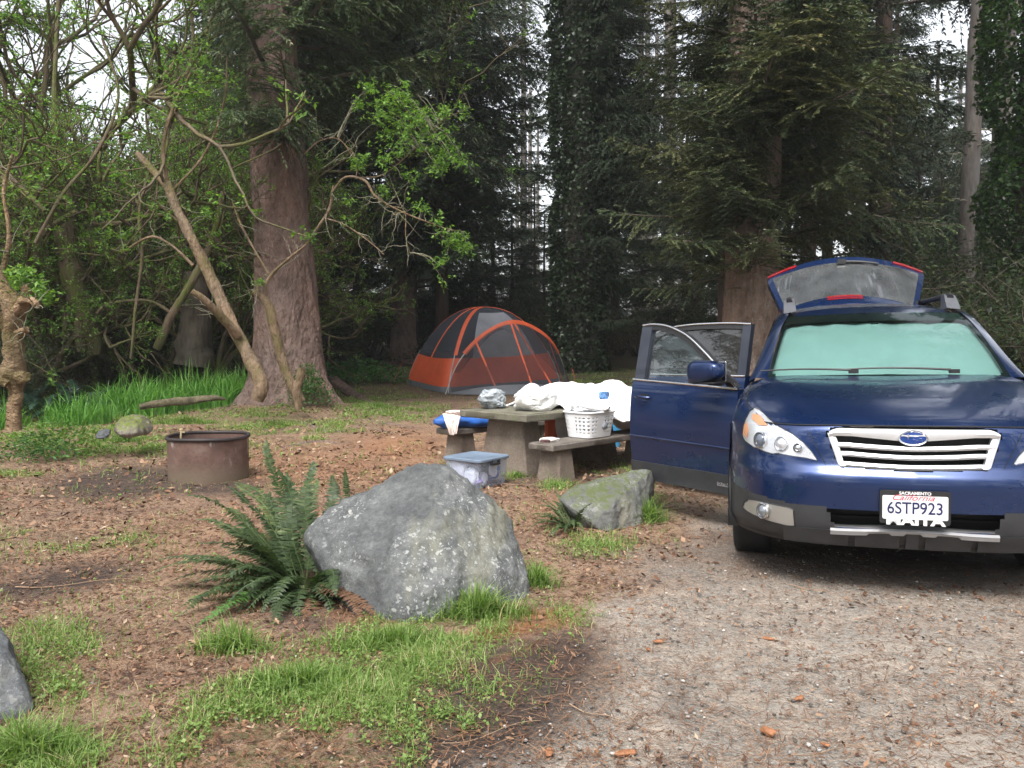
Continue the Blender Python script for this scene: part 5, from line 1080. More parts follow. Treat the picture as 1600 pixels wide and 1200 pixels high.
mb = MB(); mb.box((0, .20, .42), (.95, .02, .16)); mb.box((0, .16, .435), (.9, .03, .018)); mb.box((0, .16, .405), (.9, .03, .012))
mb.box((0, .14, .77), (.80, .02, .22)); mb.box((0, .95, .24), (1.3, 1.0, .02)); mb.box((0, 2.8, .26), (1.55, 3.0, .02))
for sg in (-1, 1): mb.box((sg*.62, .96, .45), (.02, .85, .45)); mb.box((sg*.62, 3.7, .5), (.02, .85, .5))
mb.obj('underbody', VOID, parent=car)
# ---- patches following the skin
def patch(mb, poly, off, m=0, step=.012, thick=.0, dome=0):
    """poly in (u,h): triangulated patch at 'off' in front of the skin, with rim"""
    bm = bmesh.new(); pl = np.array(poly, float); n = len(pl)
    # densify rim
    rim = []
    for i in range(n):
        a, b_ = pl[i], pl[(i+1) % n]; k = max(1, int(np.linalg.norm(b_-a)/step)); rim += [a+(b_-a)*j/k for j in range(k)]
    rim = np.array(rim); cen = rim.mean(0); rings = []
    for s in np.linspace(1, 0.0, 9)[:-1]: rings.append(cen+(rim-cen)*s)
    V = []
    for k, rg in enumerate(rings):
        s = k/8; V.append([(p[0], Vof(p[0], p[1])-off-dome*math.sin(min(1, s*2.2)*math.pi/2), p[1]) for p in rg])
    V = np.array(V); mb.grid(V, None, m, closed=True); mb.poly(V[-1], m)
    if thick: mb.grid(np.stack([V[0], V[0]+[0, thick, 0]], 0), None, m, closed=True)
def inset(poly, d):
    P = np.array(poly, float); c = P.mean(0); r = P-c; return c+r*(1-d/np.linalg.norm(r, axis=1))[:, None]
# grille: silver surround, bars, emblem
gr = MB()
outer = np.array(GRILLE); K = 90
def rimpts(poly, k):
    P = np.vstack([poly, poly[:1]]); d = np.concatenate([[0], np.cumsum(np.linalg.norm(np.diff(P, axis=0), axis=1))]); t = np.linspace(0, d[-1], k, endpoint=False)
    return np.stack([np.interp(t, d, P[:, j]) for j in (0, 1)], -1)
ro = rimpts(outer, K); ri = inset(ro, 0); c0 = np.array([0, .775]); 
ri = np.stack([ro[:, 0]*.955, c0[1]+(ro[:, 1]-c0[1])*.90], -1)
def l3(P, off): return np.array([(p[0], Vof(p[0], p[1])-off, p[1]) for p in P])
# thick upper bar: full width, dips under the emblem
def hbar(mb, u0, u1, top, bot, off, m=0, n=50, depth=.035):
    uu = np.linspace(u0, u1, n); T = np.array([(u, Vof(u, .78)-off, top(u)) for u in uu]); B = np.array([(u, Vof(u, .78)-off, bot(u)) for u in uu]); M_ = (T+B)/2-[0, .007, 0]
    mb.grid(np.stack([T+[0, depth, 0], T, M_, B, B+[0, depth, 0]], 1), None, m)
dip = lambda u: -.014*max(0, 1-(abs(u)/.30)**1.6)
hbar(gr, -.395, .395, lambda u: .880-.02*max(0, (abs(u)-.34)/.055)**2, lambda u: .842-.022*max(0, 1-abs(u)/.28)+dip(u)*.2, .006)
for hc, e in ((.795, .374), (.750, .364)): hbar(gr, -e, e, lambda u: hc+.011+dip(u), lambda u: hc-.012+dip(u), .004)
hbar(gr, -.352, .352, lambda u: .708+dip(u)*.7, lambda u: .682+dip(u)*.7, .006)
for sg in (-1, 1):
    L1 = np.array([(sg*.402, .855), (sg*.392, .82), (sg*.372, .76), (sg*.352, .70), (sg*.338, .686)]); L2 = np.array([(sg*.365, .845), (sg*.352, .81), (sg*.338, .76), (sg*.325, .71), (sg*.315, .69)])
    A, B = l3(crom(L1, 24), .008), l3(crom(L2, 24), .004); gr.grid(np.stack([A+[0, .03, 0], A, (A+B)/2-[0, .006, 0], B, B+[0, .04, 0]], 1))
grille = gr.obj('grille', CHRB, parent=car, autosmooth=40)
em = MB(); a = np.arange(48)*2*math.pi/48
def oval(rx, rz_, y, n=48): return np.stack([rx*np.cos(a), np.full(n, y), .838+rz_*np.sin(a)], -1)
ev = Vof(0, .84)
em.grid(np.stack([oval(.070, .0405, ev-.002), oval(.070, .0405, ev-.022), oval(.066, .037, ev-.027), oval(.060, .031, ev-.022)], 0), None, 0, closed=True)
em.grid(np.stack([oval(.060, .031, ev-.021), oval(.03, .015, ev-.023), oval(.001, .0005, ev-.0235)], 0), None, 1, closed=True)
def star(mb, x, z, r, m=0):
    k = np.arange(8); rr = np.where(k % 2 == 0, r, r*.28); an = k*math.pi/4
    P = np.stack([x+rr*np.cos(an)*1.15, np.full(8, ev-.0245), z+rr*np.sin(an)], -1); V = np.vstack([P, [x, ev-.029, z]]); mb.add(V, [[i, (i+1) % 8, 8] for i in range(8)], None, m)
star(em, -.024, .846, .017)
for x, z in ((.004, .832), (.018, .847), (.036, .838), (.020, .826), (.040, .826)): star(em, x, z, .0075)
em.obj('emblem', [CHR, simple('emblem blue', (.01, .06, .3), .2, .4, coat=1)], parent=grille, autosmooth=40)
# headlights
HL = [(-.452, .712), (-.50, .722), (-.57, .728), (-.655, .735), (-.675, .728), (-.71, .735), (-.775, .752), (-.825, .775), (-.842, .80), (-.838, .85), (-.825, .89), (-.80, .935), (-.775, .955), (-.75, .95), (-.70, .91), (-.65, .878), (-.575, .842), (-.52, .80), (-.475, .75)]
M_REFL = simple('lamp reflector', (.85, .86, .88), .22, .6, var=.05)
M_AMB = simple('amber lens', (.6, .3, .16), .3, coat=.5)
for sg in (-1, 1):
    P = [(sg*-x, h) for x, h in HL]; P = P if sg < 0 else P[::-1]
    if sg < 0: P = [(x, h) for x, h in HL]
    q = np.array(HL)*[(1 if sg < 0 else -1), 1]; q = q if sg < 0 else q[::-1]
    hl = MB(); patch(hl, q, .003, 0, thick=.05); 
    # projector and bowls
    def pod(u, h, r, m, off=.012, rr=None):
        v = Vof(u, h); nrm = np.array([Vof(u-.02, h)-Vof(u+.02, h), -.04*1.0, 0]); nrm = np.array([-(Vof(u+.02, h)-Vof(u-.02, h))/.04, -1.0, 0]); nrm = np.array([ (Vof(u+.02,h)-Vof(u-.02,h))/.04, -1, .15]); nrm /= np.linalg.norm(nrm)
        t1 = np.cross(nrm, [0, 0, 1]); t1 /= np.linalg.norm(t1); t2 = np.cross(nrm, t1); ang = np.arange(28)*2*math.pi/28
        rg = []
        for k, (r_, d_) in enumerate(((r, .004), (r*.97, .014), (r*.86, .016), (r*.78, .004), (r*.70, .012), (r*.45, .022), (r*.02, .026))):
            rg.append(np.array([u, v, h])+nrm*(d_+off*0)+r_*(np.cos(ang)[:, None]*t1+np.sin(ang)[:, None]*t2))
        return np.array(rg)
    s_ = -1 if sg < 0 else 1
    g1 = pod(s_*.735, .795, .047, 0); hl.grid(g1[:4], None, 1, closed=True); hl.grid(g1[3:], None, 2, closed=True)
    g2 = pod(s_*.625, .785, .042, 0); hl.grid(g2[:4], None, 1, closed=True); hl.grid(g2[3:], None, 0, closed=True)
    g3 = pod(s_*.545, .77, .026, 0); hl.grid(g3, None, 1, closed=True)
    am = np.array([(s_*.70, .875), (s_*.745, .92), (s_*.785, .925), (s_*.79, .90), (s_*.75, .872)]); patch(hl, am if s_ < 0 else am[::-1], .010, 3)
    am = np.array([(s_*.815, .79), (s_*.838, .81), (s_*.832, .86), (s_*.815, .88), (s_*.805, .84)]); patch(hl, am if s_ < 0 else am[::-1], .008, 3)
    h_ = hl.obj('headlight', [M_REFL, CHR, simple('projector lens', (.12, .14, .18), .05, coat=1), M_AMB], parent=car, autosmooth=35)
    gl = MB(); patch(gl, q, .024, 0, thick=.022, dome=.004); gl.obj('lens', GL_LAMP, parent=h_, smooth=True)
    # dark shut line round the lamp
    rm = rimpts(inset(q, -.004), 120); rm2 = rimpts(inset(q, .002), 120); sh = MB(); A = l3(rm, .001); B = l3(rm2, .006); sh.grid(np.stack([A, B], 0), None, 0, closed=True); sh.obj('gasket', BLK, parent=h_)
    # fog lamp bezel
    FG = np.array([(.835, .40), (.83, .43), (.80, .458), (.755, .466), (.69, .463), (.60, .458), (.572, .448), (.565, .36), (.60, .356), (.70, .365), (.78, .38), (.82, .39)])*[s_, 1]; FG = FG if s_ > 0 else FG
    fg = MB(); patch(fg, FG, .008, 0, thick=.02)
    g4 = pod(s_*.722, .418, .044, 0)*1.0; g4[..., 1] -= .010; fg.grid(g4[:4], None, 1, closed=True); fg.grid(g4[3:], None, 2, closed=True)
    fo = fg.obj('fog_lamp', [SILV if False else simple('bezel silver', (.42, .41, .39), .35, .5, var=.05), CHR, simple('fog glass', (.25, .27, .3), .08, .5, coat=1)], parent=car, autosmooth=35)
    rm = l3(rimpts(inset(FG, -.007), 100), .003); rm2 = l3(rimpts(inset(FG, .002), 100), .010); sh = MB(); sh.grid(np.stack([rm, rm2], 0), None, 0, closed=True); sh.obj('bezel_rim', BLK, parent=fo)
# hood shut lines as thin dark grooves, proud by a hair
mb = MB()
for sg in (-1, 1):
    ln = [G[int(r*(NR-1)), int(c_*(NC-1))] for r, c_ in zip(np.linspace(.655, 1, 30), np.interp(np.linspace(0, 1, 30), [0, .12, .4, 1], [.46, .50, .62, .60]))]
    ln = np.array(ln)*[sg, 1, 1]+[0, -.0005, .0012]; mb.tube(ln, .0028, 4, cap=False)
ln = GB[int(7.55/12*(NR-1)), 52:-52] + [0, -.002, .001]; mb.tube(ln, .0045, 4, cap=False)
for sg in (-1, 1):
    ln = np.array([(u*sg, Vof(u*sg, h)-.001, h) for u, h in zip(np.linspace(.50, .41, 8), np.linspace(.862, .69, 8)+0)]); mb.tube(ln, .002, 4, cap=False)
mb.obj('panel_gap', VOID, parent=car)
# ---- windshield
def ws(u, t, ins=0): # t 0 base ..1 roof
    hb, hw = 1.088, .715; ht, tw = 1.505, .578
    w_ = hw+(tw-hw)*t; v = (1.16+.10*abs(u)**2)*(1-t)+(2.03+.06*abs(u)**2)*t-.02*math.sin(t*math.pi); h = hb+(ht-hb)*t+.03*math.sin(t*math.pi)+.012*(1-abs(u)**2)
    return (u*w_, v, h)
uu = np.linspace(-1, 1, 41); tt = np.linspace(0, 1, 21)
mb = MB(); mb.grid(np.array([[ws(u, t) for u in uu] for t in tt])); wsh = mb.obj('windshield', GL_WS, parent=car, smooth=True)
# painted black border of the glass, just under its surface
fm = MB(); Uo = np.linspace(-1, 1, 61); To = np.linspace(0, 1, 41); Gf = np.array([[ws(u, t) for u in Uo] for t in To])-[0, -.004, .004]
cu_, ct_ = (Uo[:-1]+Uo[1:])/2, (To[:-1]+To[1:])/2; CU, CT = np.meshgrid(cu_, ct_)
def rrect(CU, CT):
    x = np.abs(CU); a = np.clip((x-.90)/.06, 0, None); b_ = np.clip((.10-CT)/.07, 0, None); b2 = np.clip((CT-.78)/.05, 0, None); return (a*a+np.maximum(b_, b2)**2) > 1
mk = rrect(CU, CT); 
fm.grid(Gf, None, 0, mask=mk); fm.box((0, 1.88, 1.43), (.05, .02, .03)); fm.obj('glass_border', simple('black frit', (.008, .008, .009), .3), parent=wsh)
sh = MB(); P = np.array([[ws(u*.99, t) for u in uu] for t in np.linspace(.03, .86, 21)])+[0, .05, -.022]; P[..., 2] += (.010*np.abs(np.sin(np.arange(41)*.39)))[None, :]+.006*np.array([[fbm(np.array([i*.35, j*.22, 0.]), 3) for i in range(41)] for j in range(21)])
sh.grid(P); so = sh.obj('sunshade', simple('foil', (.27, .30, .295), .5, .2, var=.06, scale=3), smooth=True)
so.location = car.location; so.rotation_euler = car.rotation_euler; tag(so, 'pale reflective sunshade spread behind the windshield of the blue car', 'sunshade')
mb = MB(); mb.box((0, 1.35, 1.02), (1.4, .4, .12), bev=.04); [mb.box((x, y, .62), (.5, .5, .2), bev=.06) or mb.box((x, y+.28, .95), (.48, .16, .6), bev=.06) or mb.box((x, y+.3, 1.32), (.24, .1, .16), bev=.04) for x in (-.37, .37) for y in (2.2, 3.1)]
mb.box((0, 2.9, .34), (1.5, 3.0, .04)); mb.obj('interior', INT, parent=car)
mb = MB()
for px0, l_, an in ((-.16, .55, R(-3)), (.42, .60, R(2))):
    t = np.linspace(0, 1, 10); u = (px0-.05)+(-l_*t if px0 < 0 else -l_*t); P = np.array([ws(x/.71, .035+.02*math.sin(k*.3)) for k, x in enumerate(u)])+[0, -.02, .022]; mb.tube(P, np.linspace(.008, .005, 10), 6); mb.box(P[0]+[0.02, .01, -.01], (.06, .03, .025))
mb.obj('wiper', BLK, parent=car)
mb = MB(); uu2 = np.linspace(-.74, .74, 40); A = np.array([(u, 1.10+.12*(abs(u)/.74)**2, 1.094-.02*(abs(u)/.74)**2) for u in uu2]); mb.grid(np.stack([A, A+[0, .08, .0]], 1)); mb.obj('cowl', BLK, parent=car)
# roof rails
for sg in (-1, 1):
    t = np.linspace(0, 1, 30); v = 2.22+1.75*t; P = np.stack([sg*(.56+.01*np.sin(t*3.1)), v, 1.555+.085*np.minimum(1, np.minimum(t, 1-t)/.10)**.6], -1)
    mb = MB(); mb.tube(P[2:-2], .022, 10); r_ = mb.obj('roof_rail', BLK, parent=car, smooth=True)
    for v0, d in ((2.2, 1), (3.97, -1)):
        mb = MB(); Q = np.array([[(sg*(.56-.045), v0, 1.545), (sg*(.56+.045), v0, 1.53)], [(sg*(.56-.04), v0+d*.10, 1.60), (sg*(.56+.045), v0+d*.10, 1.59)], [(sg*(.56-.032), v0+d*.2, 1.645), (sg*(.56+.04), v0+d*.2, 1.64)], [(sg*(.56-.03), v0+d*.34, 1.655), (sg*(.56+.035), v0+d*.34, 1.65)]]); mb.grid(crom(Q, 12, 0)); lo_ = crom(Q, 12, 0).copy(); lo_[..., 2] = 1.54; mb.grid(np.stack([crom(Q, 12, 0)[:, 0], lo_[:, 0]], 1)); mb.grid(np.stack([crom(Q, 12, 0)[:, 1], lo_[:, 1]], 1)); mb.obj('rail_foot', RAILM, parent=r_, autosmooth=40)
# wheels
def wheel(u, v):
    s_ = 1 if u > 0 else -1; mb = MB(); Rm = np.array([[0, 0, 1], [0, 1, 0], [-1, 0, 0.]])
    pr_ = [(.215, -.10), (.30, -.112), (.325, -.10), (.335, -.06), (.335, .06), (.325, .10), (.30, .112), (.215, .10)]
    mb.lathe(pr_, (0, 0, 0), 48, rot=Rm); o = mb.obj('wheel', RUB, parent=car, smooth=True, loc=(u, v, .335))
    rm = MB(); rm.lathe([(.215, s_*.10), (.20, s_*.085), (.19, s_*.02), (.03, s_*.03)], (0, 0, 0), 40, rot=Rm)
    for k in range(5):
        a_ = k*2*math.pi/5; d = np.array([0, math.cos(a_), math.sin(a_)]); P = np.array([s_*.09, 0, 0])+d*np.linspace(.0, .205, 6)[:, None]; rm.tube(P, [.05, .035, .028, .026, .03, .04], 6)
    rm.obj('rim', SILV, parent=o, smooth=True)
for u in (-.80, .80):
    for v in (WA, WB): wheel(u, v)
# plate
pl = MB(); pv = Vof(0, .5)-.03
def rr(w, h, r, y, cz, n=6):
    P = []
    for (sx, sz, a0) in ((1, 1, 0), (-1, 1, 90), (-1, -1, 180), (1, -1, 270)):
        for k in range(n+1): an = R(a0+90*k/n); P.append((sx*(w/2-r)+r*math.cos(an), y, cz+sz*(h/2-r)+r*math.sin(an)))
    return P
fr_ = MB(); fr_.prism(rr(.322, .166, .012, pv, .50), (0, .018, 0)); fo = fr_.obj('plate_frame', BLK, parent=car, autosmooth=40)
pl.prism(rr(.298, .118, .008, pv-.003, .500), (0, .002, 0)); po = pl.obj('license_plate', simple('plate white', (.8, .8, .8), .4, var=.03), parent=car)
M_NAVY = simple('plate navy', (.012, .018, .09), .4); M_SCR = simple('plate red', (.6, .06, .1), .4); M_WH = simple('lettering white', (.8, .8, .8), .5, var=.02)
def put(txt, size, mat, x, z, y, parent, name='lettering', **k): return link(name, text_mesh(txt, size, mat, **k), parent, (x, y, z))
put('6STP923', .083, M_NAVY, 0, .495, pv-.0042, po, sx=.87, bold=.0006)
put('California', .040, M_SCR, -.012, .549, pv-.0042, po, shear=.45, sx=1.25)
put('SACRAMENTO', .021, M_WH, 0, .5715, pv-.0045, fo, bold=.0006, sx=1.05)
put('MAITA', .062, M_WH, 0, .434, pv-.0048, fo, bold=.0028, sx=1.45)
# ---- doors
def door(name, hinge, ang, prof_pts, length, belt, frame, glasst, lean=.10, handle=True, clad_txt=None):
    """local door axes: x from hinge outwards to latch edge, z up, y = thickness (outer face towards -y)"""
    e = empty(name, hinge); e.parent = car; e.rotation_euler = (0, 0, ang); return e
def yy(x, z): return .105*np.clip((z-.98)/.5, 0, 1)**1.1-.035*np.sin(np.clip((z-.3)/.75, 0, 1)*math.pi)  # tumblehome
def dsheet(mb, xs, z0f, z1f, off=0, m=0, nz=16, th=0):
    P = np.zeros((len(xs), nz, 3))
    for i, x in enumerate(xs):
        zz = np.linspace(z0f(x), z1f(x), nz); P[i] = np.stack([np.full(nz, x), yy(x, zz)+off, zz], -1)
    mb.grid(P, None, m)
    if th:
        mb.grid(P[:, ::-1]+[0, th, 0], None, m)
        for a_ in (P[0], P[-1], P[:, 0], P[:, -1]): mb.grid(np.stack([a_, a_+[0, th, 0]], 1), None, m)
def hinge_dir(): pass
def band(mb, pts, w, off, th, m=0, n=40, side_=1):
    """flat band along a curve (x,z) in the door's window plane"""
    C = crom(np.array(pts, float), n); T = np.gradient(C, axis=0); T /= np.linalg.norm(T, axis=1)[:, None]; Nn = np.stack([-T[:, 1], T[:, 0]], -1)*side_
    A, B = C, C+Nn*w
    A3 = np.stack([A[:, 0], yy(A[:, 0], A[:, 1])+off, A[:, 1]], -1); B3 = np.stack([B[:, 0], yy(B[:, 0], B[:, 1])+off, B[:, 1]], -1)
    mb.grid(np.stack([A3+[0, th, 0], A3, B3, B3+[0, th, 0]], 1), None, m)
def make_door(name, hinge, ang, Ld, top, front, spec):
    """top: list of (x,z) roof edge of window from belt at hinge side round to latch side"""
    e = empty(name, hinge); e.parent = car; e.rotation_euler = (0, 0, ang); e['label'] = spec['label']
    xs = np.linspace(0, Ld, 30)
    mb = MB(); bot = lambda x: .405+.0*x; bz = lambda x: spec['belt'](x)
    rearx = lambda z: 0
    dsheet(mb, xs, bot, bz, 0, 0, 24, .09)
    cr = np.array([(x, yy(x, .60)-.006, .60+.012*x) for x in xs]); mb.tube(cr, .006, 6, cap=False)
    pn = mb.obj('door_panel', PAINT, parent=e, autosmooth=35)
    mb = MB(); dsheet(mb, xs, lambda x: .275+.035*(x/Ld)**2*0, lambda x: .415, -.012, 0, 8, .09); cl = mb.obj('door_cladding', CLAD, parent=e, autosmooth=35)
    # window frame: black bands + chrome outer edge
    fr = MB(); band(fr, top, .045, -.002, .045, side_=spec['sd']); fr.obj('window_frame', BLK, parent=e, autosmooth=40)
    px_ = spec['pillar']; pm = MB(); zt = px_[2]; pm.grid(np.array([[(px_[0], yy(0, z)-.005, z), (px_[1], yy(0, z)-.005, z)] for z in np.linspace(spec['belt'](px_[0]), zt, 10)])); pm.grid(np.array([[(x, yy(0, z)-.005, z), (x, yy(0, z)+.05, z)] for x in (px_[0],) for z in np.linspace(spec['belt'](px_[0]), zt, 10)])); pm.grid(np.array([[(x, yy(0, z)-.005, z), (x, yy(0, z)+.05, z)] for x in (px_[1],) for z in np.linspace(spec['belt'](px_[0]), zt, 10)])); pm.obj('pillar_trim', simple('pillar black', (.03, .035, .05), .3, coat=.3), parent=e)
    cm = MB(); C = crom(np.array(top, float), 50); cm.tube(np.stack([C[:, 0], yy(C[:, 0], C[:, 1])-.006, C[:, 1]], -1), .009, 8); B = np.array([(x, yy(x, bz(x))-.006, bz(x)+.004) for x in np.linspace(0, Ld, 20)]); cm.tube(B, .009, 8); cm.obj('chrome_trim', CHR, parent=e, smooth=True)
    # glass filling the polygon
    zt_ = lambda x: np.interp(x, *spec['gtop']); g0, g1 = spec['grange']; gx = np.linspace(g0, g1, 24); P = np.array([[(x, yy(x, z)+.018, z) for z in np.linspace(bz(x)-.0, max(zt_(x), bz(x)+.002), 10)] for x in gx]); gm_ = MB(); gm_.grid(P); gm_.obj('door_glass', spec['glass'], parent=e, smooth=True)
    return e
HZ = (-.90, 1.33, 0)
# local +x of the door points from hinge to latch. closed door: +x = car +y, outer side = car -x.
CLOSED = math.pi/2
def fit_angle(hinge, px, L_):
    best = None
    for a_ in np.linspace(0, R(85), 400):
        u = hinge[0]-L_*math.sin(a_); v = hinge[1]+L_*math.cos(a_); c_, s_ = math.cos(.3006), math.sin(.3006)
        x = 2.0159+u*c_+v*s_; y = 4.2416-u*s_+v*c_; X, _ = project((x, y, .6)); d = abs(X-px)
        if best is None or d < best[0]: best = (d, a_, y)
    return best[1]
a1 = fit_angle(HZ, 992, 1.08); print('front door angle', math.degrees(a1))
# outer face must look to car -x when closed: local -y -> with rotation +90deg, local -y = +x ; so mirror by using +y as outer: flip sign via scale
def flipdoor(e): e.scale = (1, -1, 1)
top1 = [(0.02, 1.02), (.16, 1.115), (.36, 1.255), (.56, 1.375), (.76, 1.445), (.93, 1.468), (1.06, 1.462)]
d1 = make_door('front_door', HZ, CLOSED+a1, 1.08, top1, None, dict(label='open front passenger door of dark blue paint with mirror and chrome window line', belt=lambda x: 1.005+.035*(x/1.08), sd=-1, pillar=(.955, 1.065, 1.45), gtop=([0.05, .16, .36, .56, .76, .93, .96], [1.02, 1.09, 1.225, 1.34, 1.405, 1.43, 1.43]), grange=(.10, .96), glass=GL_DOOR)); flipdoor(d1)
a2 = a1+R(-2); HZ2 = (-.90, 2.47, 0)
top2 = [(.0, 1.462), (.25, 1.475), (.6, 1.47), (.82, 1.445), (.95, 1.40), (1.02, 1.30), (1.0, 1.05)]
def fit2(px):
    best = None
    for a_ in np.linspace(0, R(85), 300):
        u, v = HZ2[0]-.08*math.sin(a_), HZ2[1]+.08*math.cos(a_)
    return R(62)
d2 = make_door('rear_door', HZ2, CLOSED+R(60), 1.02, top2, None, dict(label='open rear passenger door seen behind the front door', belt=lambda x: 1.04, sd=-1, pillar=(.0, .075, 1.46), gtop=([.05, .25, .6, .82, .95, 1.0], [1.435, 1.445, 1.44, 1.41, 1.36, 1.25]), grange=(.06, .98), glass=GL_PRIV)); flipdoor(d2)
# handle
mb = MB(); mb.tube([(.86, -.028, .91), (.88, -.052, .912), (.93, -.058, .914), (.99, -.052, .916), (1.01, -.028, .917)], [.010, .012, .013, .012, .010], 8); t = np.arange(24)*2*math.pi/24
hd = mb.obj('door_handle', PAINT, parent=d1, smooth=True); mb = MB(); mb.poly(np.stack([.935+.07*np.cos(t), yy(0, .91)-.0015+0*t, .905+.034*np.sin(t)], -1)); mb.obj('handle_cup', VOID, parent=hd)
mb = MB(); mb.box((.10, -.017, .345), (.17, .006, .032), bev=.003); bd = mb.obj('door_badge', SILV, parent=d1); tm = text_mesh('OUTBACK', .026, BLK, bold=.0005, sx=1.25); V = np.empty(len(tm.vertices)*3, np.float32)
# the door is mirrored in y (and seen from outside x runs right-to-left), so letters are turned round
tm.vertices.foreach_get('co', V); V = V.reshape(-1, 3); V[:, 0] *= -1; tm.vertices.foreach_set('co', V.ravel()); link('lettering', tm, bd, (.10, -.0215, .345))
# mirror housing
mb = MB(); bm = bmesh.new(); bmesh.ops.create_icosphere(bm, subdivisions=4, radius=1); V = np.array([v.co for v in bm.verts]); Fc = np.array([[v.index for v in f.verts] for f in bm.faces]); bm.free()
sg_ = np.sign(V); V = sg_*np.abs(V)**.62; V = V*[.125, .062, .078]; V[:, 2] += .012*(V[:, 0]/.125)*-1; V[:, 0] *= 1; V[:, 1] += -.25*0
V[:, 2] *= np.interp(V[:, 0], [-.125, .125], [.72, 1.08]); mb.add(V, Fc)
mr = mb.obj('side_mirror', PAINT, parent=d1, loc=(.145, -.165, 1.128), smooth=True); mr.scale = (1.15, 1.15, 1.1); 
mb = MB(); mb.tube([(-.02, .10, -.065), (-.04, .06, -.062), (-.03, .0, -.055)], [.03, .028, .03], 10); mb.prism([(-.13, .125, -.07), (.06, .125, -.07), (.04, .15, .02)], (0, .02, 0)); mb.box((.0, .0, -.068), (.2, .09, .012), bev=.005); mb.obj('mirror_arm', BLK, parent=mr, smooth=False)
mb = MB(); mb.box((-.0, .0655, 0), (.2, .004, .12), bev=.002); mb.obj('mirror_glass', CHR, parent=mr)
# closed doors on the other side: gaps, handles, glass
mb = MB()
for v in (1.33, 2.46, 3.45): mb = MB(); P = np.array([(prof(h)+.001, v, h) for h in np.linspace(.42, 1.03, 12)]); mb.tube(P, .003, 4, cap=False); mb.obj('door_gap', VOID, parent=car)
mb = MB()
for v in (2.30, 3.30): mb.tube([(.925, v-.1, .93), (.955, v-.05, .935), (.955, v+.05, .935), (.925, v+.1, .93)], .012, 8)
mb.obj('door_handle', PAINT, parent=car, smooth=True)
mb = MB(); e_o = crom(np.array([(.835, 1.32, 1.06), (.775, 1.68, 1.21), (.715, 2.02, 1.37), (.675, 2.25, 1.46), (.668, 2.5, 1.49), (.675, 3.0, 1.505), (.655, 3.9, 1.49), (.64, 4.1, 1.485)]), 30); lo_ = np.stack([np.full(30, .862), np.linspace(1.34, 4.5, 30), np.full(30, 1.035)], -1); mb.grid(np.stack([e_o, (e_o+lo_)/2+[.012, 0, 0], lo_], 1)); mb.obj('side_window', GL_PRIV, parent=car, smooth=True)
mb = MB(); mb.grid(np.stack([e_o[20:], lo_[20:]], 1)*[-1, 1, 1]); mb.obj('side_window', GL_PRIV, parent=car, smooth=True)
mr2 = MB(); mr2.add(V, Fc); m2 = mr2.obj('side_mirror', PAINT, parent=car, loc=(1.02, 1.55, 1.11), smooth=True); mb = MB(); mb.tube([(-.12, .03, -.06), (-.05, .0, -.05)], .03, 8); mb.obj('mirror_arm', BLK, parent=m2)
# ---- open tailgate
tg_ = empty('tailgate', (0, 4.22, 1.575)); tg_.parent = car; tg_['label'] = 'raised tailgate with glass, red lamps and a spoiler'
th_ = R(30); D1 = np.array([0, math.cos(th_), math.sin(th_)]); N1 = np.array([0, -math.sin(th_), math.cos(th_)]); th2 = R(-12); D2 = np.array([0, math.cos(th2), math.sin(th2)]); N2 = np.array([0, -math.sin(th2), math.cos(th2)])
def tgs(a_, t, off=0):
    """a -1..1 across, t 0..1 up the glass, 1..1.5 lower panel"""
    w_ = np.interp(t, [0, .15, .85, 1.0, 1.5], [.57, .63, .75, .75, .66]); bul = (.20*(1-abs(a_)**2.0))
    if t <= 1: P = D1*t*.82+N1*(bul*(.35+.65*t)+off)
    else: P = D1*.82+D2*(t-1)*1.1+N1*bul*(1-(t-1)*.5)+N2*off
    return np.array([a_*w_, P[1], P[2]])
aa = np.linspace(-1, 1, 49)
def tgrid(t0, t1, n, off=0, a0=-1, a1=1): return np.array([[tgs(a_, t, off) for a_ in np.linspace(a0, a1, 49)] for t in np.linspace(t0, t1, n)])
mb = MB(); mb.grid(tgrid(.88, 1.0, 6)); mb.grid(tgrid(1.0, 1.5, 10)); 
Gp = tgrid(0, 1.5, 30, -.06); mb.grid(Gp[:, ::-1]); mb.grid(np.stack([tgrid(1.5, 1.5, 1)[0], tgrid(1.5, 1.5, 1, -.06)[0]], 0))
for k in (0, -1): mb.grid(np.stack([tgrid(0, 1.5, 30)[:, k], Gp[:, k]], 1))
for sg in (-1, 1): mb.grid(np.array([[tgs(a_, t, .004) for a_ in np.linspace(sg*.93, sg*1.0, 4)] for t in np.linspace(.0, .88, 20)]))
mb.obj('gate_panel', simple('gate blue', (.03, .10, .38), .3, .45, coat=.9, var=.1) if False else PAINT, parent=tg_, autosmooth=35)
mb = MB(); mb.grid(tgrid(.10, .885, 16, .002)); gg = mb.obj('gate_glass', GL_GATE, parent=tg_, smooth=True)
mb = MB(); 
sp_ = np.array([[tgs(a_, .02+k*.0, .0)+D1*d*(.35+.65*(1-a_**2))+N1*o_*(.5+.5*(1-a_**2)) for a_ in np.linspace(-.93, .93, 41)] for k, (d, o_) in enumerate([(-.06, -.03), (-.02, .03), (.10, .035), (.17, .02), (.17, -.01)])]); mb.grid(sp_); spo = mb.obj('spoiler', PAINT, parent=tg_, autosmooth=40)
bl = MB(); P = sp_[2:4, 13:26].copy(); P += N1*.006; P[0] += (sp_[1, 13:26]-P[0])*.3; bl.grid(P); bl.obj('brake_light', RED, parent=spo)
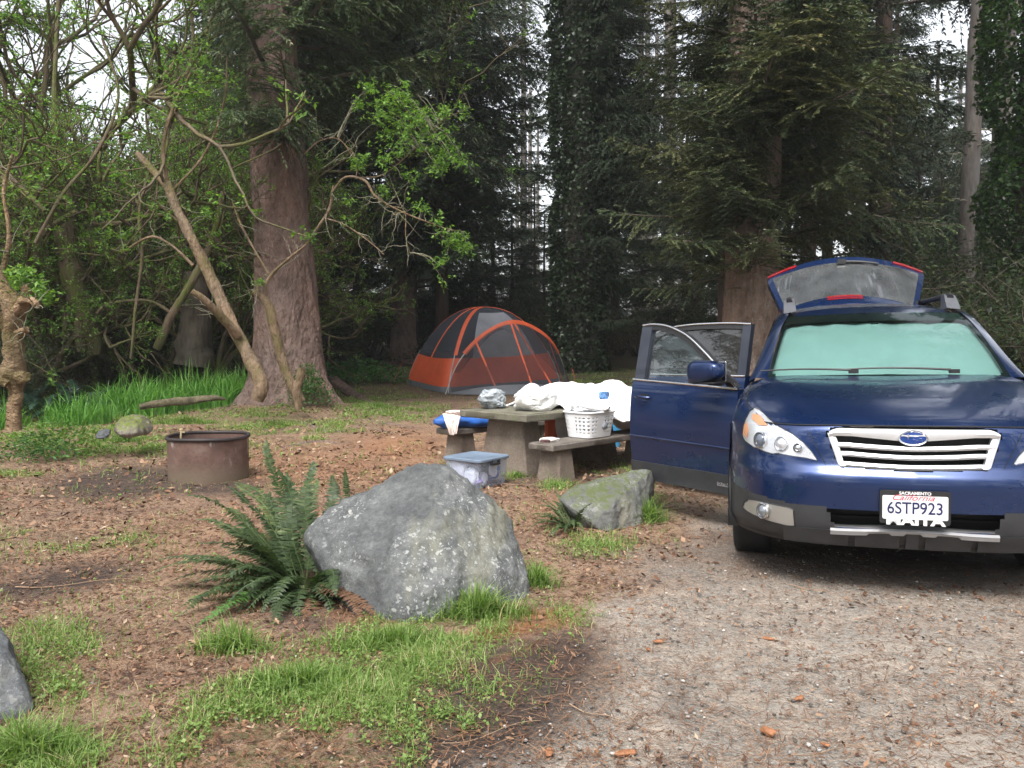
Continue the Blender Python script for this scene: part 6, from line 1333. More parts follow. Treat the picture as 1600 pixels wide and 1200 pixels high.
for sg in (-1, 1):
    mb = MB(); mb.grid(np.array([[tgs(a_, t, .012) for a_ in np.linspace(sg*.62, sg*1.0, 12)] for t in np.linspace(.955, 1.12, 8)])); mb.grid(np.array([[tgs(sg*.62, t, .012) for t in np.linspace(.955, 1.12, 8)], [tgs(sg*.62, t, -.0) for t in np.linspace(.955, 1.12, 8)]])); mb.grid(np.array([[tgs(a_, .955, .012) for a_ in np.linspace(sg*.62, sg, 12)], [tgs(a_, .955, 0) for a_ in np.linspace(sg*.62, sg, 12)]])); mb.obj('tail_light', RED, parent=tg_, smooth=False)
mb = MB(); P = np.array([tgs(a_, .86-.05*(a_+.1)**2, .022) for a_ in np.linspace(-.05, .42, 12)]); mb.tube(P, .013, 6); mb.box(tgs(-.04, .87, .02), (.08, .05, .05)); mb.obj('rear_wiper', BLK, parent=tg_)
mb = MB(); t = np.linspace(0, 1, 2)[:, None]
for sg in (-1, 1): mb.tube(np.array([(sg*.62, 4.5-4.22, 1.2-1.575)])*(1-t)+tgs(sg*.9, .45, -.05)*t, .012, 6)
mb.obj('gas_strut', BLK, parent=tg_)
# ================================================================== FIRE RING
fp = gp(327, 757); FRr = .365
fx, fy = fp[0]*(fp[1]+.36)/fp[1], fp[1]+.36
M_RUST = None
def rustmat():
    m, nt, b, o = newmat('rusted steel'); n1 = tex(nt, 'Noise', 5, 6, .65); n2 = tex(nt, 'Noise', 40, 5, .7); n3 = tex(nt, 'Noise', 6, 4, .6, sc=(1, 1, .3))
    c = ramp(nt, n1.outputs['Fac'], [(.3, (.085, .05, .04)), (.5, (.15, .088, .07)), (.7, (.21, .145, .12))]).outputs[0]
    c = mix(nt, ramp(nt, n2.outputs['Fac'], [(.45, (0, 0, 0)), (.7, (1, 1, 1))]).outputs[0], c, mix(nt, 1.0, c, (.6, .55, .55), 'MULTIPLY'))
    c = mix(nt, ramp(nt, n3.outputs['Fac'], [(.6, (0, 0, 0)), (.66, (.7,)*3)]).outputs[0], c, (.42, .38, .35))
    tc = N(nt, 'TexCoord'); sx = N(nt, 'SeparateXYZ'); L(nt, tc.outputs['Object'], sx.inputs[0]); f = math_(nt, 'ADD', sx.outputs[2], math_(nt, 'MULTIPLY', n1.outputs['Fac'], .2))
    c = mix(nt, ramp(nt, f, [(.16, (.8,)*3), (.30, (0, 0, 0))]).outputs[0], c, (.17, .13, .09))
    L(nt, c, b.inputs['Base Color']); b.inputs['Roughness'].default_value = .7; b.inputs['Metallic'].default_value = .15; bump(nt, b, n2.outputs['Fac'], .4, .004); return m
fr = empty('fire_ring', (fx, fy, 0)); tag(fr, 'rusty steel fire ring standing on dark ashy soil', 'fire ring')
mb = MB(); a = np.arange(64)*2*math.pi/64
def ringp(r, z): return np.stack([r*np.cos(a), r*np.sin(a), z+0*a], -1)
H_ = .40
mb.grid(np.stack([ringp(FRr*.985, -.03), ringp(FRr, .1), ringp(FRr*1.0, .25), ringp(FRr*1.005, H_), ringp(FRr*.985, H_), ringp(FRr*.98, 0.05)], 0), closed=True)
mb.obj('ring_wall', rustmat(), parent=fr, autosmooth=50)
mb = MB(); P = np.stack([(FRr+.004)*np.cos(a), (FRr+.004)*np.sin(a), H_+.004*np.sin(a*3)], -1); P = np.vstack([P, P[:1]]); mb.tube(P, .017, 8, cap=False); mb.obj('rim', simple('sooty rim', (.03, .022, .022), .6, var=.4), parent=fr, smooth=True)
mb = MB(); mb.grid(np.stack([ringp(FRr*.98, .10), ringp(.2, .08), ringp(.001, .13)], 0), closed=True); mb.obj('ash', simple('ash', (.05, .045, .043), .95, var=.6, scale=20, bmp=1, bdist=.03), parent=fr)
mb = MB(); q0 = at(283, 672, fy+.05)-np.array([fx, fy, 0]); mb.tube([q0+[0, .02, -.25], q0+[-.004, 0, -.06], q0], [.008, .009, .008], 6); mb.box(q0+[0, 0, .005], (.03, .02, .018), bev=.004); mb.box(q0+[.02, 0, -.02], (.03, .006, .01)); st_ = mb.obj('stick', simple('pale stick', (.5, .4, .24), .7, var=.3), loc=(fx, fy, 0)); tag(st_, 'pale peeled stick poking up inside the fire ring', 'stick')

# ================================================================== PICNIC TABLE AND BENCHES (concrete legs, plank-like slabs)
D_ = np.array([.68, .733]); D_ /= np.linalg.norm(D_); E_ = np.array([-D_[1], D_[0]])
RZ = math.atan2(D_[1], D_[0])
def concmat(name, lo, hi, green=.4):
    m, nt, b, o = newmat(name); n1 = tex(nt, 'Noise', 4, 6, .65); n2 = tex(nt, 'Noise', 45, 5, .7); n3 = tex(nt, 'Noise', 9, 5, .6)
    c = ramp(nt, n1.outputs['Fac'], [(.3, lo), (.7, hi)]).outputs[0]
    c = mix(nt, ramp(nt, n2.outputs['Fac'], [(.35, (0, 0, 0)), (.65, (1, 1, 1))]).outputs[0], mix(nt, 1.0, c, (.7, .7, .7), 'MULTIPLY'), c)
    c = mix(nt, ramp(nt, n3.outputs['Fac'], [(.5, (0, 0, 0)), (.66, (green,)*3)]).outputs[0], c, (.13, .14, .07))
    c = mix(nt, ramp(nt, n2.outputs['Fac'], [(.66, (0, 0, 0)), (.72, (.5,)*3)]).outputs[0], c, (.45, .44, .38))
    L(nt, c, b.inputs['Base Color']); b.inputs['Roughness'].default_value = .9; bump(nt, b, math_(nt, 'ADD', n2.outputs['Fac'], n3.outputs['Fac']), .7, .008); return m
M_TOP = concmat('mossy table top', (.12, .11, .08), (.25, .23, .18), .8); M_LEG = concmat('brown concrete', (.15, .115, .09), (.27, .22, .18), .3); M_SEAT = concmat('bench slab', (.13, .105, .09), (.27, .24, .215), .35)
def slab(mb, L_, W_, T_, z, m=0):
    """slab along +x from 0..L_, y 0..W_, with worn edges"""
    nx, ny = 60, 24; X, Y = np.meshgrid(np.linspace(0, L_, nx), np.linspace(0, W_, ny), indexing='ij')
    e = .012+.01*fbm(np.stack([X*6, Y*6, 0*X], -1), 3)
    def lay(zz, ins):
        x = np.clip(X, ins, L_-ins); y = np.clip(Y, ins, W_-ins); return np.stack([x, y, zz+0*X], -1)
    top = lay(z+T_, .012); top[..., 2] += .004*fbm(np.stack([X*5, Y*5, 0*X], -1), 3); mb.grid(top, None, m); mb.grid(lay(z, .01)[:, ::-1], None, m)
    def rim(zz, ins):
        x0, x1, y0, y1 = ins, L_-ins, ins, W_-ins; t = np.linspace(0, 1, 30)[:-1]
        P = np.concatenate([np.stack([x0+(x1-x0)*t, y0+0*t], -1), np.stack([x1+0*t, y0+(y1-y0)*t], -1), np.stack([x1-(x1-x0)*t, y1+0*t], -1), np.stack([x0+0*t, y1-(y1-y0)*t], -1)])
        n = fbm(np.concatenate([P*7, np.full((len(P), 1), zz*20)], 1), 3)*.006; P = P+(P-[L_/2, W_/2])/np.linalg.norm(P-[L_/2, W_/2], axis=1)[:, None]*n[:, None]; return np.concatenate([P, np.full((len(P), 1), zz)], 1)
    mb.grid(np.stack([rim(z, .012), rim(z+.01, .002), rim(z+T_-.012, .0), rim(z+T_+.001, .014)], 0), None, m, closed=True)
def legm(mb, x, y, w0, d0, w1, d1, z, m=0):
    """tapered concrete block: base w0 x d0 (along x, y) to top w1 x d1"""
    k = 8; ring = []
    for t in np.linspace(0, 1, k):
        a_, b_ = (w0+(w1-w0)*t)/2, (d0+(d1-d0)*t)/2; c = .015; P = np.array([(-a_+c, -b_), (a_-c, -b_), (a_, -b_+c), (a_, b_-c), (a_-c, b_), (-a_+c, b_), (-a_, b_-c), (-a_, -b_+c)]); ring.append(np.column_stack([P+[x, y], np.full(8, -.06+t*(z+.06))]))
    mb.grid(np.array(ring), None, m, closed=True)
TH = .615
C0 = np.array([.135, 7.97]); tb = empty('picnic_table', (C0[0], C0[1], 0), RZ); tag(tb, 'heavy concrete picnic table with a mossy top heaped with bags and a white blanket', 'picnic table')
mb = MB(); slab(mb, 1.85, .90, .075, TH-.075); mb.obj('tabletop', M_TOP, parent=tb, autosmooth=40)
for x in (.30, 1.5): mb = MB(); legm(mb, x, .45, .32, .66, .24, .46, TH-.075); mb.obj('leg', M_LEG, parent=tb, autosmooth=40)
B0 = np.array([.375, 7.74]); SH = .36
bn = empty('bench', (B0[0], B0[1], 0), RZ); tag(bn, 'concrete bench nearest the camera with a laundry basket on it', 'bench')
mb = MB(); slab(mb, 1.85, .30, .065, SH-.065); mb.obj('seat', M_SEAT, parent=bn, autosmooth=40)
for x in (.22, 1.60): mb = MB(); legm(mb, x, .15, .26, .30, .20, .22, SH-.065); mb.obj('leg', M_LEG, parent=bn, autosmooth=40)
L0 = np.array([-.60, 9.02]); bn2 = empty('bench', (L0[0], L0[1], 0), RZ); tag(bn2, 'concrete bench on the far side of the table with a blue bundle on it', 'bench')
mb = MB(); slab(mb, 1.85, .30, .065, SH-.065); mb.obj('seat', M_SEAT, parent=bn2, autosmooth=40)
for x in (.22, 1.60): mb = MB(); legm(mb, x, .15, .26, .30, .20, .22, SH-.065); mb.obj('leg', M_LEG, parent=bn2, autosmooth=40)
def tp(d, e, z=0): return np.array([C0[0]+D_[0]*d+E_[0]*e, C0[1]+D_[1]*d+E_[1]*e, z])

# ---- soft things
def ico(sub=5):
    bm = bmesh.new(); bmesh.ops.create_icosphere(bm, subdivisions=sub, radius=1); V = np.array([v.co for v in bm.verts]); F_ = np.array([[v.index for v in f.verts] for f in bm.faces]); bm.free(); return V, F_
IV, IF = ico(5)
def crumple(name, size, loc, mat, label, cat, seed=0, amp=.22, sc=2.2, rz=0, ridge=.12, box_=.75, extra=None):
    V = np.sign(IV)*np.abs(IV)**box_; V = V*(1+amp*fbm(IV*sc*.6+seed, 2)[:, None]-ridge*np.abs(fbm(IV*sc*1.6+seed*3, 4))[:, None]); V = V*np.asarray(size)/2
    if extra is not None: V = extra(V)
    V[:, 2] -= V[:, 2].min(); V[:, 2] = np.where(V[:, 2] < .012, V[:, 2]*.3, V[:, 2]); V = V@rz3(rz).T; mb = MB(); mb.add(V, IF); o = mb.obj(name, mat, smooth=True, loc=loc); tag(o, label, cat); return o
def plastic(name, col, rough=.35, trans=.15, spec=.5, bscale=18, bs=.7):
    m, nt, b, o = newmat(name); b.inputs['Base Color'].default_value = (*col, 1); b.inputs['Roughness'].default_value = rough; b.inputs['Specular IOR Level'].default_value = spec
    t = tex(nt, 'Noise', bscale, 4, .5); bump(nt, b, t.outputs['Fac'], bs, .01)
    if trans: tr = N(nt, 'BsdfTranslucent'); tr.inputs[0].default_value = (*col, 1); ms = N(nt, 'MixShader'); ms.inputs[0].default_value = trans; L(nt, b.outputs[0], ms.inputs[1]); L(nt, tr.outputs[0], ms.inputs[2]); L(nt, ms.outputs[0], o.inputs[0])
    return m
M_WBAG = plastic('white bag', (.88, .88, .86), .4, .2, bs=.35); M_GBAG = plastic('grey bag', (.38, .42, .45), .3, .1, .7, 26, .8); M_CLOTH = simple('white cotton', (.87, .87, .87), .95, var=.02, bmp=.25, bdist=.004, bscale=25)
M_BLUE = simple('blue nylon', (.02, .11, .42), .5, var=.2, scale=6, bmp=.6, bdist=.008, bscale=18)
def topknot(V):
    k = np.exp(-((V[:, 0]+.03)**2+(V[:, 1])**2)/.012)*(V[:, 2] > 0); V[:, 2] += .075*k; return V
crumple('plastic_bag', (.46, .36, .20), tp(.42, .28, TH), M_WBAG, 'knotted white plastic grocery bag in the middle of the table', 'bag', 3, extra=topknot, rz=RZ)
crumple('plastic_bag', (.28, .24, .20), tp(.30, .74, TH), M_GBAG, 'crumpled shiny grey plastic bag at the left corner of the table', 'bag', 8, amp=.25, ridge=.28, sc=2.8)
# blanket: one draped sheet over the far half of the table, its end and the bench
nd, ne = 150, 130; dd = np.linspace(.52, 2.32, nd); ee = np.linspace(-.66, .95, ne); Dg, Eg = np.meshgrid(dd, ee, indexing='ij')
def sst(x): x = np.clip(x, 0, 1); return x*x*(3-2*x)
pile = .18*np.exp(-(((Dg-1.35)/.42)**2+((Eg-.42)/.38)**2))+.17*np.exp(-(((Dg-1.72)/.22)**2+((Eg-.2)/.3)**2))+.15*np.exp(-(((Dg-.95)/.3)**2+((Eg-.55)/.3)**2))
zt = TH+.012+pile+.012*np.abs(fbm(np.stack([Dg*5, Eg*5, 0*Dg], -1), 3))
zt = TH+.006+(zt-TH-.006)*sst((Dg-.52)/.12)
over_d = np.clip(Dg-1.84, 0, None); over_e = np.clip(-Eg-.02, 0, None); bfar = np.clip(Eg-.88, 0, None)
z = zt-over_d*1.05-sst(over_e/.25)*np.where(Dg > .9, .10, .0)-bfar*2
# in front of the table the cloth rests on the basket and bench
z = z-over_e*.35*sst((Dg-1.2)/.3)
z = np.maximum(z, np.where(over_e > .05, .375+.02, .06))
z = z+.03*fbm(np.stack([Dg*3+2, Eg*8, 0*Dg], -1), 3)-.02*np.abs(fbm(np.stack([Dg*6+2, Eg*5, 0*Dg], -1), 3))+.006*fbm(np.stack([Dg*16, Eg*16, 0*Dg], -1), 2)
edge = .97-.0*Dg
P = np.stack([C0[0]+D_[0]*Dg+E_[0]*Eg, C0[1]+D_[1]*Dg+E_[1]*Eg, z], -1)
ctr_d = (Dg[:-1, :-1]+Dg[1:, 1:])/2; ctr_e = (Eg[:-1, :-1]+Eg[1:, 1:])/2
mk = ~((ctr_e < -.0) & (ctr_d < 1.02+.1*np.sin(ctr_e*9))) & ~((ctr_d < .60+.06*np.sin(ctr_e*11)) ) & ~((ctr_d > 2.15+.08*np.sin(ctr_e*7))) & ~((ctr_e < -.48+.06*np.sin(ctr_d*8)))
mb = MB(); mb.grid(P-tp(1.3, .3, 0), None, 0, mask=mk)
bl = mb.obj('blanket', M_CLOTH, smooth=True, loc=tp(1.3, .3, 0)); sm_ = bl.modifiers.new('thickness', 'SOLIDIFY'); sm_.thickness = .018; sm_.offset = -1; tag(bl, 'big white comforter heaped over the far end of the table, hanging to the bench', 'blanket')
crumple('cloth', (.1, .08, .08), at(944, 624, 8.55), simple('blue print', (.12, .25, .5), .9, var=.8, scale=40), 'small blue patterned cloth bundle in the fold of the white comforter', 'cloth', 5)
# ---- laundry basket with rows of holes
bk_c = np.array([B0[0]+D_[0]*.74+E_[0]*.16, B0[1]+D_[1]*.74+E_[1]*.16, SH+.003]); bkt = empty('laundry_basket', bk_c, RZ); tag(bkt, 'white plastic laundry basket with rows of oval holes standing on the near bench', 'basket')
def bsk(th, t):
    a_ = .19+.035*t; b_ = .145+.035*t; n = 5; c, s = np.cos(th), np.sin(th); r = (np.abs(c/a_)**n+np.abs(s/b_)**n)**(-1/n); return np.stack([r*c, r*s, .25*t+0*r], -1)
nt_, nh_ = 336, 60; th = np.linspace(0, 2*math.pi, nt_, endpoint=False)
# arc-length even angles
Pq = bsk(th, .5); dl = np.concatenate([[0], np.cumsum(np.linalg.norm(np.diff(np.vstack([Pq, Pq[:1]]), axis=0), axis=1))]); per = dl[-1]; thx = np.interp(np.linspace(0, per, nt_, endpoint=False), dl, np.append(th, 2*math.pi))
Tg = np.linspace(0.02, 1, nh_); Gk = np.array([bsk(thx, t) for t in Tg]); si = (np.arange(nt_)+.5)/nt_*per; tz = (Tg[:-1]+Tg[1:])/2*.25
hx = (si % .046)-.023; S2, T2 = np.meshgrid(hx, tz); hz = ((T2-.030) % .038)-.019
holes = ((S2/.0125)**2+(hz/.0105)**2 < 1) & (T2 > .05) & (T2 < .205)
solid = (np.abs(((np.meshgrid(si, tz)[0]+.05) % (per/4))-per/8) > per/8-.045); holes &= ~solid
mb = MB(); mb.grid(Gk, None, 0, closed=True, mask=~holes)
bo = mb.obj('basket_wall', plastic('white basket plastic', (.85, .86, .87), .35, .1, bs=.0), parent=bkt, smooth=True); so_ = bo.modifiers.new('t', 'SOLIDIFY'); so_.thickness = .003
mb = MB(); R0 = bsk(thx[::3], 1.0); Pk = np.vstack([R0, R0[:1]]); Pk[:, :2] *= 1.02; mb.tube(Pk, .011, 8, cap=False); mb.obj('rim', bpy.data.materials['white basket plastic'], parent=bkt, smooth=True)
mb = MB(); R0 = bsk(thx[::3], .02); mb.poly(R0); mb.obj('base', bpy.data.materials['white basket plastic'], parent=bkt)
crumple('laundry', (.33, .25, .22), bk_c+[0, 0, .01], simple('folded washing', (.28, .3, .34), .95, var=.6, scale=7), 'dark clothes filling the white laundry basket', 'clothes', 12)
crumple('laundry', (.41, .32, .11), bk_c+[0, 0, .225], M_CLOTH, 'white washing heaped above the rim of the laundry basket', 'clothes', 14)
# small things on the near bench
crumple('work_glove', (.20, .10, .045), np.array([B0[0]+D_[0]*.17+E_[0]*.19, B0[1]+D_[1]*.17+E_[1]*.19, SH]), simple('glove knit', (.6, .58, .55), .9, var=.35, scale=25), 'small crumpled pale cloth near the free end of the near bench', 'cloth', 21, rz=.3)
crumple('work_glove', (.1, .06, .03), np.array([B0[0]+D_[0]*.09+E_[0]*.17, B0[1]+D_[1]*.09+E_[1]*.17, SH]), simple('dark maroon', (.1, .05, .05), .9), 'dark little pouch in front of the pale cloth on the near bench', 'cloth', 22)
# blue roll and floral cloth on the far bench
rc = np.array([L0[0]+D_[0]*-.0+E_[0]*.15, L0[1]+D_[1]*-.0+E_[1]*.15, SH]); t = np.linspace(0, 1, 40); ax_ = np.stack([L0[0]+E_[0]*.26-.04+.68*t, L0[1]+E_[1]*.26-.08+.25*t, SH+.075+.0*t], -1)
mb = MB(); a = np.arange(24)*2*math.pi/24; Tn = ax_[-1]-ax_[0]; Tn /= np.linalg.norm(Tn); Sn = np.cross(Tn, [0, 0, 1]); G_ = []
for k, tt_ in enumerate(t):
    r = .078*min(1, (.35+3.5*min(tt_, 1-tt_)/.25*.3)); q = np.stack([ax_[k]+Sn*r*1.35*math.cos(x)+np.array([0, 0, 1])*r*(.95*math.sin(x)) for x in a]); nn = 1+.10*fbm(np.stack([a*1.2, 0*a+tt_*7, 0*a], -1), 3); q = ax_[k]+(q-ax_[k])*nn[:, None]; G_.append(q)
G_ = np.array(G_)-rc; mb.grid(G_, None, 0, closed=True); mb.poly(G_[0][::-1]); mb.poly(G_[-1]); tag(mb.obj('blue_bundle', M_BLUE, smooth=True, loc=rc), 'rolled blue nylon bundle lying on the far bench', 'bag')
cl_ = at(706, 648, 9.0); mb = MB(); u = np.linspace(-1, 1, 24); vv = np.linspace(0, 1, 30); U2, V2 = np.meshgrid(u, vv, indexing='ij'); wdt = .10*(1-.62*V2)
X = U2*wdt+.02*V2; Z = .03*(1-U2**2)*(1-V2)-.20*V2**1.3+.008*fbm(np.stack([U2*3, V2*5, 0*U2], -1), 3); Yy = -.10*np.sin(np.clip(V2*2.2, 0, 1.57))+.06+.012*fbm(np.stack([U2*4, V2*4+3, 0*U2], -1), 2)
mb.grid(np.stack([X, Yy, Z], -1)); o = mb.obj('cloth', simple('floral cloth', (.72, .6, .55), .9, var=.35, scale=38), smooth=True, loc=cl_+[0, -.06, 0.0]); o.modifiers.new('t', 'SOLIDIFY').thickness = .006; tag(o, 'small white floral cloth draped over the blue bundle', 'cloth')
crumple('cloth', (.18, .12, .05), cl_+[.03, .0, .0], simple('floral cloth pink', (.75, .6, .56), .9, var=.4, scale=38), 'knot of the floral cloth on top of the blue bundle', 'cloth', 33)
crumple('dark_bag', (.5, .3, .15), np.array([L0[0]+D_[0]*.55+E_[0]*.16, L0[1]+D_[1]*.55+E_[1]*.16, SH]), simple('black nylon', (.015, .015, .018), .6), 'black bag on the far bench in the shade of the table', 'bag', 41, rz=RZ)
crumple('red_cloth', (.3, .2, .12), np.array([L0[0]+D_[0]*.4+E_[0]*-.3, L0[1]+D_[1]*.4+E_[1]*-.3, 0.0]), simple('dark red cloth', (.12, .015, .02), .9), 'dark red bundle on the ground under the far bench', 'bag', 42)
# orange and white water jug under the table
jp = at(868, 668, 9.25); jp[2] = 0; o = empty('water_jug', jp); tag(o, 'orange camp jug with a white front standing between table and far bench', 'jug')
mb = MB(); mb.box((-.03, 0, .30), (.17, .2, .6), bev=.03); mb.obj('jug_body', simple('orange plastic', (.75, .12, .02), .45), parent=o)
mb = MB(); V = IV*[.085, .07, .19]; V[:, 2] = V[:, 2]*np.where(V[:, 2] > 0, .9, 1); mb.add(V+[.075, -.10, .41], IF); mb.obj('jug_front', simple('white plastic', (.7, .7, .68), .4), parent=o, smooth=True)
# blue bucket
bp = gp(954, 700); bp = np.array([bp[0]+.02, bp[1]+.1, 0]); o = empty('bucket', bp); tag(o, 'light blue plastic bucket on the ground behind the near bench', 'bucket')
mb = MB(); mb.lathe([(.001, .01), (.105, .01), (.135, .30), (.142, .30), (.142, .31), (.128, .31), (.10, .02)], n=32); mb.obj('bucket_wall', simple('light blue plastic', (.06, .3, .55), .4, var=.06), parent=o, autosmooth=40)
mb = MB(); t = np.linspace(0, math.pi, 20); mb.tube(np.stack([.14*np.cos(t), .03+.06*np.sin(t), .30-.05*np.sin(t)], -1), .004, 5); mb.obj('handle', CHR, parent=o, smooth=True)
# storage bin: see-through tub, dark lid, things inside
q0, q1, q2 = np.array([-.255, 7.41]), np.array([-.045, 7.80]), np.array([-.60, 7.66])
ctr_ = (q1+q2)/2; ax1 = (q1-q0); ax2 = (q2-q0); l1, l2 = np.linalg.norm(ax1), np.linalg.norm(ax2); rzb = math.atan2(-ax2[1], -ax2[0])
bn_ = empty('storage_bin', (ctr_[0], ctr_[1], 0), rzb); tag(bn_, 'see-through bluish storage bin with a dark grey lid in front of the table', 'storage bin')
mbt, ntt, bb, oo = newmat('tub plastic'); ntt.nodes.remove(bb); tr = N(ntt, 'BsdfTransparent'); tr.inputs[0].default_value = (.88, .92, 1, 1); df = N(ntt, 'BsdfDiffuse'); df.inputs[0].default_value = (.6, .68, .85, 1); gl = N(ntt, 'BsdfGlossy'); gl.inputs['Roughness'].default_value = .15
m1 = N(ntt, 'MixShader'); m1.inputs[0].default_value = .28; L(ntt, tr.outputs[0], m1.inputs[1]); L(ntt, df.outputs[0], m1.inputs[2]); m2_ = N(ntt, 'MixShader'); m2_.inputs[0].default_value = .08; L(ntt, m1.outputs[0], m2_.inputs[1]); L(ntt, gl.outputs[0], m2_.inputs[2]); L(ntt, m2_.outputs[0], oo.inputs[0])
BW, BD, BH = l2*.5, l1*.5, .255
def rrr(hw, hd, r, z, n=6):
    P = []
    for (sx, sy, a0) in ((1, 1, 0), (-1, 1, 90), (-1, -1, 180), (1, -1, 270)):
        for k in range(n+1): an = R(a0+90*k/n); P.append((sx*(hw-r)+r*math.cos(an), sy*(hd-r)+r*math.sin(an), z))
    return np.array(P)
mb = MB(); mb.grid(np.stack([rrr(BW*.86, BD*.86, .03, .008), rrr(BW*.88, BD*.88, .03, .02), rrr(BW*.96, BD*.96, .035, BH-.03), rrr(BW*.97, BD*.97, .035, BH)], 0), closed=True); mb.poly(rrr(BW*.86, BD*.86, .03, .008)); mb.obj('tub', mbt, parent=bn_, autosmooth=40)
mb = MB(); mb.grid(np.stack([rrr(BW*1.0, BD*1.0, .04, BH-.018), rrr(BW*1.04, BD*1.04, .045, BH-.01), rrr(BW*1.04, BD*1.04, .045, BH+.006), rrr(BW*.98, BD*.98, .04, BH+.014), rrr(BW*.92, BD*.92, .04, BH+.006)], 0), closed=True); mb.poly(rrr(BW*.92, BD*.92, .04, BH+.006)); mb.obj('lid', simple('grey blue lid', (.16, .21, .28), .45, var=.08), parent=bn_, autosmooth=40)
for sg in (1, -1):
    mb = MB(); mb.box((sg*BW*1.0, 0, BH-.045), (.03, .12, .02), bev=.004); mb.box((sg*BW*1.0, .055, BH-.03), (.03, .015, .05), bev=.003); mb.box((sg*BW*1.0, -.055, BH-.03), (.03, .015, .05), bev=.003); mb.obj('latch', BLK, parent=bn_)
wb = {k: simple(k, c, .8, var=.15, scale=14) for k, c in (('packed white', (.9, .9, .93)), ('packed lilac', (.5, .38, .7)), ('packed blue', (.12, .25, .6)), ('packed dark', (.05, .05, .09)))}
g_ = np.random.default_rng(5); names = ['white folded cloth packed upright in the storage bin', 'white round dish packed in the storage bin', 'lilac cloth at the bottom of the storage bin', 'blue towel packed in the back of the storage bin', 'small white box packed in the storage bin', 'dark cloth packed in the middle of the storage bin', 'pale lump of cloth at the front corner of the storage bin', 'white bag pressed to the right side of the storage bin']
for k, (x, y, z, sx, sy, sz, mk_) in enumerate([(-.10, -.14, .05, .2, .08, .19, 'packed white'), (.06, -.15, .03, .16, .07, .15, 'packed white'), (-.02, -.08, .02, .34, .2, .07, 'packed lilac'), (0, .08, .03, .34, .12, .18, 'packed blue'), (.13, -.06, .02, .07, .09, .12, 'packed white'), (-.02, 0, .06, .30, .1, .15, 'packed dark'), (-.02, -.15, .015, .08, .05, .06, 'packed white'), (.155, .06, .08, .05, .12, .12, 'packed white')]):
    q = rz3(rzb)@np.array([x, y, 0])+[ctr_[0], ctr_[1], z]; crumple('packed_cloth', (sx, sy, sz), q, wb[mk_], names[k], 'packed item', 50+k, rz=rzb+g_.normal(0, .2))
tag(bpy.data.objects['packed_cloth.003'], 'blue towel packed in the back of the storage bin')

# ================================================================== TENT
TA, TB_, TC = np.array([-2.86, 22.1]), np.array([-1.55, 19.75]), np.array([1.40, 21.9]); TD = TA+TC-TB_; TM = (TA+TC)/2; TZ = float(ground_z(*TM))*.6
tent = empty('tent', (TM[0], TM[1], 0)); tag(tent, 'orange and grey dome tent with a dark mesh porch by the trees', 'tent')
TH_ = 1.93
def tentp(s, t):
    """s,t in [-1,1]: position over the base parallelogram (A=-1,-1; B=+1,-1; C=+1,+1; D=-1,+1)"""
    s = np.asarray(s, float); t = np.asarray(t, float)
    base = TM+((1-s)/2)[..., None]*0+ (s[..., None]*((TB_-TA)/2))+(t[..., None]*((TC-TB_)/2))
    m = np.maximum(np.abs(s), np.abs(t)); 
    r = (np.abs(s)**7+np.abs(t)**7)**(1/7.)
    r = np.clip(r, 0, 1.0); z = TH_*(1-r**2.3)**.80
    dgn = np.abs(s*t)/(m**2+1e-6)     # 1 on the diagonals (pole lines) and 0 mid-wall
    z = z*(1-.06*(1-dgn)*np.sin(r*math.pi))
    zg = ground_z(base[..., 0], base[..., 1]); return np.stack([base[..., 0]-TM[0], base[..., 1]-TM[1], z+zg], -1)
M_OR = simple('orange nylon', (.62, .10, .035), .55, var=.12, scale=3, bmp=.5, bdist=.02, bscale=7); M_ORB = simple('orange sleeve', (.72, .12, .04), .5, var=.1)
M_TG = simple('grey nylon', (.13, .14, .16), .6, var=.15, scale=3, bmp=.5, bdist=.02, bscale=7); M_TGL = simple('light grey nylon', (.26, .27, .30), .6, var=.15, scale=3, bmp=.5, bdist=.02, bscale=5)
def meshmat(name, col, al):
    m, nt, b, o = newmat(name); nt.nodes.remove(b); tr = N(nt, 'BsdfTransparent'); d = N(nt, 'BsdfDiffuse'); d.inputs[0].default_value = (*col, 1); ms = N(nt, 'MixShader'); ms.inputs[0].default_value = al; L(nt, tr.outputs[0], ms.inputs[1]); L(nt, d.outputs[0], ms.inputs[2]); L(nt, ms.outputs[0], o.inputs[0]); return m
M_NET = meshmat('dark netting', (.07, .075, .09), .8); M_NET2 = meshmat('porch netting', (.08, .075, .085), .45)
ss = np.linspace(-1, 1, 81); 
# cosine spacing packs rows near the foot
sc_ = np.sin(ss*math.pi/2); S3, T3 = np.meshgrid(sc_, sc_, indexing='ij'); GP = tentp(S3, T3)
cz = (GP[:-1, :-1, 2]+GP[1:, 1:, 2])/2; cs = (S3[:-1, :-1]+S3[1:, 1:])/2; ct = (T3[:-1, :-1]+T3[1:, 1:])/2
zrel = cz-ground_z(TM[0]+(GP[:-1, :-1, 0]), TM[1]+GP[:-1, :-1, 1])
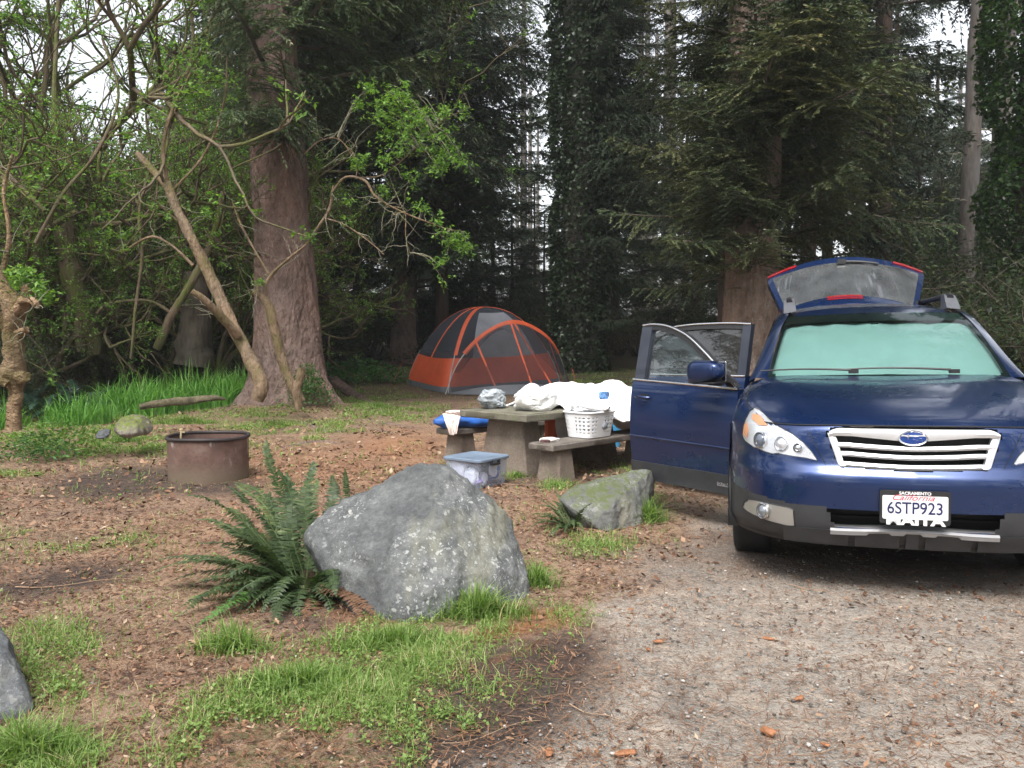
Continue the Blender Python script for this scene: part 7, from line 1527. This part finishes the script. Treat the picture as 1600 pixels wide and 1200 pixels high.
# wall points extended vertically near the foot: rings instead of a heightfield
def wallring(zf, n=60):
    """closed outline of the tent at height fraction: returns points following the tapering walls"""
    r = (1-(zf)**(1/.80))**(1/2.3); P = []
    th_ = np.linspace(0, 2*math.pi, 4*n, endpoint=False)+math.pi/4
    c, s = np.cos(th_), np.sin(th_); q = (np.abs(c)**7+np.abs(s)**7)**(-1/7.); return tentp(np.clip(r*q*c, -1, 1), np.clip(r*q*s, -1, 1)), th_
zf = np.concatenate([np.linspace(0, .96, 44), [.975, .987, .995, .999, 1.0]]); rg = []
for z_ in zf:
    P, tht = wallring(min(z_, .99999)); P = P.copy(); base = ground_z(TM[0]+P[:, 0], TM[1]+P[:, 1]); mid = np.abs(np.cos(2*tht)); P[:, 2] = base+TH_*z_*(1-.05*mid*math.sin(z_*math.pi)); rg.append(P)
rg = np.array(rg); RB = np.concatenate([rg, rg[:, :1]], 1); ang = np.concatenate([tht, [tht[0]+2*math.pi]]); am = (ang[:-1]+ang[1:])/2
zc = (zf[:-1]+zf[1:])/2; AM, ZC = np.meshgrid(am % (2*math.pi), zc); 
# walls: s=+1 side faces B-C (front, porch), t=-1 side faces A-B (left-front), others at the back
front = (AM < math.pi/4) | (AM > 7*math.pi/4); left = (AM > 5*math.pi/4) & (AM <= 7*math.pi/4); off = np.where(front, np.where(AM > math.pi, AM-2*math.pi, AM), AM-1.5*math.pi)
grey = ZC < .07; orange = (ZC >= .07) & (ZC < .40); upper = ZC >= .40
solidg = upper & front & (np.abs(off) < .55) & (ZC < .93)
win = upper & ~solidg
mb = MB(); mb.grid(RB, None, 0, mask=orange); mb.grid(RB, None, 1, mask=grey); mb.grid(RB, None, 2, mask=solidg)
mb.obj('tent_wall', [M_OR, M_TG, M_TGL], parent=tent, autosmooth=60)
mb = MB(); mb.grid(RB, None, 0, mask=win); mb.obj('mesh_panel', M_NET, parent=tent, smooth=True)
# dim floor and inside backing
mb = MB(); bp_ = rg[0]+[0, 0, .02]; mb.poly(bp_); mb.obj('floor', M_TG, parent=tent)
def ribbon(mb, P, w, m=0, lift=.015):
    P = np.asarray(P, float); T = np.gradient(P, axis=0); T /= np.linalg.norm(T, axis=1)[:, None]; o_ = P-np.array([0, 0, .6]); o_ /= np.linalg.norm(o_, axis=1)[:, None]; S = np.cross(T, o_); S /= np.linalg.norm(S, axis=1)[:, None]; w = np.broadcast_to(w, (len(P),))[:, None]
    mb.grid(np.stack([P-S*w, P+o_*lift, P+S*w], 1), None, m)
def wallline(sf, tf, n=40): P = tentp(sf, tf); return P
tt = np.linspace(-1, 1, 90); tq = np.sin(tt*math.pi/2)*.9999
sl = MB(); pm = MB()
def ringpt(th, z_):
    k = int(round(((th-tht[0]) % (2*math.pi))/(2*math.pi)*len(tht))) % len(tht); col = rg[:, k]; return np.array([np.interp(z_, zf, col[:, j]) for j in range(3)])
zz = np.sin(np.linspace(0, 1, 50)*math.pi/2)
for th0 in (math.pi/4, 3*math.pi/4, 5*math.pi/4, 7*math.pi/4):
    line = np.array([ringpt(th0, z_) for z_ in zz]); up_ = line[14:]; ribbon(sl, up_, .055); lw = line[:15]; out_ = lw-[0, 0, .5]; pm.tube(lw+np.array([lw[0, 0], lw[0, 1], 0])/np.linalg.norm(lw[0, :2])*.03, .012, 6)
for th0, z0_, z1_ in ((1.5*math.pi, .40, .995), (1.5*math.pi-.28, .4, .72), (1.5*math.pi+.45, .40, .9)):
    th1 = th0; line = np.array([ringpt(th1, z_) for z_ in np.linspace(z0_, z1_, 24)]); 
    if th0 == 1.5*math.pi: ribbon(sl, line*1.004, .03)
sl.obj('pole_sleeve', M_ORB, parent=tent, smooth=True); pm.obj('pole', simple('fibreglass pole', (.5, .5, .48), .4, .3), parent=tent, smooth=True)
# porch: arch pole from B to C leaning forwards, netting hung from it
def tl(px, py, Y): return at(px, py, Y)-[TM[0], TM[1], 0]
arch_ = crom(np.array([tl(696, 616, 19.7), tl(712, 574, 19.9), tl(735, 542, 20.0), tl(765, 517, 20.1), tl(800, 503, 20.2), tl(832, 511, 20.4), tl(860, 532, 20.7), tl(878, 565, 21.1), tl(886, 604, 21.5)]), 60)
mb = MB(); ribbon(mb, arch_[12:50], .055); mb.obj('porch_sleeve', M_ORB, parent=tent, smooth=True)
mb = MB(); mb.tube(arch_, .013, 6); mb.obj('porch_pole', bpy.data.materials['fibreglass pole'], parent=tent, smooth=True)
g0 = [tl(697, 616, 19.6), tl(735, 616, 19.35), tl(778, 617, 19.2), tl(838, 614, 19.5), tl(893, 607, 20.4), tl(880, 603, 21.4)]
foot = crom(np.array(g0), 60); foot[:, 2] = [float(ground_z(TM[0]+p[0], TM[1]+p[1]))+.02 for p in foot]
ta = np.linspace(0, 1, 60); hs_ = np.linspace(0, 1, 16)
net = np.array([[arch_[i]*(1-h)+foot[i]*h for h in hs_] for i in range(60)]); net[..., 1] += -.0; nz_ = .02*fbm(net*2.5, 3)
net[1:-1, 1:-1, 1] += nz_[1:-1, 1:-1]
mb = MB(); mb.grid(net[3:58, :]); mb.obj('porch_netting', M_NET2, parent=tent, smooth=True)
mb = MB(); bot = net[:, -3:]; mb.grid(bot-[0, .01, 0], None, 0); mb.obj('porch_hem', M_TG, parent=tent)
mb = MB()
for a_, b_ in ((.30, .42), (.505, .60), (.51, .70), (.73, .985)):
    p0 = arch_[int(a_*59)]; i = int(b_*59); p1 = foot[i]; ln = p0*(1-hs_[:, None])+p1*hs_[:, None]; ln[:, 1] -= .02; ribbon(mb, ln, .022, lift=.005)
mb.obj('seam_tape', M_ORB, parent=tent)
# porch roof between arch and dome wall
dome = np.array([ringpt((7*math.pi/4+math.pi/2*k/59) % (2*math.pi), .16+.62*math.sin(k/59*math.pi)) for k in range(60)])
mb = MB(); rf_ = np.array([[arch_[i]*(1-h)+dome[i]*h-[0, 0, .12*math.sin(h*math.pi)] for h in np.linspace(0, 1, 10)] for i in range(6, 56)]); mb.grid(rf_); mb.obj('porch_roof', M_NET2, parent=tent, smooth=True)
mb = MB(); 
for a_, b_ in (((628, 598, 22.0), (612, 604, 21.6)), ((893, 607, 20.4), (905, 612, 19.9))):
    mb.tube([tl(*a_)+[0, 0, .5], tl(*b_)], .004, 4)
mb.obj('guy_line', M_ORB, parent=tent)
SC.render.film_transparent = False

# haze
# ================================================================== HAZE (damp air under the trees)
mh = bpy.data.materials.new('damp air'); mh.use_nodes = True; nh = mh.node_tree; nh.nodes.clear()
oh = nh.nodes.new('ShaderNodeOutputMaterial'); vh = nh.nodes.new('ShaderNodeVolumePrincipled'); vh.inputs['Color'].default_value = (.88, .93, .95, 1); vh.inputs['Density'].default_value = .0010; vh.inputs['Anisotropy'].default_value = .2
nh.links.new(vh.outputs[0], oh.inputs['Volume'])
mb = MB(); mb.box((0, 40, 14.5), (240, 220, 31)); hz = mb.obj('haze', mh); tag(hz, 'thin pale damp air hanging under the trees', 'haze', kind='stuff')
SC.cycles.volume_bounces = 0
